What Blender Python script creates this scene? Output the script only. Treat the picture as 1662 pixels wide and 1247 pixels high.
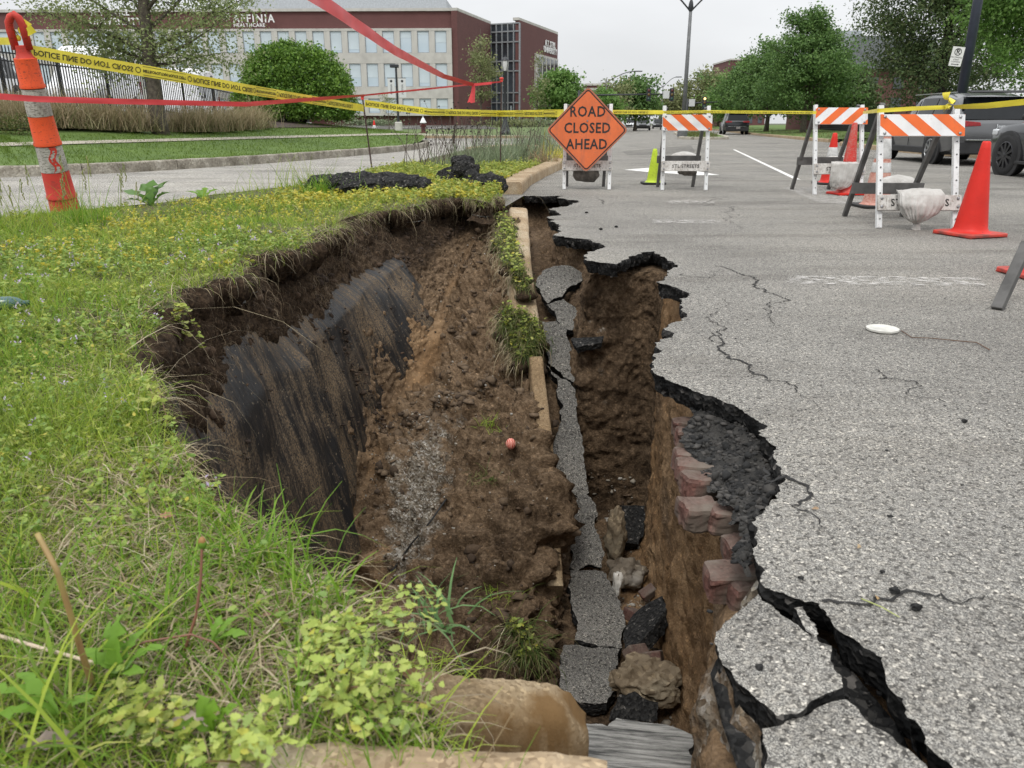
import bpy, bmesh, math, random
import numpy as np
from mathutils import Vector, Matrix, Euler
from mathutils.geometry import delaunay_2d_cdt

for o in list(bpy.data.objects):
    bpy.data.objects.remove(o)
SC = bpy.context.scene
C = SC.collection
R = math.radians

# ---------------------------------------------------------------- camera, sky, sun, exposure
PITCH = R(18.7); CAMH = 0.85; FPX = 1250.0
cam = bpy.data.cameras.new("camera")
cam.sensor_width = 36.0
cam.lens = FPX / 1662.0 * 36.0
cam.clip_start = 0.02; cam.clip_end = 3000
cam.dof.use_dof = True; cam.dof.focus_distance = 4.2; cam.dof.aperture_fstop = 9.0
co = bpy.data.objects.new("camera", cam); C.objects.link(co)
co.location = (0, 0, CAMH); co.rotation_euler = (R(90) - PITCH, 0, 0)
SC.camera = co

W = bpy.data.worlds.new("World"); SC.world = W; W.use_nodes = True
nt = W.node_tree; nt.nodes.clear()
SUN_EL, SUN_AZ = R(58), R(200)
sky = nt.nodes.new("ShaderNodeTexSky"); sky.sky_type = 'NISHITA'; sky.sun_disc = False
sky.sun_elevation = SUN_EL; sky.sun_rotation = SUN_AZ; sky.air_density = 1.0; sky.dust_density = 2.0
tc = nt.nodes.new("ShaderNodeTexCoord")
sep = nt.nodes.new("ShaderNodeSeparateXYZ"); nt.links.new(tc.outputs['Generated'], sep.inputs[0])
# overcast deck: brighter to the zenith (CIE overcast), with faint cloud structure
mr = nt.nodes.new("ShaderNodeMapRange"); mr.inputs['From Min'].default_value = 0.0; mr.inputs['From Max'].default_value = 1.0
mr.inputs['To Min'].default_value = 6.2; mr.inputs['To Max'].default_value = 14.5
nt.links.new(sep.outputs['Z'], mr.inputs['Value'])
nz = nt.nodes.new("ShaderNodeTexNoise"); nz.inputs['Scale'].default_value = 2.2; nz.inputs['Detail'].default_value = 5
mp = nt.nodes.new("ShaderNodeMapping"); mp.inputs['Scale'].default_value = (1, 1, 3.0)
nt.links.new(tc.outputs['Generated'], mp.inputs['Vector']); nt.links.new(mp.outputs[0], nz.inputs['Vector'])
mr2 = nt.nodes.new("ShaderNodeMapRange"); mr2.inputs['From Min'].default_value = 0.3; mr2.inputs['From Max'].default_value = 0.7
mr2.inputs['To Min'].default_value = 0.87; mr2.inputs['To Max'].default_value = 1.07
nt.links.new(nz.outputs['Fac'], mr2.inputs['Value'])
mul = nt.nodes.new("ShaderNodeMath"); mul.operation = 'MULTIPLY'
nt.links.new(mr.outputs[0], mul.inputs[0]); nt.links.new(mr2.outputs[0], mul.inputs[1])
cl = nt.nodes.new("ShaderNodeCombineColor")
for i, k in enumerate((0.985, 1.0, 1.02)):
    m_ = nt.nodes.new("ShaderNodeMath"); m_.operation = 'MULTIPLY'; m_.inputs[1].default_value = k
    nt.links.new(mul.outputs[0], m_.inputs[0]); nt.links.new(m_.outputs[0], cl.inputs[i])
mx = nt.nodes.new("ShaderNodeMix"); mx.data_type = 'RGBA'; mx.inputs['Factor'].default_value = 0.96
nt.links.new(sky.outputs[0], mx.inputs['A']); nt.links.new(cl.outputs[0], mx.inputs['B'])
bg = nt.nodes.new("ShaderNodeBackground"); bg.inputs['Strength'].default_value = 0.13
wo = nt.nodes.new("ShaderNodeOutputWorld")
nt.links.new(mx.outputs['Result'], bg.inputs['Color']); nt.links.new(bg.outputs[0], wo.inputs[0])

sl = bpy.data.lights.new("sun", 'SUN'); sl.energy = 1.5; sl.angle = R(14); sl.color = (1.0, 0.96, 0.9)
so = bpy.data.objects.new("sun", sl); C.objects.link(so)
_d = Vector((math.sin(SUN_AZ) * math.cos(SUN_EL), math.cos(SUN_AZ) * math.cos(SUN_EL), math.sin(SUN_EL)))
so.rotation_euler = _d.to_track_quat('Z', 'Y').to_euler(); so.location = _d * 60

vs = SC.view_settings
vs.view_transform = 'Standard'; vs.look = 'None'; vs.exposure = 0.0; vs.gamma = 1.0; vs.use_curve_mapping = False
SC.cycles.max_bounces = 6; SC.cycles.diffuse_bounces = 2; SC.cycles.transparent_max_bounces = 8
SC.cycles.use_denoising = True
SC.cycles.use_adaptive_sampling = True

rng = np.random.default_rng(7)
random.seed(7)

# ---------------------------------------------------------------- pixel -> world authoring helpers (photo pixels 1662 x 1247)
CP, SP = math.cos(PITCH), math.sin(PITCH)
def ray(px, py):
    u = (px - 831) / FPX; v = (623.5 - py) / FPX
    return Vector((u, CP + v * SP, -SP + v * CP))
def P(px, py, z=0.0):
    d = ray(px, py); t = (z - CAMH) / d.z
    return Vector((0, 0, CAMH)) + d * t
def PY(px, py, Y):
    d = ray(px, py)
    return Vector((0, 0, CAMH)) + d * (Y / d.y)

# ---------------------------------------------------------------- numpy noise
_perm = rng.permutation(4096)
_vals = rng.random(4096)
def _h(i, j, k):
    return _vals[_perm[(_perm[(_perm[i & 4095] + j) & 4095] + k) & 4095]]
def vnoise(p):
    p = np.asarray(p, dtype=float); f = np.floor(p).astype(np.int64); t = p - f; t = t * t * (3 - 2 * t)
    x, y, z = f[:, 0], f[:, 1], f[:, 2]; u, v, w = t[:, 0], t[:, 1], t[:, 2]
    def L(a, b, s): return a + (b - a) * s
    return L(L(L(_h(x, y, z), _h(x+1, y, z), u), L(_h(x, y+1, z), _h(x+1, y+1, z), u), v),
             L(L(_h(x, y, z+1), _h(x+1, y, z+1), u), L(_h(x, y+1, z+1), _h(x+1, y+1, z+1), u), v), w) * 2 - 1
def fbm(p, scale, octv=4, gain=0.5):
    p = np.asarray(p, dtype=float) * scale; a = 1.0; s = np.zeros(len(p)); n = 0
    for i in range(octv):
        s += a * vnoise(p + 17.3 * i); n += a; a *= gain; p = p * 2.03
    return s / n

# ---------------------------------------------------------------- scene helpers
def link(o, parent=None):
    C.objects.link(o)
    if parent is not None: o.parent = parent
    return o
def tag(o, label=None, cat=None, group=None, kind=None):
    if label: o['label'] = label
    if cat: o['category'] = cat
    if group: o['group'] = group
    if kind: o['kind'] = kind
    return o
def thing(name, label, cat, loc=(0, 0, 0), rz=0.0, group=None, rot=None):
    o = bpy.data.objects.new(name, None); C.objects.link(o)
    o.empty_display_size = 0.1
    o.location = loc; o.rotation_euler = rot if rot else (0, 0, rz)
    return tag(o, label, cat, group)
def kids(o): return [c for c in bpy.data.objects if c.parent == o]
_kid = {}
def note_kid(p, c): _kid.setdefault(p.name, []).append(c)
def copy_tree(o, parent=None):
    c = o.copy(); C.objects.link(c)
    if parent is not None: c.parent = parent; note_kid(parent, c)
    for ch in _kid.get(o.name, []): copy_tree(ch, c)
    return c
def place(o, loc, rz=0.0, label=None, group=None, scale=None):
    o.location = loc; o.rotation_euler = (0, 0, rz)
    if label: o['label'] = label
    if group: o['group'] = group
    if scale: o.scale = (scale,) * 3 if not hasattr(scale, '__len__') else scale
    return o

class MB:
    """collects geometry, then links it as ONE mesh object"""
    def __init__(s): s.v = []; s.f = []; s.m = []; s.cur = 0
    def mat(s, i): s.cur = i; return s
    def add(s, vs_, fs):
        b = len(s.v); s.v.extend([tuple(q) for q in vs_])
        for f in fs: s.f.append(tuple(i + b for i in f)); s.m.append(s.cur)
        return s
    def box(s, c, d, M=None):
        x, y, z = d[0] / 2, d[1] / 2, d[2] / 2
        vs_ = [Vector((a * x, b * y, e * z)) for a in (-1, 1) for b in (-1, 1) for e in (-1, 1)]
        if M is not None: vs_ = [M @ q for q in vs_]
        c = Vector(c); vs_ = [q + c for q in vs_]
        return s.add(vs_, [(0, 1, 3, 2), (4, 6, 7, 5), (0, 4, 5, 1), (2, 3, 7, 6), (0, 2, 6, 4), (1, 5, 7, 3)])
    def beam(s, a, b, w, h, up=(0, 0, 1)):
        a = Vector(a); b = Vector(b); d = (b - a).normalized(); up = Vector(up)
        x = d.cross(up)
        if x.length < 1e-4: x = d.cross(Vector((0, 1, 0)))
        x.normalize(); z = x.cross(d).normalized()
        vs_ = [q + x * (i * w / 2) + z * (j * h / 2) for q in (a, b) for i, j in ((-1, -1), (1, -1), (1, 1), (-1, 1))]
        return s.add(vs_, [(3, 2, 1, 0), (4, 5, 6, 7), (0, 1, 5, 4), (1, 2, 6, 5), (2, 3, 7, 6), (3, 0, 4, 7)])
    def tube(s, pts, r, n=8, caps=True):
        pts = [Vector(p) for p in pts]; k = len(pts)
        rr = r if hasattr(r, '__len__') else [r] * k
        up = Vector((0.13, 0.31, 0.94)); rings = []
        for i, p in enumerate(pts):
            d = (pts[min(i + 1, k - 1)] - pts[max(i - 1, 0)])
            d = d.normalized() if d.length > 1e-9 else Vector((0, 0, 1))
            x = d.cross(up)
            if x.length < 0.1: x = d.cross(Vector((1, 0.2, 0)))
            x.normalize(); y = x.cross(d).normalized()
            rings.append([p + (x * math.cos(t) + y * math.sin(t)) * rr[i] for t in [2 * math.pi * j / n for j in range(n)]])
        vs_ = [q for g in rings for q in g]; fs = []
        for i in range(k - 1):
            for j in range(n):
                a, b = i * n + j, i * n + (j + 1) % n
                fs.append((a, b, b + n, a + n))
        if caps: fs += [tuple(reversed(range(n))), tuple(range((k - 1) * n, k * n))]
        return s.add(vs_, fs)
    def lathe(s, prof, n=20, c=(0, 0, 0), M=None, caps=True, sq=0.0):
        """prof: (r, z); sq>0 squares the section (rounded square)"""
        vs_ = []
        for r, z in prof:
            for j in range(n):
                t = 2 * math.pi * j / n; x, y = math.cos(t), math.sin(t)
                if sq:
                    e = 2.0 / (2 + sq * 10); x = math.copysign(abs(x) ** e, x); y = math.copysign(abs(y) ** e, y)
                q = Vector((r * x, r * y, z))
                if M is not None: q = M @ q
                vs_.append(q + Vector(c))
        fs = []
        for i in range(len(prof) - 1):
            for j in range(n):
                a, b = i * n + j, i * n + (j + 1) % n
                fs.append((a, b, b + n, a + n))
        if caps: fs += [tuple(reversed(range(n))), tuple(range((len(prof) - 1) * n, len(prof) * n))]
        return s.add(vs_, fs)
    def prism(s, poly, z0, z1, axis='z', M=None, c=(0, 0, 0)):
        """poly 2-D outline (ccw); extruded from z0 to z1 along axis"""
        def q(a, b, e):
            v = Vector((a, b, e)) if axis == 'z' else (Vector((a, e, b)) if axis == 'y' else Vector((e, a, b)))
            if M is not None: v = M @ v
            return v + Vector(c)
        n = len(poly)
        vs_ = [q(a, b, z0) for a, b in poly] + [q(a, b, z1) for a, b in poly]
        fs = [tuple(reversed(range(n))), tuple(range(n, 2 * n))] + [(i, (i + 1) % n, n + (i + 1) % n, n + i) for i in range(n)]
        if axis == 'y': fs = [tuple(reversed(f)) for f in fs]
        return s.add(vs_, fs)
    def blob(s, c, r, M=None, nz=0.15, seed=0, sub=2, freq=2.0):
        vs_, fs = ico(sub)
        v = vs_ * (1 + nz * fbm(vs_ + seed * 7.7, freq, 3))[:, None] * np.array(r)
        if M is not None: v = v @ np.array(M.to_3x3()).T
        return s.add(v + np.array(c), fs)
    def poly(s, pts): return s.add(pts, [tuple(range(len(pts)))])
    def build(s, name, mats, parent=None, smooth=False, world=False, bevel=0.0, auto=None):
        me = bpy.data.meshes.new(name)
        v = s.v
        if world and parent is not None:
            inv = Matrix.LocRotScale(parent.location, parent.rotation_euler, parent.scale).inverted()
            v = [inv @ Vector(q) for q in v]
        me.from_pydata([tuple(q) for q in v], [], s.f)
        if not isinstance(mats, (list, tuple)): mats = [mats]
        for m in mats: me.materials.append(m)
        if len(mats) > 1: me.polygons.foreach_set('material_index', s.m)
        if smooth: me.polygons.foreach_set('use_smooth', [True] * len(me.polygons))
        if bevel:
            bm = bmesh.new(); bm.from_mesh(me)
            bmesh.ops.recalc_face_normals(bm, faces=bm.faces)
            ed = [e for e in bm.edges if len(e.link_faces) == 2 and e.calc_face_angle(0) > 0.5]
            try: bmesh.ops.bevel(bm, geom=ed, offset=bevel, segments=2, affect='EDGES', profile=0.5, clamp_overlap=True)
            except Exception: pass
            bm.to_mesh(me); bm.free()
        if auto is not None:
            me.polygons.foreach_set('use_smooth', [True] * len(me.polygons))
            me.set_sharp_from_angle(angle=R(auto))
        me.update()
        o = bpy.data.objects.new(name, me)
        C.objects.link(o)
        if parent is not None: o.parent = parent; note_kid(parent, o)
        return o
_ico = {}
def ico(sub):
    if sub not in _ico:
        bm = bmesh.new(); bmesh.ops.create_icosphere(bm, subdivisions=sub, radius=1.0)
        _ico[sub] = (np.array([v.co[:] for v in bm.verts]), [tuple(v.index for v in f.verts) for f in bm.faces]); bm.free()
    return _ico[sub]
def child_of(mesh_obj, name, parent, loc=(0, 0, 0), rot=(0, 0, 0), sc=(1, 1, 1)):
    """another part sharing MESH_OBJ's mesh"""
    o = bpy.data.objects.new(name, mesh_obj.data); C.objects.link(o); o.parent = parent; note_kid(parent, o)
    o.location = loc; o.rotation_euler = rot; o.scale = sc
    return o
def np_mesh(name, V, F, mat, parent=None, smooth=True, colors=None, mats=None, midx=None):
    """fast mesh: V (n,3), F (m,3|4) int array"""
    me = bpy.data.meshes.new(name)
    V = np.asarray(V, dtype=np.float32); F = np.asarray(F, dtype=np.int32); k = F.shape[1]
    me.vertices.add(len(V)); me.vertices.foreach_set('co', V.ravel())
    me.loops.add(F.size); me.loops.foreach_set('vertex_index', F.ravel())
    me.polygons.add(len(F)); me.polygons.foreach_set('loop_start', np.arange(0, F.size, k, dtype=np.int32))
    if smooth: me.polygons.foreach_set('use_smooth', np.ones(len(F), dtype=bool))
    for m in (mats or [mat]): me.materials.append(m)
    if midx is not None: me.polygons.foreach_set('material_index', np.asarray(midx, dtype=np.int32))
    if colors is not None:
        at = me.color_attributes.new('tone', 'FLOAT_COLOR', 'POINT')
        cc = np.ones((len(V), 4), dtype=np.float32); cc[:, :3] = colors; at.data.foreach_set('color', cc.ravel())
    me.update(calc_edges=True)
    o = bpy.data.objects.new(name, me); C.objects.link(o)
    if parent is not None: o.parent = parent; note_kid(parent, o)
    return o

# ---------------------------------------------------------------- material helpers
def newmat(name):
    m = bpy.data.materials.new(name); m.use_nodes = True
    n = m.node_tree; b = n.nodes.get('Principled BSDF')
    return m, n, b
def N(n, t, **kw):
    x = n.nodes.new(t)
    for k, v in kw.items():
        if k in x.inputs.keys() and not hasattr(x, k): x.inputs[k].default_value = v
        elif hasattr(x, k): setattr(x, k, v)
        else: x.inputs[k].default_value = v
    return x
def ramp(n, fac, stops, interp='LINEAR'):
    r = n.nodes.new('ShaderNodeValToRGB'); r.color_ramp.interpolation = interp
    e = r.color_ramp.elements
    while len(e) < len(stops): e.new(0.5)
    for i, (p, c) in enumerate(stops):
        e[i].position = p; e[i].color = (c[0], c[1], c[2], 1) if hasattr(c, '__len__') else (c, c, c, 1)
    n.links.new(fac, r.inputs[0]); return r.outputs[0]
def coords(n, kind='Object', scale=None):
    t = n.nodes.new('ShaderNodeTexCoord'); out = t.outputs[kind]
    if scale:
        m = n.nodes.new('ShaderNodeMapping'); m.inputs['Scale'].default_value = scale; n.links.new(out, m.inputs[0]); out = m.outputs[0]
    return out
def noise(n, vec, scale, detail=4, rough=0.55, out='Fac'):
    x = n.nodes.new('ShaderNodeTexNoise'); x.inputs['Scale'].default_value = scale; x.inputs['Detail'].default_value = detail
    x.inputs['Roughness'].default_value = rough
    if vec is not None: n.links.new(vec, x.inputs['Vector'])
    return x.outputs[out]
def mixc(n, fac, a, b, mode='MIX'):
    x = n.nodes.new('ShaderNodeMix'); x.data_type = 'RGBA'; x.blend_type = mode
    for s, q in (('Factor', fac), ('A', a), ('B', b)):
        sock = [i for i in x.inputs if i.name == s and (i.type == 'VALUE' if s == 'Factor' else i.type == 'RGBA')][0]
        if hasattr(q, 'is_linked') or hasattr(q, 'links'): n.links.new(q, sock)
        else: sock.default_value = q if s == 'Factor' else (q[0], q[1], q[2], 1)
    return [o for o in x.outputs if o.type == 'RGBA'][0]
def math_(n, op, a, b=None, clamp=False):
    x = n.nodes.new('ShaderNodeMath'); x.operation = op; x.use_clamp = clamp
    for i, q in enumerate((a, b)):
        if q is None: continue
        if hasattr(q, 'links'): n.links.new(q, x.inputs[i])
        else: x.inputs[i].default_value = q
    return x.outputs[0]
def bump(n, b, h, strength=0.3, dist=0.01, prev=None):
    x = n.nodes.new('ShaderNodeBump'); x.inputs['Strength'].default_value = strength; x.inputs['Distance'].default_value = dist
    n.links.new(h, x.inputs['Height'])
    if prev is not None: n.links.new(prev, x.inputs['Normal'])
    n.links.new(x.outputs[0], b.inputs['Normal']); return x.outputs[0]
def simple(name, col, rough=0.6, var=0.15, scale=6.0, bmp=0.0, bscale=40.0, metal=0.0, col2=None, spec=0.5, coat=0.0, detail=4, lo=0.35, hi=0.65):
    """one colour with believable uneven wear"""
    m, n, b = newmat(name); v = coords(n)
    c2 = col2 if col2 else tuple(max(0, x * (1 - var * 2)) for x in col)
    f = noise(n, v, scale, detail)
    n.links.new(ramp(n, f, [(lo, c2), (hi, col)]), b.inputs['Base Color'])
    b.inputs['Roughness'].default_value = rough; b.inputs['Metallic'].default_value = metal
    b.inputs['Specular IOR Level'].default_value = spec; b.inputs['Coat Weight'].default_value = coat
    if bmp: bump(n, b, noise(n, v, bscale, 4), bmp, 0.01)
    return m
def scuffed(name, col, dirt, rough=0.5, amount=.60, scale=9.0, streak=(1, 1, 3.0), var=.15):
    """painted or moulded surface with grime streaks, scratches and uneven fading"""
    m, n, b = newmat(name); v = coords(n)
    base = ramp(n, noise(n, v, 5.0, 4), [(.3, tuple(x * (1 - var) for x in col)), (.7, tuple(min(1, x * (1 + var * .4)) for x in col))])
    g1 = noise(n, coords(n, 'Object', (1, 1, 1 / streak[2])), scale, 8, .75); g2 = noise(n, coords(n, 'Object', streak), scale * 3.5, 5, .7)
    k1 = ramp(n, g1, [(amount - .04, 0.0), (amount + .12, .75)]); k2 = ramp(n, g2, [(amount + .02, 0.0), (amount + .07, .9)])
    c = mixc(n, k1, base, dirt); c = mixc(n, k2, c, dirt)
    n.links.new(c, b.inputs['Base Color']); b.inputs['Roughness'].default_value = rough; b.inputs['Specular IOR Level'].default_value = .35
    bump(n, b, noise(n, v, 45, 4), .12, .01); return m
def leafmat(name, cols, rough=0.5, trans=0.35, vscale=3.0, hue_attr=True):
    """leaf: colour picked per leaf (Random Per Island) between COLS, light passes through"""
    m, n, b = newmat(name)
    g = n.nodes.new('ShaderNodeNewGeometry')
    k = len(cols)
    c = ramp(n, g.outputs['Random Per Island'], [(i / max(1, k - 1), q) for i, q in enumerate(cols)])
    n.links.new(c, b.inputs['Base Color']); b.inputs['Roughness'].default_value = rough
    b.inputs['Specular IOR Level'].default_value = 0.25
    t = n.nodes.new('ShaderNodeBsdfTranslucent'); n.links.new(c, t.inputs['Color'])
    ms = n.nodes.new('ShaderNodeMixShader'); ms.inputs[0].default_value = trans
    o = n.nodes['Material Output']
    n.links.new(b.outputs[0], ms.inputs[1]); n.links.new(t.outputs[0], ms.inputs[2]); n.links.new(ms.outputs[0], o.inputs[0])
    return m
def text_mesh(s, size, mat, name='lettering', parent=None, M=None, depth=0.0, spacing=1.0, align='CENTER', flipy=False, sx=1.0, bold=0.0):
    cu = bpy.data.curves.new('txt', 'FONT'); cu.body = s; cu.size = size; cu.align_x = align; cu.align_y = 'CENTER'
    cu.space_character = spacing; cu.extrude = depth; cu.offset = bold; cu.resolution_u = 2
    ob = bpy.data.objects.new('txt', cu); C.objects.link(ob)
    dg = bpy.context.evaluated_depsgraph_get()
    me = bpy.data.meshes.new_from_object(ob.evaluated_get(dg))
    bpy.data.objects.remove(ob); bpy.data.curves.remove(cu)
    me.name = name
    if flipy or sx != 1.0: me.transform(Matrix.Diagonal((sx, -1 if flipy else 1, 1, 1)))
    if M is not None: me.transform(M)
    me.materials.clear(); me.materials.append(mat)
    o = bpy.data.objects.new(name, me); C.objects.link(o)
    if parent is not None: o.parent = parent; note_kid(parent, o)
    return o
def frame(o, x, y):
    """matrix with origin O, x axis X and y axis Y (both normalised)"""
    x = Vector(x).normalized(); y = Vector(y); z = x.cross(y).normalized(); y = z.cross(x)
    M = Matrix((x, y, z)).transposed().to_4x4(); M.translation = Vector(o); return M
# ================================================================ MATERIALS OF THE GROUND
def asphalt_mat(name, light=1.0, scale=95.0, contrast=1.0, bstr=0.55):
    m, n, b = newmat(name); v = coords(n)
    vo = N(n, 'ShaderNodeTexVoronoi', Scale=scale); vo.inputs['Randomness'].default_value = 1.0
    dv = n.nodes.new('ShaderNodeVectorMath'); dv.operation = 'ADD'
    nv = noise(n, v, scale * 0.8, 2, out='Color'); sc_ = n.nodes.new('ShaderNodeVectorMath'); sc_.operation = 'SCALE'; sc_.inputs['Scale'].default_value = 0.012
    n.links.new(nv, sc_.inputs[0]); n.links.new(v, dv.inputs[0]); n.links.new(sc_.outputs[0], dv.inputs[1])
    n.links.new(dv.outputs[0], vo.inputs['Vector'])
    sp = n.nodes.new('ShaderNodeSeparateColor'); n.links.new(vo.outputs['Color'], sp.inputs[0])
    L = light
    stones = ramp(n, sp.outputs[0], [(0.0, (.04*L, .038*L, .036*L)), (0.2, (.10*L, .096*L, .09*L)), (0.45, (.24*L, .232*L, .215*L)), (0.72, (.37*L, .355*L, .325*L)), (0.9, (.50*L, .48*L, .44*L)), (1.0, (.70*L, .67*L, .61*L))])
    binder = ramp(n, vo.outputs['Distance'], [(0.38, 0.0), (0.75, .8)])
    c = mixc(n, binder, stones, (.07*L, .068*L, .066*L))
    fine = N(n, 'ShaderNodeTexVoronoi', Scale=scale * 2.7); n.links.new(v, fine.inputs['Vector'])
    s2 = n.nodes.new('ShaderNodeSeparateColor'); n.links.new(fine.outputs['Color'], s2.inputs[0])
    fc = ramp(n, s2.outputs[1], [(0.0, (.07*L,)*3), (0.5, (.20*L, .195*L, .185*L)), (1.0, (.46*L, .45*L, .42*L))])
    sel = ramp(n, noise(n, v, scale * 0.35, 2), [(0.44, 0.0), (0.56, 1.0)])
    c = mixc(n, sel, c, fc)
    big = ramp(n, noise(n, v, 0.55, 5, 0.6), [(0.28, (.72, .705, .685)), (0.48, (1.0, .985, .955)), (0.70, (1.22, 1.19, 1.13))])
    c = mixc(n, 1.0, c, big, 'MULTIPLY')
    st = ramp(n, noise(n, coords(n, 'Object', (0.45, 2.2, 1)), 0.9, 6, 0.65), [(0.36, (.68, .665, .65)), (0.50, (1, 1, 1))])
    c = mixc(n, 0.7, c, st, 'MULTIPLY')
    n.links.new(c, b.inputs['Base Color']); b.inputs['Roughness'].default_value = 0.88; b.inputs['Specular IOR Level'].default_value = 0.25
    h = math_(n, 'SUBTRACT', sp.outputs[1], vo.outputs['Distance'])
    bump(n, b, h, bstr, 0.004)
    return m
M_ROAD = asphalt_mat('weathered_asphalt', 1.06, 172.0, bstr=.7)
M_LANE = asphalt_mat('old_lane_asphalt', 1.35, 90.0, bstr=0.35)
def tarmac_black(name, k=1.0):
    m, n, b = newmat(name); v = coords(n)
    vo = N(n, 'ShaderNodeTexVoronoi', Scale=75.0); n.links.new(v, vo.inputs['Vector'])
    sp = n.nodes.new('ShaderNodeSeparateColor'); n.links.new(vo.outputs['Color'], sp.inputs[0])
    c = ramp(n, sp.outputs[0], [(0.0, (.010*k, .010*k, .010*k)), (0.7, (.03*k, .03*k, .03*k)), (0.95, (.05*k, .048*k, .045*k)), (1.0, (.16*k, .15*k, .14*k))])
    n.links.new(c, b.inputs['Base Color']); b.inputs['Roughness'].default_value = 0.9; b.inputs['Specular IOR Level'].default_value = 0.12
    x = bump(n, b, vo.outputs['Distance'], 0.8, 0.008)
    bump(n, b, noise(n, v, 22, 5), 0.6, 0.02, x)
    return m
M_TAR = tarmac_black('broken_black_asphalt')
def stone_mat(name, c1, c2, c3, speck=60.0, bstr=0.4, rough=0.9, stain=None):
    m, n, b = newmat(name); v = coords(n)
    f = noise(n, v, 3.0, 6, 0.65)
    c = ramp(n, f, [(0.3, c2), (0.5, c1), (0.7, c3)])
    vo = N(n, 'ShaderNodeTexVoronoi', Scale=speck); n.links.new(v, vo.inputs['Vector'])
    sp = n.nodes.new('ShaderNodeSeparateColor'); n.links.new(vo.outputs['Color'], sp.inputs[0])
    k = ramp(n, sp.outputs[0], [(0.0, (.55, .5, .45)), (0.3, (.9, .88, .85)), (0.8, (1.05, 1.04, 1.02)), (1.0, (1.5, 1.48, 1.4))])
    c = mixc(n, 0.8, c, k, 'MULTIPLY')
    if stain:
        sf = ramp(n, noise(n, coords(n, 'Object', (3, 3, 1.0)), 2.5, 5), [(0.45, 0.0), (0.6, 1.0)])
        c = mixc(n, sf, c, stain)
    n.links.new(c, b.inputs['Base Color']); b.inputs['Roughness'].default_value = rough; b.inputs['Specular IOR Level'].default_value = 0.2
    x = bump(n, b, sp.outputs[1], bstr, 0.003); bump(n, b, noise(n, v, 30, 5), 0.4, 0.01, x)
    return m
M_KERB = stone_mat('exposed_aggregate_kerb', (.36, .275, .18), (.25, .18, .11), (.47, .40, .30), 140.0)
M_KERBGREY = stone_mat('granite_kerb', (.36, .34, .29), (.22, .20, .16), (.50, .47, .41), 50.0)
M_KERBDIRT = stone_mat('stained_kerb', (.27, .205, .125), (.13, .09, .05), (.40, .33, .235), 170.0, .6, stain=(.16, .095, .04))
M_BRICK = stone_mat('old_paving_brick', (.135, .066, .055), (.06, .045, .038), (.23, .165, .14), 140.0, 0.5, stain=(.13, .105, .085))
M_CONC = stone_mat('lean_concrete', (.20, .16, .11), (.12, .09, .06), (.30, .265, .20), 45.0, 0.9)  # rubble colour darkened to carry the shade down in the hole
def soil_mat(name):
    """r of 'tone': topsoil -> sand, g: gravel share, b: dampness"""
    m, n, b = newmat(name); v = coords(n)
    a = n.nodes.new('ShaderNodeAttribute'); a.attribute_name = 'tone'
    sp = n.nodes.new('ShaderNodeSeparateColor'); n.links.new(a.outputs['Color'], sp.inputs[0])
    f1 = noise(n, v, 4.0, 8, 0.7); f2 = noise(n, v, 38.0, 5, 0.7)
    top = ramp(n, f2, [(0.30, (.016, .011, .007)), (0.5, (.045, .030, .019)), (0.70, (.105, .072, .046))])
    mid = ramp(n, f2, [(0.28, (.062, .041, .025)), (0.5, (.165, .112, .068)), (0.72, (.30, .215, .14))])
    snd = ramp(n, f1, [(0.30, (.15, .085, .040)), (0.5, (.235, .145, .075)), (0.70, (.35, .235, .135))])
    fr = math_(n, 'ADD', sp.outputs[0], math_(n, 'MULTIPLY', math_(n, 'SUBTRACT', f1, 0.5), 0.5))
    c = mixc(n, ramp(n, fr, [(0.15, 0.0), (0.42, 1.0)]), top, mid)
    c = mixc(n, ramp(n, fr, [(0.58, 0.0), (0.82, 1.0)]), c, snd)
    vo = N(n, 'ShaderNodeTexVoronoi', Scale=85.0); n.links.new(v, vo.inputs['Vector'])
    sv = n.nodes.new('ShaderNodeSeparateColor'); n.links.new(vo.outputs['Color'], sv.inputs[0])
    gr = ramp(n, sv.outputs[0], [(0.0, (.07, .055, .04)), (0.5, (.20, .17, .13)), (0.8, (.29, .265, .225)), (1.0, (.44, .42, .385))])
    gf = math_(n, 'ADD', sp.outputs[1], math_(n, 'MULTIPLY', math_(n, 'SUBTRACT', noise(n, v, 9, 5), 0.5), 0.9))
    c = mixc(n, ramp(n, gf, [(0.42, 0.0), (0.60, 1.0)]), c, gr)
    grains = ramp(n, sv.outputs[2], [(0.93, (1, 1, 1)), (0.97, (1.9, 1.85, 1.75))])
    c = mixc(n, 0.6, c, grains, 'MULTIPLY')
    n.links.new(c, b.inputs['Base Color']); b.inputs['Roughness'].default_value = 0.95; b.inputs['Specular IOR Level'].default_value = 0.15
    x = bump(n, b, f2, 0.9, 0.02); x = bump(n, b, vo.outputs['Distance'], 0.5, 0.006, x); bump(n, b, noise(n, v, 130, 3), 0.5, 0.004, x)
    return m
M_SOIL = soil_mat('pit_soil')
M_TURF = simple('turf_soil', (.075, .085, .025), 0.95, 0.3, 5.0, 0.6, 40, col2=(.05, .04, .02))

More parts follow.
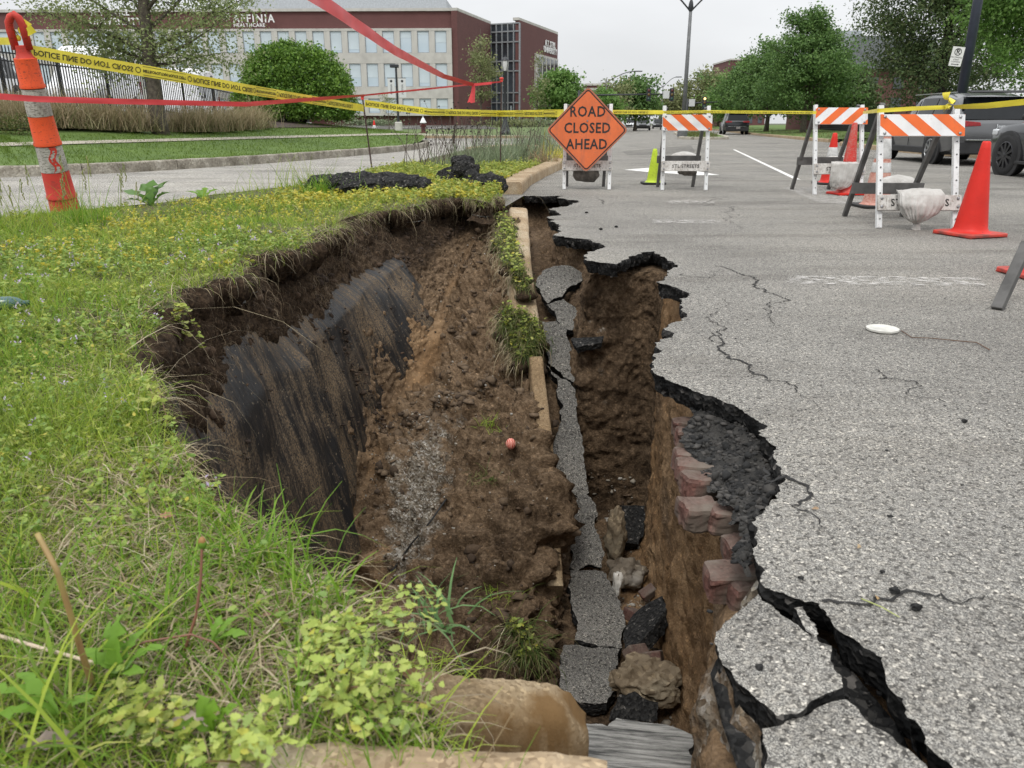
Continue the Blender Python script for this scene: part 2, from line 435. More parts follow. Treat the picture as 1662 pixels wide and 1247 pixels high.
# ================================================================ PLAN OF THE HOLE
def pip(pts, poly):
    pts = np.asarray(pts); x, y = pts[:, 0], pts[:, 1]; ins = np.zeros(len(pts), bool); n = len(poly)
    for i in range(n):
        x1, y1 = poly[i][0], poly[i][1]; x2, y2 = poly[(i + 1) % n][0], poly[(i + 1) % n][1]
        if y1 == y2: continue
        c = ((y1 > y) != (y2 > y)) & (x < (x2 - x1) * (y - y1) / (y2 - y1) + x1)
        ins ^= c
    return ins
def jag(pts, amp=0.18, step=0.02, seed=1):
    """midpoint displacement of an open 2-D/3-D polyline; z kept"""
    r = np.random.default_rng(seed); out = [np.array(pts[0][:2], float)]
    def rec(a, b, d):
        L = np.linalg.norm(b - a)
        if L < step or d > 7: return [b]
        m = (a + b) / 2; nrm = np.array([-(b - a)[1], (b - a)[0]]) / L
        m = m + nrm * r.normal() * amp * L * 0.5
        return rec(a, m, d + 1) + rec(m, b, d + 1)
    for i in range(len(pts) - 1):
        out += rec(np.array(pts[i][:2], float), np.array(pts[i + 1][:2], float), 0)
    return [tuple(q) for q in out]
HE_PX = [(850, 318), (880, 319), (915, 318), (932, 325), (922, 335), (905, 345), (900, 362), (898, 382), (925, 386), (960, 390), (964, 408), (966, 425), (1000, 429), (1020, 420), (1040, 410), (1060, 408),
         (1080, 418), (1091, 436), (1080, 450), (1065, 458), (1082, 462), (1100, 468), (1102, 485), (1105, 503), (1114, 512), (1100, 522), (1092, 548), (1075, 570), (1058, 588), (1060, 604),
         (1095, 622), (1130, 636), (1165, 648), (1195, 660), (1225, 680), (1248, 692), (1243, 712), (1255, 742), (1268, 760), (1276, 778), (1262, 800), (1250, 815), (1236, 835), (1228, 865), (1222, 900), (1234, 945)]
CR_PX = [(1234, 945), (1286, 970), (1330, 980), (1350, 1010), (1383, 1035), (1432, 1067), (1436, 1088), (1466, 1134), (1496, 1183), (1548, 1247), (1640, 1400)]
HE = jag([P(*q) for q in HE_PX], 0.24, 0.013, 3)
CR = jag([P(*q) for q in CR_PX], 0.26, 0.014, 5)
ROADEDGE = HE + CR[1:]
LIP_PX = [(815, 318), (790, 330), (740, 316), (690, 326), (640, 340), (590, 346), (530, 372), (480, 398), (430, 410), (380, 444), (330, 462), (290, 486), (230, 512), (180, 545), (185, 600), (250, 655), (262, 700), (290, 745), (335, 800), (385, 850), (450, 905), (520, 955), (570, 1000), (600, 1060), (640, 1110), (690, 1150), (720, 1200)]
LIP = jag([P(q[0], q[1], 0.13) for q in LIP_PX], 0.40, 0.03, 9)
nearloop = [(1.15, 0.3), (0.6, 0.25), (0.2, 0.3), (0.12, 0.74)]
HOLE = ROADEDGE + [tuple(q) for q in nearloop] + LIP[::-1]

def cdt_sheet(outer, holes, extra, zf, name, mat, smooth=False):
    vs_ = [Vector(q) for q in outer]; es = [(i, (i + 1) % len(outer)) for i in range(len(outer))]
    for h in holes:
        b = len(vs_); vs_ += [Vector(q[:2]) for q in h]; es += [(b + i, b + (i + 1) % len(h)) for i in range(len(h))]
    vs_ += [Vector(q) for q in extra]
    ov, oe, of, *_ = delaunay_2d_cdt(vs_, es, [], 0, 1e-6)
    V = np.array([q[:] for q in ov]); F = np.array([f for f in of if len(f) == 3])
    c = V[F].mean(1); keep = pip(c, outer)
    for h in holes: keep &= ~pip(c, h)
    F = F[keep]
    a = V[F]; cr_ = (a[:, 1, 0] - a[:, 0, 0]) * (a[:, 2, 1] - a[:, 0, 1]) - (a[:, 1, 1] - a[:, 0, 1]) * (a[:, 2, 0] - a[:, 0, 0])
    F[cr_ < 0] = F[cr_ < 0][:, ::-1]
    z = zf(V)
    return np_mesh(name, np.column_stack([V, z]), F, mat, smooth=smooth)

# ---------------------------------------------------------------- ground far out, road with the hole
g = MB(); X0, X1, Y0, Y1 = -90, 110, -25, 330
for (a, b, c, d) in ((-1500, X0, -300, 2500), (X1, 1500, -300, 2500), (X0, X1, -300, Y0), (X0, X1, Y1, 2500)):
    g.add([(a, c, -.01), (b, c, -.01), (b, d, -.01), (a, d, -.01)], [(0, 1, 2, 3)])
M_FAR = simple('far_ground', (.10, .115, .06), 0.95, 0.25, 0.05)
tag(g.build('ground', M_FAR), kind='structure')
road = cdt_sheet([(X0, Y0), (X1, Y0), (X1, Y1), (X0, Y1)], [HOLE], [], lambda V: np.zeros(len(V)), 'road', M_ROAD)
tag(road, kind='structure')
# broken edge of the asphalt layer, a real thickness of 11 cm
def skirt(line, name, depth=0.115, amp=0.022, rows=7, outward=0.03, z0=0.0, parent=None, flip=False):
    L = np.array(line); n = len(L); t = np.gradient(L, axis=0); t /= np.linalg.norm(t, axis=1)[:, None] + 1e-9
    nr = np.column_stack([t[:, 1], -t[:, 0]]) * (-1 if flip else 1)        # to the solid side
    V = []
    for i in range(rows):
        f = i / (rows - 1); z = z0 - depth * f
        p3 = np.column_stack([L, np.full(n, z)])
        d = fbm(p3 + 3, 28, 3) * amp + fbm(p3 + 9, 9, 2) * amp * 1.2
        off = (d - outward * f ** 1.5 * -1) if i else np.zeros(n)
        off = np.where(i == 0, 0, np.maximum(off, -0.012))
        V.append(np.column_stack([L + nr * off[:, None], np.full(n, z) + (fbm(p3 + 21, 30, 2) * 0.012 if i else 0)]))
    V = np.concatenate(V); F = []
    idx = np.arange(n - 1)
    for i in range(rows - 1):
        F.append(np.column_stack([i * n + idx, i * n + idx + 1, (i + 1) * n + idx + 1, (i + 1) * n + idx]))
    F = np.concatenate(F)
    return np_mesh(name, V, F if flip else F[:, ::-1], M_TAR, parent, smooth=False)
# the line runs far -> near with the asphalt on its right hand side seen from above facing -Y: solid side is +X
tag(skirt(ROADEDGE, 'asphalt_edge', depth=.085, amp=.018, flip=True), kind='structure')

# ---------------------------------------------------------------- the pit, lofted across its length
ST = [  # Y, then (x, z) of: lip, under turf, fabric top, fabric foot, trough, crest by kerb, kerb/slab joint, slab side, chasm floor, right wall foot, right wall middle, under the asphalt
 (14.0, [(-.3,-.13),(-.25,-.13),(-.15,-.13),(-.08,-.13),(0,-.13),(.08,-.13),(.14,-.13),(.3,-.13),(.4,-.13),(.55,-.13),(.7,-.13),(.85,-.13)]),
 (10.2, [(-.25,.13),(-.2,.08),(-.15,.03),(-.08,-.02),(0,-.05),(.08,-.06),(.14,-.08),(.3,-.10),(.4,-.11),(.55,-.11),(.7,-.11),(.85,-.11)]),
 (9.75, [(-.3,.13),(-.22,.02),(-.16,-.05),(-.1,-.12),(-.03,-.2),(.02,-.24),(.1,-.33),(.3,-.38),(.42,-.36),(.55,-.28),(.7,-.16),(.8,-.11)]),
 (8.9, [(-.5,.13),(-.42,0),(-.33,-.1),(-.27,-.15),(-.2,-.18),(-.02,-.14),(.1,-.34),(.3,-.38),(.45,-.38),(.55,-.3),(.62,-.2),(.7,-.11)]),
 (7.9, [(-.85,.13),(-.75,-.06),(-.62,-.2),(-.45,-.33),(-.32,-.35),(-.1,-.12),(.1,-.38),(.3,-.42),(.4,-.42),(.46,-.35),(.5,-.2),(.55,-.11)]),
 (6.9, [(-1.22,.13),(-1.1,-.12),(-.93,-.26),(-.62,-.6),(-.48,-.62),(-.05,-.30),(.12,-.5),(.3,-.52),(.36,-.52),(.4,-.4),(.42,-.2),(.45,-.11)]),
 (6.2, [(-1.33,.13),(-1.24,-.12),(-1.14,-.34),(-.68,-.84),(-.5,-.84),(0,-.42),(.1,-.47),(.40,-.52),(.46,-.5),(.52,-.4),(.56,-.2),(.62,-.11)]),
 (5.5, [(-1.40,.13),(-1.33,-.14),(-1.25,-.40),(-.90,-1.24),(-.70,-1.20),(.06,-.70),(.15,-.88),(.42,-.88),(.5,-.5),(.66,-.2),(.8,-.13),(.95,-.11)]),
 (5.28, [(-1.42,.13),(-1.34,-.14),(-1.28,-.42),(-.96,-1.30),(-.76,-1.25),(.08,-.79),(.18,-1.02),(.44,-1.02),(.54,-.14),(.70,-.13),(.86,-.12),(1.01,-.11)]),
 (5.16, [(-1.45,.13),(-1.37,-.15),(-1.30,-.43),(-.98,-1.33),(-.78,-1.29),(.10,-.86),(.2,-1.18),(.46,-1.18),(.5,-1.8),(.96,-1.95),(1.0,-1.0),(1.03,-.11)]),
 (4.6, [(-1.48,.13),(-1.4,-.16),(-1.34,-.44),(-1.07,-1.55),(-.88,-1.56),(.16,-1.08),(.24,-1.6),(.46,-1.62),(.52,-1.95),(.9,-2.0),(.97,-1.0),(1.0,-.11)]),
 (4.1, [(-1.48,.13),(-1.4,-.17),(-1.35,-.44),(-1.10,-1.95),(-.92,-1.94),(.24,-1.28),(.31,-1.9),(.5,-2.0),(.55,-2.03),(.88,-2.03),(.92,-1.0),(.95,-.11)]),
 (3.6, [(-1.48,.13),(-1.4,-.17),(-1.36,-.42),(-1.13,-2.05),(-.92,-2.06),(-.02,-1.74),(.18,-2.0),(.5,-2.02),(.58,-2.05),(.86,-2.0),(.89,-1.0),(.92,-.12)]),
 (3.1, [(-1.5,.13),(-1.42,-.17),(-1.37,-.38),(-1.15,-2.08),(-.90,-2.1),(-.1,-1.93),(.18,-2.05),(.5,-2.05),(.6,-2.05),(.84,-1.95),(.87,-1.0),(.9,-.16)]),
 (2.6, [(-1.42,.13),(-1.35,-.16),(-1.29,-.36),(-1.06,-2.08),(-.8,-2.1),(-.1,-1.98),(.18,-2.08),(.45,-2.08),(.6,-2.05),(.80,-1.95),(.82,-1.0),(.82,-.24)]),
 (2.1, [(-1.08,.13),(-1.0,-.12),(-.95,-.32),(-.76,-2.05),(-.55,-2.08),(-.1,-2.0),(.18,-2.08),(.4,-2.08),(.55,-2.05),(.74,-1.9),(.74,-1.0),(.70,-.25)]),
 (1.7, [(-.80,.13),(-.75,-.1),(-.7,-.3),(-.55,-1.9),(-.35,-2.0),(-.1,-2.0),(.12,-2.08),(.3,-2.08),(.45,-2.05),(.62,-1.9),(.62,-1.0),(.56,-.25)]),
 (1.35, [(-.58,.13),(-.54,-.1),(-.5,-.3),(-.33,-1.2),(-.2,-1.6),(-.1,-1.8),(.06,-1.9),(.2,-1.9),(.32,-1.85),(.48,-1.7),(.46,-.9),(.43,-.20)]),
 (1.12, [(-.38,.13),(-.35,-.05),(-.32,-.3),(-.25,-1.0),(-.15,-1.4),(-.05,-1.6),(.05,-1.7),(.16,-1.7),(.25,-1.6),(.37,-1.4),(.37,-.8),(.36,-.15)]),
 (0.98, [(-.27,.12),(-.25,-.05),(-.22,-.2),(-.18,-.5),(-.1,-.7),(-.03,-.8),(.04,-.85),(.12,-.85),(.2,-.8),(.3,-.7),(.32,-.4),(.33,-.13)]),
 (0.84, [(-.20,.10),(-.16,.04),(-.12,-.02),(-.08,-.08),(-.03,-.1),(.0,-.12),(.04,-.13),(.1,-.13),(.16,-.13),(.22,-.13),(.28,-.13),(.34,-.13)]),
]
ZX = np.array([[(q[0], s[0], q[1]) for q in s[1] + [(s[1][-1][0] + .9, s[1][-1][1] - .005)]] for s in ST])           # station, column, xyz
def dens(a, k):
    """resample station axis / column axis linearly, k(i) points per span"""
    out = []
    for i in range(len(a) - 1):
        m = k(i)
        for j in range(m): out.append(a[i] + (a[i + 1] - a[i]) * (j / m))
    out.append(a[-1]); return np.array(out)
def cr_dens(a, k):
    out = []
    n = len(a)
    for i in range(n - 1):
        p0, p1, p2, p3 = a[max(i-1, 0)], a[i], a[i+1], a[min(i+2, n-1)]
        m = k(i)
        for j in range(m):
            t = j / m
            cr = 0.5 * ((2*p1) + (-p0+p2)*t + (2*p0-5*p1+4*p2-p3)*t*t + (-p0+3*p1-3*p2+p3)*t**3)
            out.append(cr * 0.5 + (p1 + (p2 - p1) * t) * 0.5)
    out.append(a[-1]); return np.array(out)
SPC = 0.018
A = dens(ZX, lambda i: 24 if i == 0 else max(2, int(np.linalg.norm(ZX[i+1] - ZX[i], axis=1).max() / SPC)))
At = np.transpose(A, (1, 0, 2))
spans = [max(2, int(np.percentile(np.linalg.norm(At[i+1] - At[i], axis=1), 85) / SPC)) for i in range(12)]
B = cr_dens(At, lambda i: spans[i])
Ucol = np.concatenate([i + np.arange(m) / m for i, m in enumerate(spans)] + [[12.0]])
B = np.transpose(B, (1, 0, 2)); NS, NC, _ = B.shape
U = np.broadcast_to(Ucol, (NS, NC)).copy(); Yg = B[:, :, 1].copy()
du = np.gradient(B, axis=1); dv_ = np.gradient(B, axis=0); NR = np.cross(du, -dv_); NR /= np.linalg.norm(NR, axis=2)[:, :, None] + 1e-9
pp = B.reshape(-1, 3)
n1 = fbm(pp, 2.2, 3).reshape(NS, NC); n2 = fbm(pp + 5, 7.5, 4).reshape(NS, NC); n3 = fbm(pp + 11, 26, 3).reshape(NS, NC)
mound = ((U > 3.4) & (U < 6.1)); wallR = (U > 8.8)
ridge = 1 - np.abs(fbm(pp + 31, 6.0, 4)).reshape(NS, NC) * 2
bil = np.abs(fbm(pp + 71, 8.5, 3)).reshape(NS, NC); bil2 = np.abs(fbm(pp + 83, 21, 3)).reshape(NS, NC)
lumps = bil * .16 + bil2 * .07 - .045
amp1 = np.where(wallR, 0.04, np.where(mound, 0.10, 0.035)); amp2 = np.where(wallR, 0.032, np.where(mound, 0.085, 0.04)); amp3 = np.where(wallR, 0.022, np.where(mound, 0.030, 0.022))
flat_ = np.clip((U - 6.0) / 0.3, 0, 1) * np.clip((7.1 - U) / 0.3, 0, 1)    # under the slabs
edge = np.clip(U / 0.4, 0, 1) * np.clip((11 - U) / 0.25, 0, 1)
disp = (n1 * amp1 + n2 * amp2 + n3 * amp3 + np.where(mound, (ridge - .5) * .10 + lumps, np.where(wallR, lumps * .15, lumps * .4))) * (1 - 0.8 * flat_) * edge
B2 = B + NR * disp[:, :, None]
# tall clods on the crest beside the kerb
tone = np.zeros((NS, NC, 3))
kx = fbm(pp + 41, 1.4, 3).reshape(NS, NC)
tone[..., 0] = np.interp(U, [0, 1.0, 2.0, 2.6, 3.2, 4.2, 5.2, 6, 7.5, 8.3, 9.0, 11], [.0, .05, .13, .50, .70, .46, .34, .34, .36, .60, .82, .80]) + kx * 0.34
back = (Yg > 5.05) & (U > 7.4); tone[..., 0] = np.where(back, 0.26 + kx * .15, tone[..., 0])  # far wall soil set darker, imitating the shade of the depth
tone[..., 0] = np.where((Yg > 6.0) & (U > 6), 0.30, tone[..., 0])
gx = fbm(pp + 61, 1.9, 3).reshape(NS, NC)
gsp = np.exp(-((B[..., 0] + .62) ** 2 / .06 + (Yg - 4.55) ** 2 / .45)) * (U > 3) * (U < 5.5)
gsp2 = np.exp(-((B[..., 0] - .7) ** 2 / .05 + (Yg - 4.2) ** 2 / .8)) * (U > 7.6) * (U < 9)
tone[..., 1] = np.clip(gsp * 0.58 + gsp2 * .4 + 0.15 + gx * 0.22, 0, 1) * (U > 2.8) * (U < 9.0)
idx = np.arange(NS * NC).reshape(NS, NC)
F = np.stack([idx[:-1, :-1], idx[:-1, 1:], idx[1:, 1:], idx[1:, :-1]], -1).reshape(-1, 4)
pit = np_mesh('sinkhole_soil', B2.reshape(-1, 3), F[:, ::-1], M_SOIL, smooth=True, colors=np.clip(tone, 0, 1).reshape(-1, 3))
tag(pit, kind='structure')
def pit_z(x, y, umin=0, umax=11):
    m = (U >= umin) & (U <= umax); q = B2[m]; d = (q[:, 0] - x) ** 2 + (q[:, 1] - y) ** 2
    return q[d.argmin()][2]

def hit(px, py, y0=2.9, y1=7.2, umin=2.3, umax=6.4):
    m = (U >= umin) & (U <= umax); q = B2[m]
    for Y in np.arange(y0, y1, .015):
        p = PY(px, py, float(Y)); d = (q[:, 0] - p.x) ** 2 + (q[:, 1] - p.y) ** 2; k = d.argmin()
        if d[k] < .004 and p.z < q[k][2]: return p
    return PY(px, py, yf(py))
# ---------------------------------------------------------------- geotextile sheet lining the left wall
def fabric():
    rows = []
    ys = np.linspace(1.25, 6.95, 190)
    Ycol = ZX[::-1, :, 1][:, 0]
    def colx(c, y): return np.interp(y, Ycol, ZX[::-1, c, 0]), np.interp(y, Ycol, ZX[::-1, c, 2])
    NT = 70; V = []; tn = []
    for y in ys:
        x2, z2 = colx(2, y); x3, z3 = colx(3, y)
        top = np.interp(y, [1.25, 2.6, 3.1, 3.7, 4.3, 4.7, 5.2, 6.0, 6.95], [-.10, -.16, -.14, -.12, -.12, -.14, -.16, -.16, -.08]) + .10 * float(fbm([[y, 0, 3.3]], 1.3, 2)[0])
        foot = np.interp(y, [1.25, 4.35, 4.5, 5.2, 5.9, 6.3, 6.95], [1.0, 1.0, .98, .95, .92, 1.0, .75]) + .02 * np.sin(y * 9)
        for j in range(NT):
            t = top + (foot - top) * j / (NT - 1)
            x = x2 + (x3 - x2) * t; z = z2 + (z3 - z2) * t
            yy = y + (0.16 * t if y > 4.45 else 0)
            V.append((x, yy, z, t))
    V = np.array(V); p = V[:, :3].copy()
    fold = np.sin(p[:, 1] * 9 + 3 * fbm(p, 1.2, 2)) * .5 + .5
    d = 0.035 + fbm(p, 2.0, 3) * .025 + fbm(p * np.array([1, 1, .22]), 3.2, 3) * .050 + fbm(p * np.array([1, 1, .4]), 14, 3) * .006 + fold ** 4 * .006
    # one deep vertical fold where the two lengths of cloth overlap
    yf = 4.50 + .06 * np.sin(V[:, 3] * 5) - .10 * V[:, 3]
    dy = p[:, 1] - yf
    d += np.clip(V[:, 3] * 1.6, 0, 1) * (.12 / (1 + np.exp(np.clip(dy / .025, -40, 40))) - .02) * np.exp(-np.clip(-dy - .05, 0, 9) / .8) + np.exp(-((dy + .07) / .05) ** 2) * .03 - np.exp(-((dy - .1) / .06) ** 2) * .05
    tt_ = V[:, 3]; ft_ = np.repeat(np.interp(ys, [1.25, 6.6, 6.95], [1, 1, 0]), NT)
    tin = np.tile(np.linspace(0, 1, NT), len(ys)); env = np.clip(tin / .16, 0, 1) ** .7 * np.clip((1 - tin) / .05, 0, 1) * ft_
    d = (d + .01) * env - .05 * (1 - env)
    nx, nz_ = 0.95, 0.15
    p[:, 0] += d * nx; p[:, 2] += d * nz_
    n = len(ys); idx = np.arange(n * NT).reshape(n, NT)
    F = np.stack([idx[:-1, :-1], idx[1:, :-1], idx[1:, 1:], idx[:-1, 1:]], -1).reshape(-1, 4)
    m, nn, b = newmat('geotextile'); v = coords(nn)
    st = noise(nn, coords(nn, 'Object', (.6, 7.0, .55)), 3.0, 8, 0.72); bigp = noise(nn, coords(nn, 'Object', (.6, 1.0, .6)), 2.6, 4, .6)
    dust = ramp(nn, math_(nn, 'ADD', math_(nn, 'MULTIPLY', st, 0.5), math_(nn, 'MULTIPLY', bigp, 0.5)), [(0.46, 0.0), (0.56, 1.0)])
    gr = ramp(nn, noise(nn, v, 85, 6, .75), [(0.42, 0.0), (0.56, 1.0)])
    dm = math_(nn, 'MULTIPLY', dust, gr)
    c = mixc(nn, dm, (.012, .012, .013), (.19, .132, .075))
    vo = N(nn, 'ShaderNodeTexVoronoi', Scale=130.0); nn.links.new(v, vo.inputs['Vector']); sv = nn.nodes.new('ShaderNodeSeparateColor'); nn.links.new(vo.outputs['Color'], sv.inputs[0])
    c = mixc(nn, ramp(nn, sv.outputs[0], [(0.985, 0.0), (0.99, 0.6)]), c, (.30, .24, .16))
    nn.links.new(c, b.inputs['Base Color'])
    nn.links.new(ramp(nn, dm, [(0, .5), (1, .95)]), b.inputs['Roughness'])
    x = bump(nn, b, noise(nn, v, 170, 2), .3, .003); bump(nn, b, noise(nn, coords(nn, 'Object', (1, 6, 1)), 6, 4), .5, .02, x)
    o = np_mesh('geotextile_sheet', p, F, m, smooth=True)
    sd = o.modifiers.new('thick', 'SOLIDIFY'); sd.thickness = 0.004
    tag(o, 'black landscape cloth dusted with sand, lining the wall of the hole under the grass', 'geotextile')
    return o
fabric()

# ---------------------------------------------------------------- median strip: turf sheet
MED = [(-5.6, -1.2), (-.1, -.9), (.10, -.2), (.10, .2)] + [(0.10, .5)] + LIP[::-1] + [(-.18, 9.95), (.10, 12), (.75, 15.8), (1.5, 22), (.9, 26.5), (-.2, 28), (-1.2, 25), (-1.6, 20), (-2.0, 14), (-2.2, 11.5), (-2.5, 9.8), (-3.3, 7.6), (-4.0, 6.3), (-5.0, 4.9), (-5.6, 4.0)]
gx_, gy_ = np.meshgrid(np.arange(-5.5, 1.6, .12), np.arange(-1.1, 12, .12)); ex = np.column_stack([gx_.ravel(), gy_.ravel()]) + rng.normal(0, .03, (gx_.size, 2))
ex = ex[pip(ex, MED)]
LIPA = np.array(LIP)
def lipdist(p): 
    p = np.asarray(p); return np.sqrt(((p[:, None, :2] - LIPA[None, ::3, :2]) ** 2).sum(-1)).min(1)
def med_z(p):
    p = np.asarray(p)[:, :2]; q = np.column_stack([p, np.zeros(len(p))])
    return 0.13 + fbm(q, 1.6, 3) * .035 + fbm(q, 7, 2) * .012
turf = cdt_sheet(MED, [], ex, med_z, 'turf_ground', M_TURF, True); tag(turf, kind='structure')
# skirts of the sheet at its outer border, and the ragged turf edge over the hole
def drop(line, name, mat, z1, closed=False):
    L = np.array(line); zt = med_z(L); n = len(L)
    V = np.concatenate([np.column_stack([L, zt]), np.column_stack([L, np.full(n, z1)])]); i = np.arange(n - 1)
    return np_mesh(name, V, np.column_stack([i, i + 1, n + i + 1, n + i]), mat, smooth=False)
tag(drop(MED[-14:] + [MED[0]], 'turf_border', M_KERBGREY, -.05), kind='structure')
def turf_lip():
    L = np.array(LIP); n = len(L); t = np.gradient(L, axis=0); t /= np.linalg.norm(t, axis=1)[:, None] + 1e-9
    inn = np.column_stack([-t[:, 1], t[:, 0]]) * 1.0
    V = []; prof = [(0, 0), (.035, -.015), (.05, -.05), (.035, -.10), (.0, -.15), (-.05, -.2)]
    zt = med_z(L)
    for i, (o_, dz) in enumerate(prof):
        p3 = np.column_stack([L, np.full(n, dz)])
        o2 = o_ + (fbm(p3, 9, 3) * .045 + fbm(p3 + 4, 2.5, 2) * .04 if i else 0)
        V.append(np.column_stack([L + inn * np.reshape(o2 * np.ones(n), (-1, 1)), zt + dz + (fbm(p3 + 8, 12, 2) * .02 if i else 0)]))
    V = np.concatenate(V); i = np.arange(n - 1)
    F = np.concatenate([np.column_stack([k * n + i, k * n + i + 1, (k + 1) * n + i + 1, (k + 1) * n + i]) for k in range(len(prof) - 1)])
    o = np_mesh('topsoil_edge', V, F, M_SOIL, smooth=True, colors=np.tile([[.02, 0, 0]], (len(V), 1)))
    tag(o, kind='structure')
turf_lip()

# ---------------------------------------------------------------- service lane, its kerb stones, lane markings
svc = [(-40, -12), (-5.7, -12), (-5.6, 4.2), (-4.0, 6.4), (-2.55, 9.8), (-2.0, 14), (-1.6, 20), (-1.2, 25), (-.2, 28.4), (3, 36), (-30, 62), (-60, 62), (-60, -12)]
sv_ = MB(); sv_.poly([(x, y, .005) for x, y in svc]); tag(sv_.build('service_road', M_LANE), kind='structure')
M_PAINT = simple('worn_road_paint', (.72, .71, .68), 0.8, 0.12, 14.0, col2=(.36, .35, .33), lo=.3, hi=.48)
def faded_paint():
    m, n, b = newmat('faded_road_paint'); v = coords(n)
    b.inputs['Base Color'].default_value = (.62, .60, .57, 1); b.inputs['Roughness'].default_value = .9
    a = ramp(n, noise(n, v, 14, 8, .75), [(0.46, 0.0), (0.62, 0.65)]); n.links.new(a, b.inputs['Alpha']); return m
M_FADED = faded_paint()
def sheet(pts, name, mat, z=.004):
    s = MB(); s.poly([(p.x, p.y, z) for p in [P(*q) for q in pts]]); return tag(s.build(name, mat), kind='structure')
sheet([(1290, 292), (1299, 292), (1193, 243), (1189, 243)], 'lane_line', M_PAINT)
sheet([(1013, 276), (1060, 272.5), (1092, 272), (1168, 284.5), (1135, 285), (1055, 280)], 'arrow_marking', M_PAINT)
sheet([(1280, 448), (1590, 452), (1600, 466), (1275, 462)], 'worn_stop_line', M_FADED, .005)
sheet([(1060, 357), (1170, 358), (1170, 364), (1058, 363)], 'worn_stop_line', M_FADED, .005)
sheet([(1085, 326), (1160, 327), (1160, 331), (1085, 331)], 'worn_stop_line', M_FADED, .005)
sheet([(1270, 305), (1330, 305), (1420, 333), (1330, 330)], 'worn_stop_line', M_FADED, .005)
M_PATCH = asphalt_mat('patch_asphalt', .72, 90.0, bstr=.3)
sheet([(1010, 246), (1122, 236), (1128, 247), (1018, 252)], 'asphalt_patch', M_PATCH)
M_CRACK = simple('crack_dark', (.022, .021, .020), .95, .2)
def crack(px, w0, w1, seed):
    L = np.array(jag([P(*q) for q in px], .35, .018, seed)); n = len(L); t = np.gradient(L, axis=0); t /= np.linalg.norm(t, axis=1)[:, None] + 1e-9
    nr = np.column_stack([-t[:, 1], t[:, 0]]); r = np.random.default_rng(seed); w = np.interp(np.arange(n), [0, n * .3, n - 1], [w0, w1, .0004]) * r.uniform(.3, 1.3, n)
    V = np.concatenate([np.column_stack([L + nr * w[:, None], np.full(n, .003)]), np.column_stack([L - nr * w[:, None], np.full(n, .003)])]); i = np.arange(n - 1)
    tag(np_mesh('road_crack', V, np.column_stack([i, n + i, n + i + 1, i + 1]), M_CRACK, smooth=False), kind='structure')
crack([(1160, 432), (1195, 442), (1240, 470), (1252, 505), (1272, 535), (1270, 548)], .004, .006, 1)
crack([(1155, 540), (1172, 552), (1176, 575), (1210, 590), (1240, 618), (1290, 632), (1330, 662), (1348, 682)], .003, .006, 2)
crack([(1240, 760), (1285, 822), (1330, 850), (1360, 868)], .005, .006, 3)
crack([(1335, 978), (1420, 972), (1500, 966), (1580, 972), (1662, 982)], .004, .004, 4)
crack([(935, 322), (985, 332), (1010, 330), (1060, 334)], .004, .006, 6)
crack([(1110, 445), (1150, 452), (1200, 440)], .003, .003, 8)
crack([(1180, 560), (1150, 520), (1160, 470)], .003, .003, 11)
crack([(1190, 318), (1175, 345), (1205, 372), (1188, 400)], .004, .005, 9)
crack([(1160, 285), (1300, 297), (1420, 300)], .005, .006, 10)
crack([(700, 262), (760, 255), (900, 240)], .006, .006, 12)
crack([(1420, 600), (1470, 640), (1560, 660), (1662, 700)], .002, .0025, 13)

# black bed beneath the broken slabs at the crack
bedl = [P(1228, 930), P(1290, 958), P(1350, 985), P(1445, 1072), P(1560, 1247), P(1680, 1420), P(1250, 1420), P(1235, 1247), P(1180, 1100), P(1160, 1020), P(1200, 960)]
gx_, gy_ = np.meshgrid(np.arange(.1, 1.4, .012), np.arange(.4, 1.6, .012)); ex = np.column_stack([gx_.ravel(), gy_.ravel()]); ex = ex[pip(ex, [(q.x, q.y) for q in bedl])]
bed = cdt_sheet([(q.x, q.y) for q in bedl], [], ex, lambda V: -.088 + fbm(np.column_stack([V, V[:, 0]*0]), 22, 4) * .03, 'road_base', M_TAR, False); tag(bed, kind='structure')

# rough face of the road base below the brink
def base_face():
    L = np.array(jag([(.86, 2.3), (.78, 2.0), (.70, 1.75)] + [(P(*q).x + .015, P(*q).y) for q in [(1232, 935), (1196, 968), (1168, 1015), (1176, 1062), (1192, 1098), (1228, 1140), (1240, 1190), (1236, 1247), (1238, 1420)]], .1, .012, 77)); n = len(L)
    zs = np.linspace(-.06, -1.5, 80); V = []
    for i, z in enumerate(zs):
        p3 = np.column_stack([L, np.full(n, z)])
        o_ = (fbm(p3, 7, 4) * .06 + fbm(p3 + 3, 28, 3) * .022 - .02 - .05 * i / 80) * min(1, i / 4)
        V.append(np.column_stack([L[:, 0] + o_, L[:, 1], p3[:, 2]]))
    V = np.concatenate(V); i = np.arange(n - 1); F = np.concatenate([np.column_stack([k*n+i, (k+1)*n+i, (k+1)*n+i+1, k*n+i+1]) for k in range(len(zs) - 1)])
    t_ = np.interp(V[:, 2], [-1.5, -.5, -.1], [.75, .55, .35]); g_ = np.interp(V[:, 2], [-1.2, -.45, -.08], [.1, .42, .55])
    tag(np_mesh('road_base', V, F, M_SOIL, smooth=True, colors=np.column_stack([t_, g_, t_ * 0])), kind='structure')
base_face()
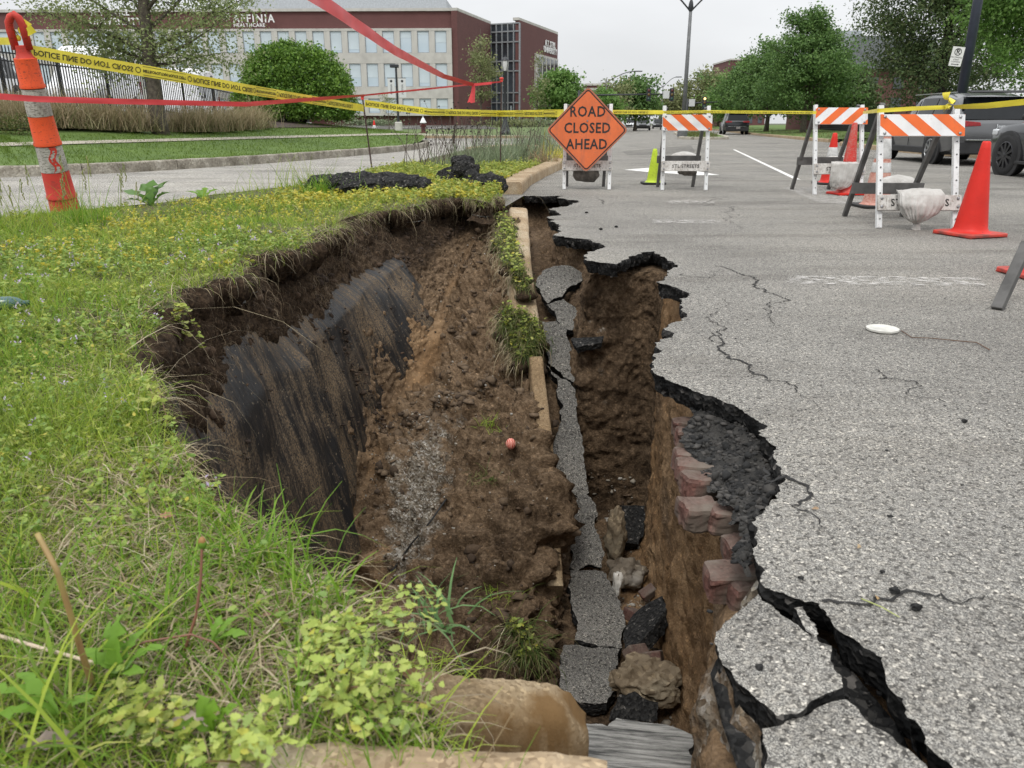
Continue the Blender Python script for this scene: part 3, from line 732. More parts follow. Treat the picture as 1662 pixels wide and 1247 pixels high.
# ---------------------------------------------------------------- slabs of asphalt
def slab(poly3, th, name, label, seed=0, top=M_ROAD, group=None, jagamp=.16, step=.018, tilt=None, extra=0):
    """broken slab: 3-D outline of its upper face (roughly planar), thickness TH; jagged black sides"""
    pts = [Vector(q) for q in poly3]; c = sum(pts, Vector()) / len(pts); nn_ = Vector()
    for i in range(len(pts)): nn_ += (pts[i] - c).cross(pts[(i + 1) % len(pts)] - c)
    if nn_.z < 0: pts.reverse(); nn_ = -nn_
    nn_.normalize(); ax = (pts[1] - pts[0]).normalized(); ax = (ax - nn_ * ax.dot(nn_)).normalized(); ay = nn_.cross(ax)
    p2 = [((q - c).dot(ax), (q - c).dot(ay)) for q in pts]; loop = jag(p2 + [p2[0]], jagamp, step, seed + 50)[:-1]
    n = len(loop); rows = 6; V = []
    L = np.array(loop); rad = L / (np.linalg.norm(L, axis=1)[:, None] + 1e-9)
    MM = np.array([ax, ay, nn_])
    for i in range(rows):
        f = i / (rows - 1); p3 = np.column_stack([L, np.full(n, -th * f)]); o_ = (fbm(p3 + seed, 25, 3) * .018 - .01 * f) if i else np.zeros(n)
        q = L + rad * np.reshape(o_ * np.ones(n), (-1, 1)); V.append(np.column_stack([q, np.full(n, -th * f)]) @ MM)
    V = np.concatenate(V); F = []
    mb = MB(); mb.v = [tuple(q) for q in V]
    tv = [Vector(q) for q in loop]; es = [(i, (i + 1) % n) for i in range(n)]
    ov, oe, of, oov, *_ = delaunay_2d_cdt(tv, es, [], 1, 1e-7)
    mb.cur = 0
    if len(ov) == n:
        mp = [o_[0] if o_ else 0 for o_ in oov]
        for f in of:
            f = [mp[i] for i in f]; a, b_, d = (L[f[0]], L[f[1]], L[f[2]])
            if (b_[0]-a[0])*(d[1]-a[1]) - (b_[1]-a[1])*(d[0]-a[0]) < 0: f.reverse()
            mb.f.append(tuple(f)); mb.m.append(0)
    else:
        mb.f.append(tuple(range(n))); mb.m.append(0)
    for k in range(rows - 1):
        for i in range(n):
            j = (i + 1) % n; mb.f.append((k*n + j, k*n + i, (k+1)*n + i, (k+1)*n + j)); mb.m.append(1)
    mb.f.append(tuple(reversed(range((rows-1)*n, rows*n)))); mb.m.append(1)
    o = mb.build(name, [top, M_TAR]); o.location = c
    return tag(o, label, 'asphalt slab', group)
def yf(py): return float(np.interp(py, [318, 345, 430, 500, 600, 680, 760, 850, 920, 1040, 1140], [9.4, 8.0, 6.2, 5.75, 5.3, 5.0, 4.72, 4.42, 4.22, 3.62, 3.18]))
def Q(px, py, dy=0.0): return PY(px, py, yf(py) + dy)
GS = 'fallen asphalt slabs in the hole'
M_ROADP = asphalt_mat('slab_asphalt', .62, 130.0)  # darker than the road: shade and wet of the hole put into the colour
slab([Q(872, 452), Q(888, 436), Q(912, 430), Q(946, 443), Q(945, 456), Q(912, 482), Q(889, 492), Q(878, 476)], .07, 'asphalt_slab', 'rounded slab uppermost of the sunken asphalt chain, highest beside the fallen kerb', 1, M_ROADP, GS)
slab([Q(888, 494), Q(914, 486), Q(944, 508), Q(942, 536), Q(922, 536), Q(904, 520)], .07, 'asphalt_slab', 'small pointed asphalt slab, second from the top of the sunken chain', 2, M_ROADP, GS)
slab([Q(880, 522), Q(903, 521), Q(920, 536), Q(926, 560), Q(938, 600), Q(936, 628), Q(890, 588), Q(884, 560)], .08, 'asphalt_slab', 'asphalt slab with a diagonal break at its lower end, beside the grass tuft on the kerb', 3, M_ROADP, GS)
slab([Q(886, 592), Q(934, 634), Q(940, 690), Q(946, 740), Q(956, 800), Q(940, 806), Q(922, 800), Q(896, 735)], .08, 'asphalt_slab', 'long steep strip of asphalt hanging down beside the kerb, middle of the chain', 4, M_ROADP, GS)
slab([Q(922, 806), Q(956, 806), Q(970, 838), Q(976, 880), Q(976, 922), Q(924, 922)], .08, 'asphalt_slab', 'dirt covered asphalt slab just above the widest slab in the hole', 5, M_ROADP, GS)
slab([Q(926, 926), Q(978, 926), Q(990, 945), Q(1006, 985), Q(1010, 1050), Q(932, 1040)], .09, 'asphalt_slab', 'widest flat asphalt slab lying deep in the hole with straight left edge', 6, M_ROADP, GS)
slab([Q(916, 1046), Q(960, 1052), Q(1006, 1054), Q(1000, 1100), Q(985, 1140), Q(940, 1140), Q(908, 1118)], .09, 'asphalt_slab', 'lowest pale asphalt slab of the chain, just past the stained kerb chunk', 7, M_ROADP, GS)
# slabs broken along the crack in the road
def R3(lst, z, dz): return [Vector((P(px, py, 0).x, P(px, py, 0).y, z + dz(px, py))) for px, py in lst]
slab(R3([(1232, 952), (1254, 972), (1280, 996), (1300, 1012), (1330, 1038), (1350, 1046), (1348, 1069), (1366, 1095), (1368, 1114), (1340, 1122), (1312, 1136), (1262, 1150), (1222, 1112), (1196, 1088), (1166, 1035), (1162, 1018), (1190, 985)], -.014, lambda x, y: (x - 1260) / 9000), .10, 'asphalt_slab', 'cracked pale asphalt slab at the brink right of the hole, above the wide black crack', 11, M_ROAD, 'broken slabs along the road crack', .14, .012)
slab(R3([(1240, 1160), (1268, 1158), (1318, 1142), (1345, 1128), (1376, 1124), (1398, 1148), (1450, 1190), (1508, 1256), (1600, 1400), (1260, 1400), (1238, 1247)], -.016, lambda x, y: (x - 1350) / 12000), .10, 'asphalt_slab', 'asphalt slab at the bottom edge of the photo, left of the black crack', 12, M_ROAD, 'broken slabs along the road crack', .14, .012)
slab(R3([(1290, 978), (1304, 976), (1326, 1005), (1332, 1034), (1324, 1036), (1310, 1015)], -.012, lambda x, y: 0), .08, 'asphalt_slab', 'narrow whitish asphalt sliver standing in the top of the black crack', 13, asphalt_mat('pale_sliver', 1.15, 120), 'broken slabs along the road crack', .2, .012)
# chunks lower down
def Z3(lst, z): return [P(px, py, z) for px, py in lst]
M_STRI = None
def striated():
    m, n, b = newmat('delaminated_asphalt'); v = coords(n, 'Object', (1.5, 16, 5))
    c = ramp(n, noise(n, v, 5, 6, .7), [(0.36, (.05, .05, .047)), (0.46, (.20, .195, .18)), (0.56, (.36, .35, .325)), (.72, (.50, .48, .45))])
    n.links.new(c, b.inputs['Base Color']); b.inputs['Roughness'].default_value = .9; x = bump(n, b, noise(n, v, 5, 6, .7), .9, .02); bump(n, b, noise(n, coords(n), 120, 3), .6, .004, x); return m
M_STRI = striated()
slab([P(950, 1176, -.36), P(1000, 1170, -.38), P(1082, 1174, -.38), P(1128, 1196, -.38), P(1134, 1240, -.34), P(1110, 1300, -.32), P(905, 1300, -.28), P(915, 1200, -.33)], .07, 'asphalt_slab', 'grey split slab with layered grain at the foot of the photo beside the kerb end', 15, M_STRI, GS, .18)
slab([P(992, 1168, -1.86), P(1004, 1128, -1.80), P(1030, 1122, -1.78), P(1068, 1140, -1.82), P(1066, 1170, -1.88)], .10, 'asphalt_slab', 'small dark ribbed asphalt piece under the round concrete lump', 16, M_TAR, GS)
slab([P(1010, 1046, -1.82), P(1014, 1022, -1.84), P(1050, 985, -1.78), P(1074, 966, -1.7), P(1082, 982, -1.68), P(1062, 1020, -1.74), P(1036, 1052, -1.82)], .08, 'asphalt_slab', 'black asphalt wedge leaning on the sandy wall at the bottom right', 17, M_TAR, GS)
slab([PY(998, 826, 4.9), PY(1020, 820, 4.95), PY(1046, 822, 5.0), PY(1046, 862, 4.8), PY(1036, 884, 4.7), PY(1012, 880, 4.68), PY(1002, 850, 4.8)], .12, 'asphalt_slab', 'black asphalt block at the foot of the far sandy wall', 18, M_TAR, GS)
slab([PY(928, 548, 5.22), PY(980, 546, 5.2), PY(976, 556, 5.12), PY(936, 566, 5.1)], .05, 'asphalt_slab', 'thin black asphalt shelf sticking out of the wall behind the small pointed slab', 19, M_TAR, GS)

# ---------------------------------------------------------------- kerbs
def kerb_run(stations, name, label, mat, w=.3, h=.30, cat='kerb', seed=0, group=None, nz=.006, seg=.03, wvec=None):
    """kerb with rounded arrises swept along STATIONS [(centre of top, side vector)]"""
    prof = [(-.5, -1), (-.5, -.12), (-.46, -.03), (-.38, 0), (-.2, .0), (0, .0), (.2, .0), (.38, 0), (.46, -.03), (.5, -.12), (.5, -1)]
    cs = [Vector(s[0]) for s in stations]; ss = [Vector(s[1]) for s in stations]
    pts = []; sv = []
    for i in range(len(cs) - 1):
        m = max(1, int((cs[i+1] - cs[i]).length / seg))
        for j in range(m): pts.append(cs[i].lerp(cs[i+1], j / m)); sv.append(ss[i].lerp(ss[i+1], j / m))
    pts.append(cs[-1]); sv.append(ss[-1]); V = []
    for i, p in enumerate(pts):
        d = (pts[min(i+1, len(pts)-1)] - pts[max(i-1, 0)]).normalized(); s = sv[i]; s = (s - d * s.dot(d)).normalized(); up = s.cross(d)
        for a, b in prof: V.append(p + s * (a * w) + up * (b * h))
    V = np.array([q[:] for q in V]); k = len(prof); n = len(pts)
    V += (fbm(V + seed, 14, 3) * nz)[:, None] * np.array([.5, .5, 1]) + (fbm(V + seed + 3, 3, 2) * nz)[:, None] * np.array([1, .3, .6])
    mb = MB(); mb.v = [tuple(q) for q in V]
    for i in range(n - 1):
        for j in range(k - 1): mb.f.append((i*k+j, (i+1)*k+j, (i+1)*k+j+1, i*k+j+1))
        mb.f.append((i*k + k - 1, (i+1)*k + k - 1, (i+1)*k, i*k))
    mb.f += [tuple(range(k)), tuple(reversed(range((n-1)*k, n*k)))]; mb.m = [0] * len(mb.f)
    o = mb.build(name, mat, auto=50)
    return tag(o, label, cat, group)
# in place, beyond the hole
kerb_run([((-.03, 9.98, .15), (1, -.05, 0)), ((.12, 11.5, .15), (1, -.15, 0)), ((.38, 13.2, .15), (1, -.2, 0))], 'kerb', 'tan kerb end standing at the far brink of the hole', M_KERB, .31, .36)
kerb_run([((.385, 13.22, .15), (1, -.2, 0)), ((.85, 15.8, .15), (1, -.15, 0)), ((1.6, 22, .15), (1, .1, 0)), ((1.1, 26.8, .15), (.7, .7, 0)), ((-.2, 28.2, .15), (0, 1, 0)), ((-1.3, 25.2, .15), (-1, .2, 0))], 'kerb', 'long tan kerb of the planting strip running on behind the orange sign', M_KERB, .30, .3, seg=.15)
# in place under the camera
kerb_run([((-.34, .735, .146), (0, -1, 0)), ((-.12, .730, .15), (0, -1, 0)), ((.02, .722, .15), (-.05, -1, 0)), ((.092, .712, .145), (-.1, -1, 0))], 'kerb', 'pale speckled kerb block across the bottom edge of the photo', M_KERB, .30, .34, seed=4, nz=.01, seg=.012)
o_ = bpy.data.objects['kerb.002']; o_.location = (0, -.138, .006)
# fallen: one tilted length from the far brink, a second below it
def kst(pxl, pxr, py, extra=.0):
    a, b = Q(pxl, py), Q(pxr, py); return a, b
def fallen(rows, w, name, label, seed, m=None, lift=0.0):
    stn = []
    for (xr, py, tilt) in rows:
        b = Q(xr, py, lift); s = Vector((math.cos(tilt), 0, -math.sin(tilt)))
        stn.insert(0, (b - s * (w / 2), s))
    return kerb_run(stn, name, label, m or M_KERB, w, .30, seed=seed, group='kerb lengths fallen into the hole', seg=.05)
fallen([(857, 338, .05), (863, 420, .08), (873, 500, .15), (881, 575, .3)], .20, 'fallen_kerb', 'long tan kerb tipped down along the right of the grass tufts', 7)
fallen([(882, 580, .1), (891, 655, .1), (899, 730, .1), (908, 820, .1), (916, 952, .1)], .10, 'fallen_kerb', 'lower tan kerb buried under the soil clods beside the steep slabs', 8, stone_mat('muddy_kerb', (.24, .17, .10), (.13, .09, .05), (.33, .26, .17), 140.0), -.24)
# stained chunk just beyond the near kerb
def chunk():
    a = P(630, 1112, -.02); b = P(952, 1148, -.12); n = 70; prof = []
    V = []; k = 18
    for i in range(n):
        t = i / (n - 1); p = a.lerp(b, t); taper = 1 - .22 * t - (.25 * max(0, t - .92) / .08)
        for j in range(k):
            # outline across: rounded top, near-vertical face towards the camera
            u = j / (k - 1)
            if u < .3: q = (.055, -.36 + 1.2 * u)
            elif u < .5: q = (.055 - .10 * (u - .3) / .2, -.002 - .004 * (u - .3))
            else: q = (-.050 - .07 * (u - .5), -.008 - (u - .5) * .75)
            V.append((p.x, p.y + q[0] * taper, p.z + q[1] * taper - .045 * max(0, (t - .82) / .18) ** 1.5))
    V = np.array(V); V += (fbm(V, 11, 4) * .009)[:, None] * np.array([.4, 1, 1]); V += (np.abs(fbm(V + 7, 45, 3)) * .006)[:, None]
    mb = MB(); mb.v = [tuple(q) for q in V]
    for i in range(n - 1):
        for j in range(k - 1): mb.f.append((i*k+j, (i+1)*k+j, (i+1)*k+j+1, i*k+j+1))
    mb.f += [tuple(range(k)), tuple(reversed(range((n-1)*k, n*k)))]; mb.f += [((i+1)*k, i*k, i*k+k-1, (i+1)*k+k-1) for i in range(n-1)]; mb.m = [0]*len(mb.f)
    o = mb.build('kerb_chunk', M_KERBDIRT, auto=60); tag(o, 'brown stained kerb chunk lying at the near end of the hole', 'kerb')
chunk()

# ---------------------------------------------------------------- old brick pavement under the asphalt
bl = MB()
ledge = [P(1122, 655, -.06), P(1245, 690, -.05), P(1258, 745, -.05), P(1272, 790, -.05), P(1255, 830, -.05), P(1240, 870, -.06), P(1232, 930, -.06), P(1190, 925, -.1), P(1200, 860, -.1), P(1165, 800, -.1), P(1130, 740, -.1), P(1112, 690, -.1)]
lp0 = [(q.x, q.y) for q in ledge]; lp = jag(lp0 + [lp0[0]], .30, .012, 44)[:-1]
gx_, gy_ = np.meshgrid(np.arange(.2, 1.0, .012), np.arange(1.2, 2.6, .012)); ex = np.column_stack([gx_.ravel(), gy_.ravel()]); ex = ex[pip(ex, lp)]
HEA = np.array(HE)
def ledge_z(V):
    d = np.sqrt(((V[:, None, :] - HEA[None, ::4, :]) ** 2).sum(-1)).min(1); q = np.column_stack([V, V[:, 0] * 0])
    return np.interp(d, [0, .05, .12, .2], [-.055, -.10, -.125, -.14]) + fbm(q, 14, 4) * .028 + np.abs(fbm(q + 5, 40, 3)) * .022 - .008
M_BASE = simple('black_road_base', (.045, .042, .038), .95, .35, 24.0, .9, 90, col2=(.012, .012, .012))
brickbed = cdt_sheet(lp, [], ex, ledge_z, 'brick_pavement_bed', M_BASE, False); tag(brickbed, kind='structure')
brs = [  # pixel of the near lower-left top corner, length along x, width along y, turn, drop
 (1098, 683, .10, .075, .05, -.125), (1102, 702, .11, .085, -.1, -.13), (1100, 737, .13, .085, .08, -.13), (1104, 755, .14, .09, -.04, -.13), (1155, 752, .10, .085, .05, -.13),
 (1112, 778, .20, .085, -.03, -.135), (1108, 822, .11, .09, .06, -.14), (1162, 836, .13, .09, -.08, -.145), (1186, 884, .12, .09, .1, -.15), (1156, 934, .17, .09, -.05, -.15), (1193, 955, .1, .08, .1, -.16)]
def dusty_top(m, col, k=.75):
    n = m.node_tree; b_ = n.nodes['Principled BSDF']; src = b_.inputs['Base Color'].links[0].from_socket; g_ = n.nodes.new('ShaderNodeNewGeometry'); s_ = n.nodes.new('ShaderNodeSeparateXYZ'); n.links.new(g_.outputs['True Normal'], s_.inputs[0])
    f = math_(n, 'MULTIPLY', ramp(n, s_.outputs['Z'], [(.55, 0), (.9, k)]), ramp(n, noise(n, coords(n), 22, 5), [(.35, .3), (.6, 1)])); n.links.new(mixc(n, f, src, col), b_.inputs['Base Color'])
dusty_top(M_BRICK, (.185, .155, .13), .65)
bt = thing('brick_layer', 'row of old red paving bricks jutting from under the broken asphalt edge', 'brick pavement', (.55, 1.9, -.14))
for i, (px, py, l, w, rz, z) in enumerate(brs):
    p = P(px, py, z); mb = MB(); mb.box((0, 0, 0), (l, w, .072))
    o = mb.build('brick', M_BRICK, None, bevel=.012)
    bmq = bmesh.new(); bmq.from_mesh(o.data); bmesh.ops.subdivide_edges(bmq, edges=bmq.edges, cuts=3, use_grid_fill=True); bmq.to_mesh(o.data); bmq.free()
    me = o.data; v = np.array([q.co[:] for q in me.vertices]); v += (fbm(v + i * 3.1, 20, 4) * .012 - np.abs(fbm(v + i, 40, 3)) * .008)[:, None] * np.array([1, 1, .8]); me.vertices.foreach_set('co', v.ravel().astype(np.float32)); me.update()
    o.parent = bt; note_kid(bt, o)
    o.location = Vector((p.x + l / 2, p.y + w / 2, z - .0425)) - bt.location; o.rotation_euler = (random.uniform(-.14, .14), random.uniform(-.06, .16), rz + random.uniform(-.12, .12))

# ---------------------------------------------------------------- rubble in the hole
def rock(px, py, z, r, name, label, mat, seed, sub=4, nz=.35, freq=1.6, rot=(0, 0, 0), cat='rubble'):
    p = P(px, py, z); mb = MB(); mb.blob((0, 0, 0), r, Euler(rot).to_matrix(), nz, seed, sub, freq)
    o = mb.build(name, mat, auto=40); o.location = p
    v = np.array([q.co[:] for q in o.data.vertices]); v += ((fbm(v + seed, 30, 3) * .012 + np.abs(fbm(v + seed, 14, 3)) * .12 * min(r) * (min(r) > .05)) * min(1, min(r) / .03))[:, None] * np.sign(v) * 1.0; o.data.vertices.foreach_set('co', v.ravel().astype(np.float32))
    return tag(o, label, cat)
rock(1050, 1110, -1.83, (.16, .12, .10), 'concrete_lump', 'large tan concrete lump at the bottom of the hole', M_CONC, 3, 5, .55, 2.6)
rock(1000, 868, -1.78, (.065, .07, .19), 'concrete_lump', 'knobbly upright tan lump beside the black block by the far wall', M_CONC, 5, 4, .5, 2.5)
rock(1018, 930, -1.93, (.12, .11, .09), 'concrete_lump', 'grey pebbly concrete lump between the wide slab and the sand wall', stone_mat('pebbly', (.17, .145, .115), (.09, .07, .05), (.30, .285, .26), 30, 1.0), 8, 4, .4, 2.5)
rock(1002, 950, -1.86, (.03, .04, .10), 'white_stone', 'small white upright stone beside the widest slab', stone_mat('white_st', (.6, .58, .54), (.4, .38, .34), (.7, .7, .68), 30), 9, 3, .3, 2)
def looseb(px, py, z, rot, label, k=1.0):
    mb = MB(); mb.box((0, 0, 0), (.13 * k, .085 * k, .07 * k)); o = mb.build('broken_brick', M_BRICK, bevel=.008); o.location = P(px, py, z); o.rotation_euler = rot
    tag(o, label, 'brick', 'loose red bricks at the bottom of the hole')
looseb(1034, 1062, -1.80, (.5, .3, .6), 'dark red brick resting on the round concrete lump')
looseb(1062, 1068, -1.82, (-.3, .6, 1.2), 'brick tilted against the sand wall right of the round lump')
looseb(1030, 1000, -1.92, (.4, .2, 2.1), 'brick half hidden under the black asphalt wedge')
looseb(1052, 962, -1.95, (.2, -.5, .3), 'brick bit among the rubble above the black wedge', .8)
looseb(1066, 996, -1.8, (.2, -.5, 1.3), 'brick bit by the foot of the sand wall', .7)
def stuff_stones(name, pts, rmin, rmax, mat, seed, flat=.7):
    r = np.random.default_rng(seed); vs_, fs = ico(1); vs_ = np.array(vs_); fs = np.array(fs); V = []; F = []
    n = len(pts); rad = rmin * (rmax / rmin) ** (r.random(n) ** 2.2)
    for i, p in enumerate(pts):
        s = rad[i] * r.uniform(.5, 1.4, 3) * np.array([1, 1, flat]); q = vs_ * s * (1 + r.normal(0, .26, (len(vs_), 1)))
        a = r.uniform(0, 6.28); ca, sa = math.cos(a), math.sin(a); q = q @ np.array([[ca, -sa, 0], [sa, ca, 0], [0, 0, 1]]).T
        V.append(q + p); F.append(fs + i * len(vs_))
    o = np_mesh(name, np.concatenate(V), np.concatenate(F), mat, smooth=False); return tag(o, kind='stuff')
def islandmat(name, cols, rough=.9, bmp=.4):
    m, n, b = newmat(name); g_ = n.nodes.new('ShaderNodeNewGeometry'); k = len(cols)
    c = ramp(n, g_.outputs['Random Per Island'], [(i / (k - 1), q) for i, q in enumerate(cols)], 'CONSTANT')
    v = coords(n); f = ramp(n, noise(n, v, 60, 3), [(.3, .7), (.7, 1.15)]); c = mixc(n, 1.0, c, f, 'MULTIPLY')
    n.links.new(c, b.inputs['Base Color']); b.inputs['Roughness'].default_value = rough; bump(n, b, noise(n, v, 70, 4), bmp, .006); return m
M_PEB = islandmat('pebbles', [(.10, .07, .045), (.16, .11, .07), (.3, .27, .22), (.12, .08, .05), (.30, .27, .22), (.2, .17, .13), (.09, .06, .04), (.40, .38, .34), (.15, .06, .04)])
M_CLOD = islandmat('clods', [(.085, .056, .034), (.12, .082, .05), (.06, .04, .025), (.15, .105, .066), (.10, .068, .042)], .95, .9)
B2f = B2.reshape(-1, 3); Uf = U.ravel(); TG = tone[..., 1].ravel()
sel = np.where((Uf > 2.9) & (Uf < 6.0))[0]
wts = .12 + 3.0 * np.clip(TG[sel] - .2, 0, 1); wts /= wts.sum()
stuff_stones('pebbles', B2f[rng.choice(sel, 3200, p=wts)], .004, .014, M_PEB, 3)
stuff_stones('soil_clods', B2f[rng.choice(np.where((Uf > 3.4) & (Uf < 6.0) & (B2f[:, 1] > 2.4))[0], 2600)], .006, .045, M_CLOD, 4, .7)
stuff_stones('soil_crumbs', B2f[rng.choice(np.where((Uf > .5) & (Uf < 2.2))[0], 1500)], .006, .035, islandmat('topsoil_crumbs', [(.05, .032, .02), (.08, .05, .03), (.035, .022, .014), (.10, .066, .04)], .95, .9), 6, .8)
sel_f = np.where((Uf > 1.9) & (Uf < 3.1) & (B2f[:, 1] > 1.8) & (B2f[:, 1] < 7))[0]
stuff_stones('soil_crumbs', B2f[rng.choice(sel_f, 900)] + np.array([.05, 0, .01]), .003, .020, bpy.data.materials['topsoil_crumbs'], 16)
stuff_stones('rubble', B2f[rng.choice(np.where((Uf > 7.2) & (Uf < 9.0) & (B2f[:, 1] > 2.2) & (B2f[:, 2] < -1.6))[0], 900)], .006, .032, M_PEB, 5)
lz = np.column_stack([ex, ledge_z(ex)]); stuff_stones('asphalt_crumbs', lz[rng.choice(len(lz), 1500)], .003, .016, islandmat('crumbs', [(.02,)*3, (.04, .038, .035), (.07, .065, .06), (.012,)*3, (.15, .14, .13)]), 8)
rr = np.array([P(*q)[:] for q in [(1442, 958), (1486, 985), (1395, 945)]]); 
ctr = np.concatenate([np.array(CR)[rng.choice(len(CR), 260)] + rng.normal(0, .03, (260, 2)) - np.array([.035, .02])]); stuff_stones('crack_crumbs', np.column_stack([ctr, rng.uniform(-.095, -.075, 260)]), .002, .008, bpy.data.materials['crumbs'], 9)
for k, (px, py, s) in enumerate([(1452, 958, .008), (1487, 985, .007), (1300, 938, .005), (1432, 928, .004), (1232, 1083, .005), (1445, 838, .005), (1565, 683, .006), (952, 345, .014), (1000, 368, .012), (975, 372, .012)]):
    rock(px, py, .004 + s * .4, (s * 1.3, s, s * .7), 'asphalt_crumb', ['black crumb of asphalt lying on the road right of the crack', 'black asphalt crumb right of the first, farther from the crack', 'black crumb just above the head of the black crack', 'dark crumb on the road above the pair of crumbs', 'dark crumb on the cracked slab at the brink', 'small dark speck of asphalt on the road, midway to the right edge', 'dark crumb on the open road right of the long crack', 'asphalt crumb by the far corner of the hole', 'asphalt crumb on the road below the orange sign', 'asphalt crumb near the far brink'][k], M_TAR, k + 20, 2, .7, 2.4, cat='asphalt crumb')

# loose grit lying on the road near the brink
gr_ = np.column_stack([rng.uniform(.2, 3.4, 9000), rng.uniform(.75, 4.5, 9000)]); gr_ = gr_[~pip(gr_, HOLE)]; gd = np.sqrt(((gr_[:, None, :] - np.array(ROADEDGE)[None, ::6, :]) ** 2).sum(-1)).min(1); gr_ = gr_[(gd > .02) & (rng.random(len(gr_)) < np.clip(.10 + .6 * np.exp(-gd / .12), 0, 1))]
stuff_stones('grit', np.column_stack([gr_, np.full(len(gr_), .001)]), .0012, .0050, islandmat('grit', [(.45, .43, .39), (.3, .28, .25), (.12, .115, .11), (.55, .53, .49), (.03, .03, .03), (.38, .33, .26)]), 15)
# ================================================================ PLANTS ON THE MEDIAN AND ROUND THE HOLE
def blades(pos, length, width, lean, mat, name, segs=3, seed=0, kind='stuff', droop=.5, dirv=None, taper=.15, parent=None, twist=True):
    """grass blades: one curved strip each. pos (n,3); length/width arrays; lean 0..1"""
    r = np.random.default_rng(seed); n = len(pos); pos = np.asarray(pos, float)
    length = np.broadcast_to(length, n); width = np.broadcast_to(width, n); lean = np.broadcast_to(lean, n)
    a = r.uniform(0, 2 * np.pi, n) if dirv is None else dirv
    dx, dy = np.cos(a), np.sin(a); b = a + r.uniform(-1.2, 1.2, n) if twist else a
    sx, sy = -np.sin(b), np.cos(b); V = np.zeros((n, (segs + 1) * 2, 3)); p = pos.copy()
    th = np.clip(lean * 1.2 + r.normal(0, .12, n), -.1, 1.9); step = length / segs
    for k in range(segs + 1):
        w = width * (1 - (1 - taper) * (k / segs) ** 1.4) * .5
        V[:, 2*k] = p - np.column_stack([sx * w, sy * w, w * 0]); V[:, 2*k+1] = p + np.column_stack([sx * w, sy * w, w * 0])
        s, c = np.sin(th), np.cos(th); p = p + np.column_stack([dx * s, dy * s, c]) * step[:, None]
        th = th + droop * (.5 + lean) * r.uniform(.5, 1.4, n)
    f = np.array([[2*k, 2*k+1, 2*k+3, 2*k+2] for k in range(segs)])
    F = (f[None] + (np.arange(n) * (segs + 1) * 2)[:, None, None]).reshape(-1, 4)
    o = np_mesh(name, V.reshape(-1, 3), F, mat, parent, smooth=True)
    return tag(o, kind=kind) if kind else o
G_GREEN = leafmat('grass_green', [(.12, .20, .024), (.20, .31, .034), (.29, .40, .045), (.40, .49, .065), (.16, .26, .036), (.45, .47, .12)], .45, .4)
G_BRIGHT = leafmat('grass_bright', [(.10, .22, .02), (.17, .32, .03), (.25, .40, .05)], .4, .4)
G_STRAW = leafmat('grass_straw', [(.34, .27, .16), (.46, .39, .25), (.24, .18, .10), (.55, .48, .34), (.17, .12, .07)], .8, .2)
G_ROOT = leafmat('roots', [(.20, .14, .085), (.34, .26, .17), (.12, .08, .05), (.42, .34, .24)], .85, .1)
G_WEED = leafmat('weed_leaf', [(.22, .30, .06), (.33, .40, .07), (.44, .49, .10), (.28, .36, .08), (.52, .53, .16), (.19, .27, .07), (.58, .50, .09)], .5, .35)
G_WEEDG = leafmat('weed_leaf_pale', [(.17, .29, .06), (.26, .38, .085), (.38, .48, .13), (.30, .41, .09), (.21, .33, .11), (.44, .46, .08)], .5, .35)
G_YELLOW = leafmat('weed_leaf_yellow', [(.54, .48, .06), (.64, .55, .07), (.42, .44, .07), (.68, .58, .14), (.33, .38, .07)], .5, .35)
G_FLOWER = leafmat('henbit_flower', [(.45, .34, .55), (.60, .50, .68), (.70, .64, .76)], .5, .4)
G_STEM = leafmat('weed_stem', [(.20, .12, .07), (.28, .22, .09), (.24, .26, .09), (.30, .17, .12)], .6, .1)

def leaf_disc(kind):
    """scalloped, cupped henbit leaf (fan), unit size, stalk at the origin; or pointed leaf"""
    if kind == 'henbit':
        n = 11; pts = [(0, 0, 0)]
        for i in range(n):
            t = -1.25 + 2.5 * i / (n - 1); r_ = 1.0 if i % 2 == 0 else .80; pts.append((math.cos(t) * r_, math.sin(t) * r_, .10 + .16 * abs(t)))
        return np.array(pts), np.array([[0, i, i + 1] for i in range(1, n)])
    pts = [(0, 0, 0), (.45, .28, .08), (1, 0, -.05), (.45, -.28, .08)]
    return np.array(pts, float), np.array([[0, 2, 1], [0, 3, 2]])
def scatter_leaves(pos, size, mat, name, kind='henbit', seed=0, tilt=(.0, .9), az=None, objkind='stuff', parent=None):
    r = np.random.default_rng(seed); lv, lf = leaf_disc(kind); n = len(pos); m = len(lv)
    a = r.uniform(0, 2*np.pi, n) if az is None else az; t = r.uniform(tilt[0], tilt[1], n); s = np.broadcast_to(size, n) * r.uniform(.65, 1.3, n)
    ca, sa, ct, st = np.cos(a), np.sin(a), np.cos(t), np.sin(t); rl = r.normal(0, .35, n)
    X = lv[None, :, 0] * s[:, None]; Y = lv[None, :, 1] * s[:, None]; Z = lv[None, :, 2] * s[:, None]
    Y, Z = Y * np.cos(rl)[:, None] - Z * np.sin(rl)[:, None], Y * np.sin(rl)[:, None] + Z * np.cos(rl)[:, None]
    X2 = X * ct[:, None] - Z * st[:, None]; Z2 = X * st[:, None] + Z * ct[:, None]
    V = np.stack([X2 * ca[:, None] - Y * sa[:, None], X2 * sa[:, None] + Y * ca[:, None], Z2], -1) + np.asarray(pos)[:, None, :]
    F = (lf[None] + (np.arange(n) * m)[:, None, None]).reshape(-1, 3)
    o = np_mesh(name, V.reshape(-1, 3), F, mat, parent, smooth=True)
    return tag(o, kind=objkind) if objkind else o
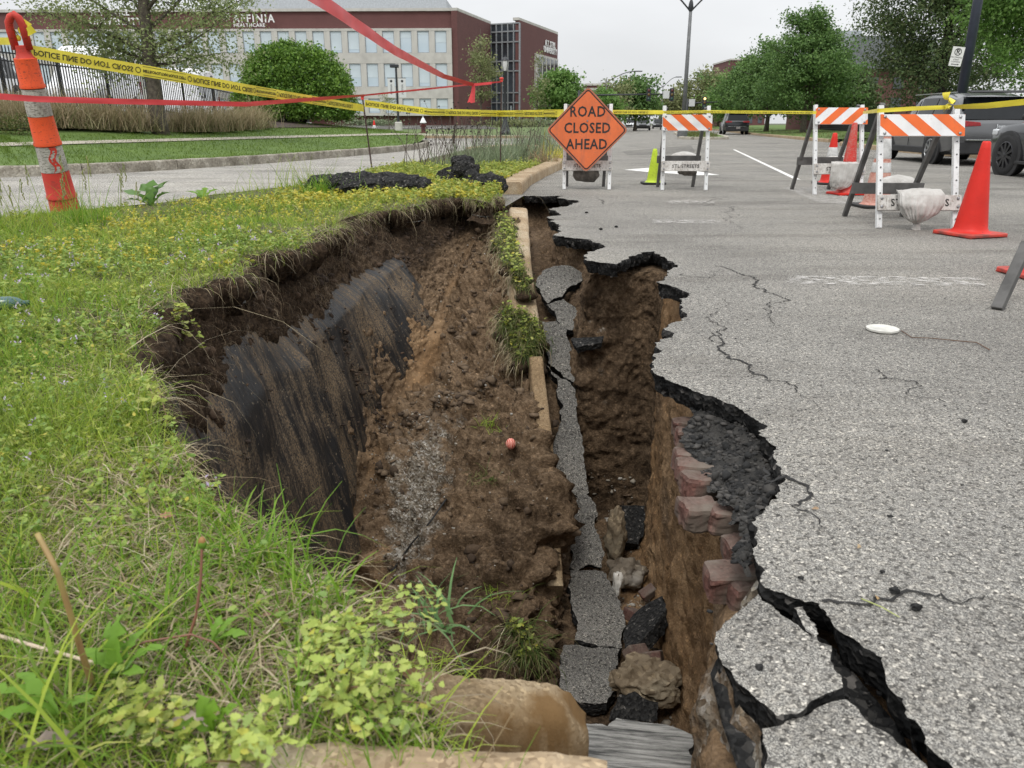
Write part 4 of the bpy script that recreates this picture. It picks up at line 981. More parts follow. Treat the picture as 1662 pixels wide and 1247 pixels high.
def med_points(n, seed, ylo, yhi, power=1.0, xlo=-5.5, xhi=1.6, margin=0.0):
    r = np.random.default_rng(seed); out = []; tot = 0
    while tot < n:
        y = ylo * (yhi / ylo) ** r.random(n * 3) if power == 0 else r.uniform(ylo, yhi, n * 3)
        x = r.uniform(xlo, xhi, n * 3)
        u = np.abs(x) / (np.maximum(y, .15) + .28); q = np.column_stack([x, y])[(u < .74 + .15 / (y + .2)) | ((u < 1.5) & (r.random(n * 3) < .35))]
        q = q[pip(q, MED)]; out.append(q); tot += len(q)
    q = np.concatenate(out)[:n]; return np.column_stack([q, med_z(q)])
def sub(p, f): return p[f]
def nz2(p, s, o=0.0): return fbm(np.column_stack([p[:, 0], p[:, 1], np.full(len(p), o)]), s, 3)
# --- grass
def grass_field():
    for k, (n, ylo, yhi, l, w, sd) in enumerate([(40000, .62, 1.9, .050, .0024, 1), (48000, 1.7, 3.6, .055, .0029, 2), (38000, 3.4, 7.0, .055, .0042, 3), (9000, 7.0, 15, .07, .008, 4)]):
        p = med_points(n, sd, ylo, yhi); d = nz2(p, 1.3, k); p = p[(d + rng.normal(0, .25, n)) > -.28]
        L = l * rng.lognormal(0, .38, len(p)) * (1 + .35 * nz2(p, 2.2, 5))
        p[:, 2] -= .006
        blades(p, np.abs(L) + .015, w * rng.uniform(.6, 1.4, len(p)), rng.uniform(.1, .95, len(p)), G_GREEN, 'grass', 3, sd)
    for k, (n, ylo, yhi, sd) in enumerate([(22000, .62, 2.2, 11), (18000, 2.0, 7.0, 12)]):
        p = med_points(n, sd, ylo, yhi); d = nz2(p, 1.1, 9 + k); p = p[(d + rng.normal(0, .2, n)) > -.05]; p[:, 2] -= .004
        blades(p, rng.lognormal(-2.9, .45, len(p)), .0026 * rng.uniform(.6, 1.5, len(p)) * (1 + k * .5), rng.uniform(.7, 1.5, len(p)), G_STRAW, 'dry_grass', 3, sd, droop=.25)
    for n, ylo, yhi, w, sd in ((9000, .65, 2.4, .0030, 301), (15000, 2.2, 7.4, .0048, 302)):
        p = med_points(n, sd, ylo, yhi); p = p[nz2(p, 1.9, 13) + rng.normal(0, .12, n) > .06]; p[:, 2] -= .005
        blades(p, rng.lognormal(-2.6, .35, len(p)), w * rng.uniform(.7, 1.4, len(p)), rng.uniform(.05, .8, len(p)), G_BRIGHT, 'grass', 3, sd)
    # fringe over the brink: straw, roots, blades hanging out
    i = rng.integers(1, len(LIPA) - 1, 9500); t = LIPA[np.minimum(i + 1, len(LIPA) - 1)] - LIPA[i - 1]; t /= np.linalg.norm(t, axis=1)[:, None] + 1e-9
    inn = np.column_stack([-t[:, 1], t[:, 0]]); az = np.arctan2(inn[:, 1], inn[:, 0]) + rng.normal(0, .7, len(i))
    q = LIPA[i] - inn * np.abs(rng.normal(0, .05, (len(i), 1))) + inn * .03
    clump = nz2(np.column_stack([q, q[:, :1]]), 2.6, 3); keep = clump + rng.normal(0, .10, len(i)) > -.04; q = q[keep]; az = az[keep]
    p = np.column_stack([q, med_z(q) - rng.uniform(-.005, .05, len(q))])
    h = len(p) * 2 // 3
    blades(p[:h], rng.lognormal(-2.2, .55, h), .0028 * rng.uniform(.5, 1.4, h), rng.uniform(.8, 1.5, h), G_STRAW, 'dry_grass', 4, 21, droop=.35, dirv=az[:h])
    blades(p[h:], rng.lognormal(-2.4, .4, len(p) - h), .0032 * rng.uniform(.6, 1.4, len(p) - h), rng.uniform(.4, 1.1, len(p) - h), G_GREEN, 'grass', 4, 22, droop=.4, dirv=az[h:])
    sel = np.where((Uf > .35) & (Uf < 1.7))[0]; sel = rng.choice(sel, 2600); p = B2f[sel].copy(); p[:, 0] += .01
    blades(p, rng.lognormal(-2.3, .6, len(p)), .0013 * rng.uniform(.5, 1.5, len(p)), rng.uniform(1.6, 2.0, len(p)), G_ROOT, 'hanging_roots', 5, 23, droop=.45, dirv=rng.normal(0, .9, len(p)))
    # matted straw on the shoulder at the near end of the brink
    p = med_points(9000, 31, .75, 1.6, xlo=-.95, xhi=.1); dl = lipdist(p); p = p[(dl < .26) & (dl > .0)]; p[:, 2] += rng.uniform(-.01, .03, len(p))
    blades(p, rng.lognormal(-2.5, .4, len(p)), .0024 * rng.uniform(.6, 1.5, len(p)), rng.uniform(1.0, 1.6, len(p)), G_STRAW, 'dry_grass', 4, 32, droop=.2)
    p = med_points(12000, 33, 1.9, 7.6, xlo=-2.2, xhi=.1); dl = lipdist(p); p = p[(dl < .22)]; p[:, 2] += rng.uniform(-.02, .02, len(p))
    blades(p, rng.lognormal(-2.3, .4, len(p)), .0034 * rng.uniform(.6, 1.5, len(p)), rng.uniform(.9, 1.6, len(p)), G_STRAW, 'dry_grass', 4, 34, droop=.2)
grass_field()
# --- scalloped weeds: stems with whorls of round leaves
def weeds(n, ylo, yhi, seed, h, size, mat, name, whorls=3, per=4, thr=0.0, xlo=-5.5, xhi=1.6, flowers=0.0, nzs=1.2, off=0.0):
    r = np.random.default_rng(seed); p = med_points(n, seed, ylo, yhi, xlo=xlo, xhi=xhi); d = nz2(p, nzs, off); p = p[(d + r.normal(0, .16, len(p))) > thr]; n = len(p)
    if n == 0: return
    H = h * r.lognormal(0, .35, n); a = r.uniform(0, 6.28, n); ln = r.uniform(.0, .7, n); pos = []; fl = []
    for k in range(whorls):
        f = (k + 1) / whorls; c = p + np.column_stack([np.cos(a) * ln * H * f, np.sin(a) * ln * H * f, H * f * (1 - .3 * ln)])
        for j in range(per): pos.append(c + r.normal(0, size * .35, (n, 3)))
        if k == whorls - 1: fl = c
    scatter_leaves(np.concatenate(pos), size, mat, name, 'henbit', seed, (-.35, .8))
    if flowers:
        q = fl[r.random(n) < flowers]; q = np.repeat(q, 5, 0) + r.normal(0, .008, (len(q) * 5, 3)) + np.array([0, 0, .012])
        scatter_leaves(q, .0085 * (1 + .25 * ylo), G_FLOWER, 'flowers', 'point', seed + 1, (.2, 1.3))
weeds(700, .62, 1.5, 41, .040, .0085, G_WEEDG, 'weeds', 4, 4, .05, flowers=.02, nzs=1.8)
weeds(900, 1.3, 2.6, 42, .042, .0085, G_WEEDG, 'weeds', 4, 4, .0, flowers=.04, nzs=1.5)
weeds(800, 1.3, 2.8, 46, .035, .009, G_WEED, 'weeds', 3, 4, .0, nzs=1.5, off=4)
weeds(3000, 2.5, 5.0, 43, .045, .0115, G_WEEDG, 'weeds', 3, 4, -.02, flowers=.10)
weeds(1500, 3.2, 7.6, 44, .04, .014, G_YELLOW, 'weeds', 3, 3, -.08, off=7, xlo=-3.2)
weeds(2600, 3.2, 7.6, 47, .04, .014, G_WEED, 'weeds', 3, 3, -.08, off=2)
weeds(3600, 7.4, 14.5, 45, .06, .022, G_WEED, 'weeds', 3, 4, -.25, xlo=-2.4)
weeds(1300, 7.4, 11, 48, .05, .024, G_YELLOW, 'weeds', 3, 4, -.05, xlo=-2.4, off=3)

# --- the overhanging weed in the near corner: long stems leaning over the hole, each a plant with leaves
G_SPRAWL = leafmat('sprawling_weed_leaf', [(.26, .36, .08), (.40, .50, .11), (.54, .60, .18), (.45, .54, .13), (.32, .43, .14), (.58, .56, .10)], .5, .35)
def sprawler(name, label, base, tips, seed, lsize=.016, leafm=G_SPRAWL, per=3):
    t = thing(name, label, 'weed', base, group=None); r = np.random.default_rng(seed); st = MB(); pos = []
    b = Vector(base)
    for tp in tips:
        tp = Vector(tp); m = (b + tp) / 2 + Vector((r.normal(0, .015), r.normal(0, .015), .05 * (tp - b).length / .2)); pts = []
        for i in range(9):
            f = i / 8; q = b * (1-f)**2 + m * 2*f*(1-f) + tp * f*f; pts.append(q - b)
        st.tube(pts, [.0018 - .0009 * i / 8 for i in range(9)], 5)
        for i in range(1, 9):
            for j in range(per + (2 if i > 6 else 0)):
                q = pts[i]; pos.append((q.x + r.normal(0, .009), q.y + r.normal(0, .009), q.z + r.normal(0.004, .007)))
    st.build('stem', G_STEM, t, smooth=True)
    scatter_leaves(np.array(pos), lsize, leafm, 'leaves', 'henbit', seed, (-.5, .9), objkind=None, parent=t)
    return t
def tipsat(l): return [P(px, py, z) for px, py, z in l]
sprawler('weed', 'trailing scalloped weed reaching farthest out over the hole from the near grass', P(470, 1090, .15), tipsat([(712, 966, .19), (700, 985, .18), (650, 1000, .18), (690, 1020, .17), (620, 1010, .18), (560, 1010, .19), (530, 1020, .18), (600, 1050, .18), (680, 1075, .16)]), 1, .0088)
sprawler('weed', 'dense pale scalloped weed beside the stained kerb chunk at the near brink', P(560, 1150, .14), tipsat([(640, 1090, .2), (690, 1115, .17), (705, 1145, .15), (600, 1085, .23), (560, 1065, .24), (520, 1080, .24), (610, 1140, .22), (650, 1190, .16), (570, 1190, .2), (500, 1130, .22)]), 2, .0090)
sprawler('weed', 'pale weed at the bottom edge of the photo left of the near kerb', P(400, 1240, .14), tipsat([(430, 1160, .2), (470, 1200, .2), (380, 1180, .22), (340, 1210, .2), (420, 1230, .22), (300, 1240, .2), (450, 1140, .2)]), 3, .0092)
sprawler('weed', 'yellow green weed clump between the dandelion leaves and the bottom edge', P(230, 1180, .14), tipsat([(200, 1120, .2), (260, 1130, .2), (290, 1160, .2), (180, 1180, .2), (250, 1200, .22), (300, 1200, .18)]), 4, .009, G_WEED)
sprawler('weed', 'trailing weed hanging by thin stems over the far left brink of the hole', P(300, 500, .15), tipsat([(292, 530, .05), (330, 565, -.08), (305, 548, .0), (285, 515, .1)]), 5, .016, G_WEED, 2)
sprawler('weed', 'bright weed sprig at the left brink above the dark topsoil face', P(240, 640, .15), tipsat([(262, 700, .10), (272, 690, .16), (250, 660, .2), (225, 670, .2)]), 6, .012, G_WEED, 2)
# --- dandelions: lobed leaves and bare stalks
G_DAND = leafmat('dandelion_leaf', [(.13, .27, .035), (.20, .36, .05), (.16, .31, .04)], .4, .4)
def lobed(L, w, n=9):
    """flat lobed leaf outline with a midrib crease: verts, faces along +x"""
    v = []; f = []
    for i in range(n + 1):
        t = i / n; ww = w * (math.sin(math.pi * min(1, t * .92 + .06)) ** .8) * (1.0 if i % 2 else .55) * (.45 + .75 * t); x = L * t - (.0 if i % 2 == 0 else .04 * L); z = .25 * L * math.sin(t * 2.0) - .12 * L * t * t
        v += [(x, ww, z + ww * .3), (L * t, 0, z), (x, -ww, z + ww * .3)]
    for i in range(n):
        a = 3 * i; f += [(a, a+1, a+4, a+3), (a+1, a+2, a+5, a+4)]
    return v, f
def rosette(name, label, cat, c, leaves, mat, seed):
    t = thing(name, label, cat, c); r = random.Random(seed)
    for (az, L, w, pitch) in leaves:
        v, f = lobed(L, w); mb = MB(); mb.add([Euler((r.uniform(-.3, .3), -pitch, az)).to_matrix() @ Vector(q) for q in v], f); mb.build('leaf', mat, t, smooth=True)
    return t
rosette('dandelion', 'dandelion rosette with lobed bright leaves at the lower left of the photo', 'dandelion', P(190, 1100, .145), [(2.0, .075, .015, .9), (1.4, .085, .016, 1.1), (.9, .07, .014, .7), (.3, .075, .014, .4), (2.8, .06, .013, .5), (-.4, .06, .012, .3)], G_DAND, 1)
rosette('dandelion', 'long toothed dandelion leaves lying at the left bottom corner', 'dandelion', P(95, 1160, .145), [(3.1, .10, .016, .25), (2.7, .08, .014, .4), (3.6, .07, .013, .2), (.2, .05, .011, .3)], G_DAND, 2)
rosette('dandelion', 'pair of pointed dandelion leaves near the matted straw by the brink', 'dandelion', P(345, 1045, .15), [(.5, .05, .010, .6), (-.2, .065, .011, .3), (1.2, .04, .009, .8)], G_DAND, 3)
rosette('young_weed', 'young plant with smooth oval upright leaves at the bottom edge', 'weed', P(345, 1190, .16), [(1.2, .045, .014, 1.2), (2.4, .05, .014, .9), (.2, .05, .013, .7), (3.4, .05, .014, .3)], G_BRIGHT, 4)
rosette('dock_plant', 'broad leaved dock plant with large dark green leaves beside the leaning post', 'weed', P(246, 336, .13), [(.9, .30, .085, .7), (2.9, .34, .08, .3), (2.2, .3, .075, .6), (.2, .22, .07, .5), (1.6, .26, .07, 1.0), (3.6, .22, .06, .2)], leafmat('dock', [(.07, .16, .03), (.11, .22, .045), (.09, .19, .04)], .35, .3), 5)
rosette('dock_plant', 'low leafy weed on the grass midway between leaning post and dark slab', 'weed', P(330, 325, .13), [(.6, .2, .05, .4), (2.9, .2, .05, .3), (1.6, .16, .05, .7), (2.2, .18, .05, .4)], G_DAND, 6)
M_STALK = simple('dandelion_stalk', (.34, .27, .09), .5, .2, 20, col2=(.30, .17, .08)); M_STALKR = simple('red_stalk', (.25, .11, .07), .5, .2, 20)
def stalk(pts, r0, r1, name, label, mat, bud=None):
    w = [P(*q) for q in pts]; t = thing(name, label, 'flower stalk', w[0]); mb = MB(); sm = []
    for i in range(len(w) - 1):
        for j in range(5): sm.append(w[i].lerp(w[i+1], j / 5))
    sm.append(w[-1]); mb.tube([q - w[0] for q in sm], [r0 + (r1 - r0) * i / (len(sm) - 1) for i in range(len(sm))], 8); mb.build('stem', mat, t, smooth=True)
    if bud:
        b = MB(); b.blob(w[-1] - w[0], (.0055, .0055, .008), None, .2, 3, 2); b.build('bud', bud, t, smooth=True)
        b = MB(); b.lathe([(.002, -.012), (.006, -.006), (.0062, 0), (.004, .003)], 8, w[-1] - w[0]); b.build('sepals', G_DAND, t, smooth=True)
stalk([(150, 1112, .14), (133, 1060, .20), (112, 990, .27), (92, 925, .33), (60, 866, .37)], .0042, .0034, 'dandelion_stalk', 'thick bare tan stalk leaning left in the near grass', M_STALK)
stalk([(300, 1055, .15), (318, 1000, .20), (326, 940, .25), (328, 880, .30)], .0022, .0018, 'dandelion_stalk', 'thin red stalk with a closed bud standing in the near grass', M_STALKR, simple('bud', (.32, .17, .05), .6))
stalk([(-30, 1024, .15), (60, 1050, .155), (160, 1078, .15)], .0030, .0026, 'dry_stick', 'pale dry stalk lying across the grass at the left edge', simple('pale_stalk', (.62, .50, .38), .6, .1))
stalk([(195, 1060, .17), (235, 1042, .18), (310, 1030, .18), (345, 1042, .17), (372, 1070, .15)], .0016, .0014, 'dry_stick', 'thin reddish runner arching over the grass beside the red stalk', M_STALKR)
# --- dry leaves
def dryleaf(px, py, z, L, w, az, label, col):
    v, f = lobed(L, w, 6); mb = MB(); mb.add([Euler((.5, .15, az)).to_matrix() @ Vector((q[0], q[1], q[2] * .5)) for q in v], f)
    o = mb.build('dry_leaf', simple('dry_leaf', col, .7, .25, 60), smooth=True); o.location = P(px, py, z); tag(o, label, 'leaf')
dryleaf(258, 838, .16, .024, .010, .4, 'pinkish brown dead leaf caught in the grass beside the fabric wall', (.45, .22, .14))
dryleaf(425, 998, .15, .045, .008, .2, 'brown dead leaf in the matted straw at the near brink', (.30, .16, .10))
dryleaf(275, 1172, .155, .05, .016, .1, 'pale bleached leaf lying in front of the dandelion', (.58, .46, .38))
dryleaf(30, 1215, .15, .06, .015, .5, 'grey brown leaf lying at the bottom left corner', (.28, .22, .18))
dryleaf(1318, 766 + 60, .006, .02, .006, .4, 'tan leaf bit on the road right of the bricks', (.45, .3, .17)); dryleaf(1392, 890, .006, .022, .006, 1.0, 'tan leaf bit on the road above the dark crumbs', (.5, .36, .2)); dryleaf(1424, 973, .006, .015, .007, 1.3, 'orange leaf bit near the green grass stem on the road', (.5, .33, .15))
stalk([(1398, 972, .004), (1430, 985, .008), (1460, 1002, .004)], .0015, .001, 'dry_stick', 'single pale green grass stem lying on the road', simple('stem_g', (.38, .42, .15), .6))
# --- tall grass tufts (things): beside the leaning post, and along the edge
def tuft(px, py, z, n, L, w, label, mat=G_GREEN, seed=0, spread=.08, lean=(.05, .6), name='grass_tuft', group=None, droop=.3, cat='grass tuft'):
    c = P(px, py, z) if not isinstance(px, Vector) else px; r = np.random.default_rng(seed + 500)
    p = np.column_stack([r.normal(0, spread, n), r.normal(0, spread, n), np.zeros(n) - .01])
    o = blades(p, L * r.lognormal(0, .3, n), w * r.uniform(.6, 1.4, n), r.uniform(lean[0], lean[1], n), mat, name, 4, seed, kind=None, droop=droop)
    o.location = c; return tag(o, label, cat, group)
tuft(140, 368, .13, 150, .24, .005, 'tall bright grass tuft at the foot of the leaning post', G_BRIGHT, 1, .09, (.02, .35))
tuft(45, 375, .13, 120, .28, .005, 'tall grass tuft at the left edge of the photo', G_GREEN, 2, .2, (.1, .7))
tuft(530, 318, .13, 220, .22, .008, 'bright grass tuft in front of the dark slab', G_BRIGHT, 3, .13, (.05, .5))
tuft(480, 308, .13, 90, .35, .006, 'thin tall grass beside the left end of the dark slab', G_GREEN, 4, .25, (.02, .3))
def seedgrass(px, py, z, n, H, label, seed):
    t = thing('seed_grass', label, 'grass stalks', P(px, py, z)); r = random.Random(seed); mb = MB(); hd = MB()
    for i in range(n):
        b = Vector((r.gauss(0, .07), r.gauss(0, .07), 0)); h = H * r.uniform(.6, 1.1); a = r.uniform(0, 6.28); tip = b + Vector((math.cos(a) * h * .2, math.sin(a) * h * .2, h))
        mb.tube([b, b.lerp(tip, .5) + Vector((0, 0, .03)), tip], [.0022, .0018, .0012], 4)
        for k in range(12): hd.blob(tip - Vector((0, 0, .012 * k)) + Vector((r.gauss(0, .004), r.gauss(0, .004), 0)), (.005, .004, .010), None, 0, 0, 1)
    mb.build('stem', G_GREEN, t); hd.build('seed_head', leafmat('seedhead', [(.22, .26, .10), (.34, .32, .16)], .7, .2), t)
seedgrass(118, 372, .13, 6, .5, 'tall grass stalks with seed heads standing in front of the leaning post', 1)
seedgrass(190, 350, .13, 4, .42, 'thin seeding grass stalks just right of the leaning post', 2)
seedgrass(30, 372, .13, 5, .38, 'seeding grass stalks at the left border of the photo', 3)
# --- sods clinging to the fallen kerb
def sod(pts, n, L, label, seed, mat=G_GREEN, straw=True):
    r = np.random.default_rng(seed + 900); w = np.array([q[:] for q in pts]); c = w.mean(0); k = r.integers(0, len(w), n); k2 = r.integers(0, len(w), n); f = r.random((n, 1))
    p = w[k] * f + w[k2] * (1 - f) + r.normal(0, .025, (n, 3)) - c
    t = thing('grass_sod', label, 'turf sod', tuple(c))
    az = r.normal(-1.57, 1.1, n)
    blades(p, L * r.lognormal(0, .35, n), .0055 * r.uniform(.6, 1.4, n), r.uniform(.4, 1.4, n), mat, 'grass_blades', 4, seed, kind=None, droop=.5, dirv=az, parent=t)
    if straw: 
        m = n // 4; p2 = p[:m] - np.array([.05, 0, .02]); blades(p2, L * 1.5 * r.lognormal(0, .4, m), .004 * r.uniform(.5, 1.3, m), r.uniform(1.1, 1.7, m), G_STRAW, 'dry_blades', 4, seed + 1, kind=None, droop=.4, dirv=r.normal(3.6, .8, m), parent=t)
    mb = MB(); 
    for q in w: mb.blob(Vector(q - c) + Vector((0, .02, -.05)), (.085, .10, .05), None, .4, seed, 2)
    o = mb.build('soil', M_SOIL, t, smooth=True); o['kind'] = 'stuff'; at = o.data.color_attributes.new('tone', 'FLOAT_COLOR', 'POINT'); at.data.foreach_set('color', np.tile([.1, .1, 0, 1], len(o.data.vertices)).astype(np.float32))
    scatter_leaves(p[: n // 4] + np.array([0, 0, .03]), .02, G_WEED, 'weed_leaves', 'henbit', seed, (-.4, .9), objkind=None, parent=t)
G_SOD = leafmat('sod_green', [(.04, .075, .018), (.075, .115, .025), (.11, .15, .035), (.19, .19, .07), (.22, .17, .09)], .5, .35)
sod([Q(812, 352, -.16), Q(828, 380, -.16), Q(836, 410, -.16), Q(846, 445, -.16), Q(852, 470, -.16), Q(825, 430, -.16), Q(806, 395, -.16), Q(828, 365, -.16)], 2200, .085, 'upper turf sod draped along the fallen kerb near the far brink', 1, G_SOD)
sod([Q(822, 505, -.16), Q(845, 512, -.16), Q(866, 530, -.16), Q(876, 552, -.16), Q(860, 560, -.16), Q(840, 560, -.16), Q(858, 578, -.16), Q(818, 535, -.16), Q(846, 585, -.16)], 2600, .10, 'lower thick dark turf sod hanging over the middle of the fallen kerb', 2, G_SOD)
sod([P(850, 1040, -1.78), P(870, 1060, -1.8), P(835, 1020, -1.7), P(855, 1070, -1.8)], 420, .17, 'dark green turf sod fallen to the bottom beside the pale slabs', 3, G_SOD)
tuft(hit(800, 690), 0, 0, 60, .10, .005, 'small bright grass tuft rooted in the soil slope above the red ball', G_GREEN, 11, .05, (.3, 1.2))
tuft(hit(795, 775), 0, 0, 90, .09, .004, 'small grass tuft in the soil slope below the red ball', G_SOD, 12, .06, (.3, 1.3))
tuft(hit(815, 960), 0, 0, 60, .10, .004, 'sparse grass blades on the lower slope beside the dark hollow', G_GREEN, 13, .06, (.4, 1.3))
tuft(690, 1095, -.30, 120, .10, .003, 'grass blades just behind the stained kerb chunk', G_GREEN, 14, .05, (.3, 1.2))
tuft(715, 1005, .02, 30, .11, .006, 'bluish grass blades poking out under the trailing weed', leafmat('blue_blade', [(.12, .22, .08), (.17, .29, .11)], .5, .3), 15, .02, (.3, .9))
# long foreground blades at the near end of the brink
for k, (px, py, n, L, s) in enumerate([(400, 900, 60, .12, 1), (450, 930, 60, .13, 2), (500, 975, 40, .10, 3), (360, 860, 40, .11, 4), (300, 1000, 50, .10, 5), (540, 1000, 30, .09, 6)]):
    tuft(px, py, .13, n, L, .0048, ['long blades fanning over the brink beside the fabric', 'thick tuft of long blades at the brink left of the matted straw', 'long blades on the matted straw nearest the hole', 'blades bent over the brink below the dead pink leaf', 'blades standing round the red stalk', 'short blades at the tip of the grassy point'][k], G_BRIGHT, 60 + s, .035, (.1, .9), droop=.35)
tuft(10, 1120, .13, 40, .2, .006, 'long dark blades arching at the left edge of the near grass', G_GREEN, 71, .08, (.4, 1.0)); tuft(90, 1230, .13, 40, .16, .007, 'broad green blades at the bottom left of the photo', G_GREEN, 72, .06, (.3, 1.0))
# --- far end of the median: dry seed-headed perennials, grey-green lavender mounds
G_LAV = leafmat('grey_foliage', [(.16, .21, .12), (.24, .29, .17), (.30, .35, .22), (.20, .24, .15), (.13, .19, .09)], .6, .3)
M_DRYST = simple('dry_stems', (.10, .075, .06), .8, .2); M_SEED = simple('seed_heads', (.03, .025, .022), .9, .2)
def coneflower(px, py, n, H, label, seed, spread=.35):
    c = P(px, py, .13); t = thing('seedhead_plant', label, 'dead plant', c); r = random.Random(seed); st = MB(); hd = MB()
    for i in range(n):
        b = Vector((r.gauss(0, spread * .4), r.gauss(0, .2), 0)); h = H * r.uniform(.5, 1.1); tip = b + Vector((r.gauss(0, .28) * h, r.gauss(0, .2) * h, h)); m = b.lerp(tip, .5) + Vector((r.gauss(0, .03), 0, .04))
        st.tube([b, m, tip], [.006, .005, .003], 4); hd.blob(tip, (.017, .017, .015), None, .2, i, 1)
        if r.random() < .5:
            s2 = m + Vector((r.gauss(0, .14), r.gauss(0, .1), r.uniform(.1, .25))); st.tube([m, s2], [.004, .002], 4); hd.blob(s2, (.014, .014, .013), None, .2, i, 1)
    st.build('stems', M_DRYST, t); hd.build('seed_heads', M_SEED, t)
coneflower(730, 268, 34, 1.0, 'leftmost dead perennial with black seed heads on the far strip', 1, .6)
coneflower(790, 256, 30, 1.0, 'dead perennial with black seed heads directly behind the torn dark pile', 2, .7)
coneflower(850, 262, 22, .95, 'dead perennial with seed heads near the right stake', 3, .7)
coneflower(690, 275, 16, .8, 'sparse dead stems with seed heads leaning left over the lane', 4, .5)
def lav(px, py, n, L, label, seed, mat=G_LAV, spread=.3):
    t = tuft(px, py, .13, n, L, .012, label, mat, seed, spread, (.05, .9), name='lavender_plant', droop=.15, cat='lavender'); return t
lav(790, 268, 500, .45, 'grey green mound behind the torn dark pile on the strip', 81); lav(835, 262, 500, .45, 'grey green mound beside the right stake', 82); lav(880, 250, 600, .5, 'grey green mound between right stake and orange sign', 83, spread=.4)
lav(745, 275, 260, .3, 'low grey green mound left of the torn dark pile', 84, spread=.17); lav(870, 236, 500, .5, 'farthest grey green mound on the planting strip', 85, spread=.30)
tuft(880, 264, .13, 160, .35, .012, 'russet dry grass clump beside the orange sign', leafmat('russet', [(.30, .2, .12), (.38, .28, .17), (.2, .2, .08)], .7, .2), 86, .18, (.05, .8)); tuft(905, 258, .13, 200, .3, .012, 'yellowing grass clump against the kerb by the orange sign', G_YELLOW, 87, .2, (.05, .8))
# --- torn dark pieces of turf and asphalt lying on the grass
def lump(pts, r0, name, label, mat, seed, zs=.05, cat='asphalt rubble'):
    mb = MB(); w = [P(px, py, z) for px, py, z in pts]; c = sum(w, Vector()) / len(w)
    for i, q in enumerate(w): mb.blob(q - c, (r0 * 1.2, r0, zs), Euler((0, 0, i)).to_matrix(), .4, seed + i, 3, 1.8)
    o = mb.build(name, mat, smooth=False); o.location = c; v = np.array([q.co[:] for q in o.data.vertices]); v += (fbm(v + seed, 22, 3) * .04)[:, None]; o.data.vertices.foreach_set('co', v.ravel().astype(np.float32)); return tag(o, label, cat)
lump([(528, 296, .24), (560, 295, .26), (590, 294, .26), (620, 294, .26), (650, 297, .25), (668, 301, .22), (610, 304, .21), (570, 303, .22), (640, 306, .19), (655, 310, .16)], .19, 'tar_slab', 'long flat black tar slab lying on the grass beside the left stake', M_TAR, 1, .09)
def torn():
    o = lump([(725, 288, .2), (745, 282, .24), (765, 290, .22), (785, 298, .18), (790, 308, .1), (770, 303, .14), (800, 304, .14), (756, 274, .33), (751, 266, .38), (760, 282, .27), (795, 298, .2), (735, 284, .22)], .13, 'tar_pile', 'torn black tar pile with an upright fragment beside the far kerb end', M_TAR, 30, .11)
torn()
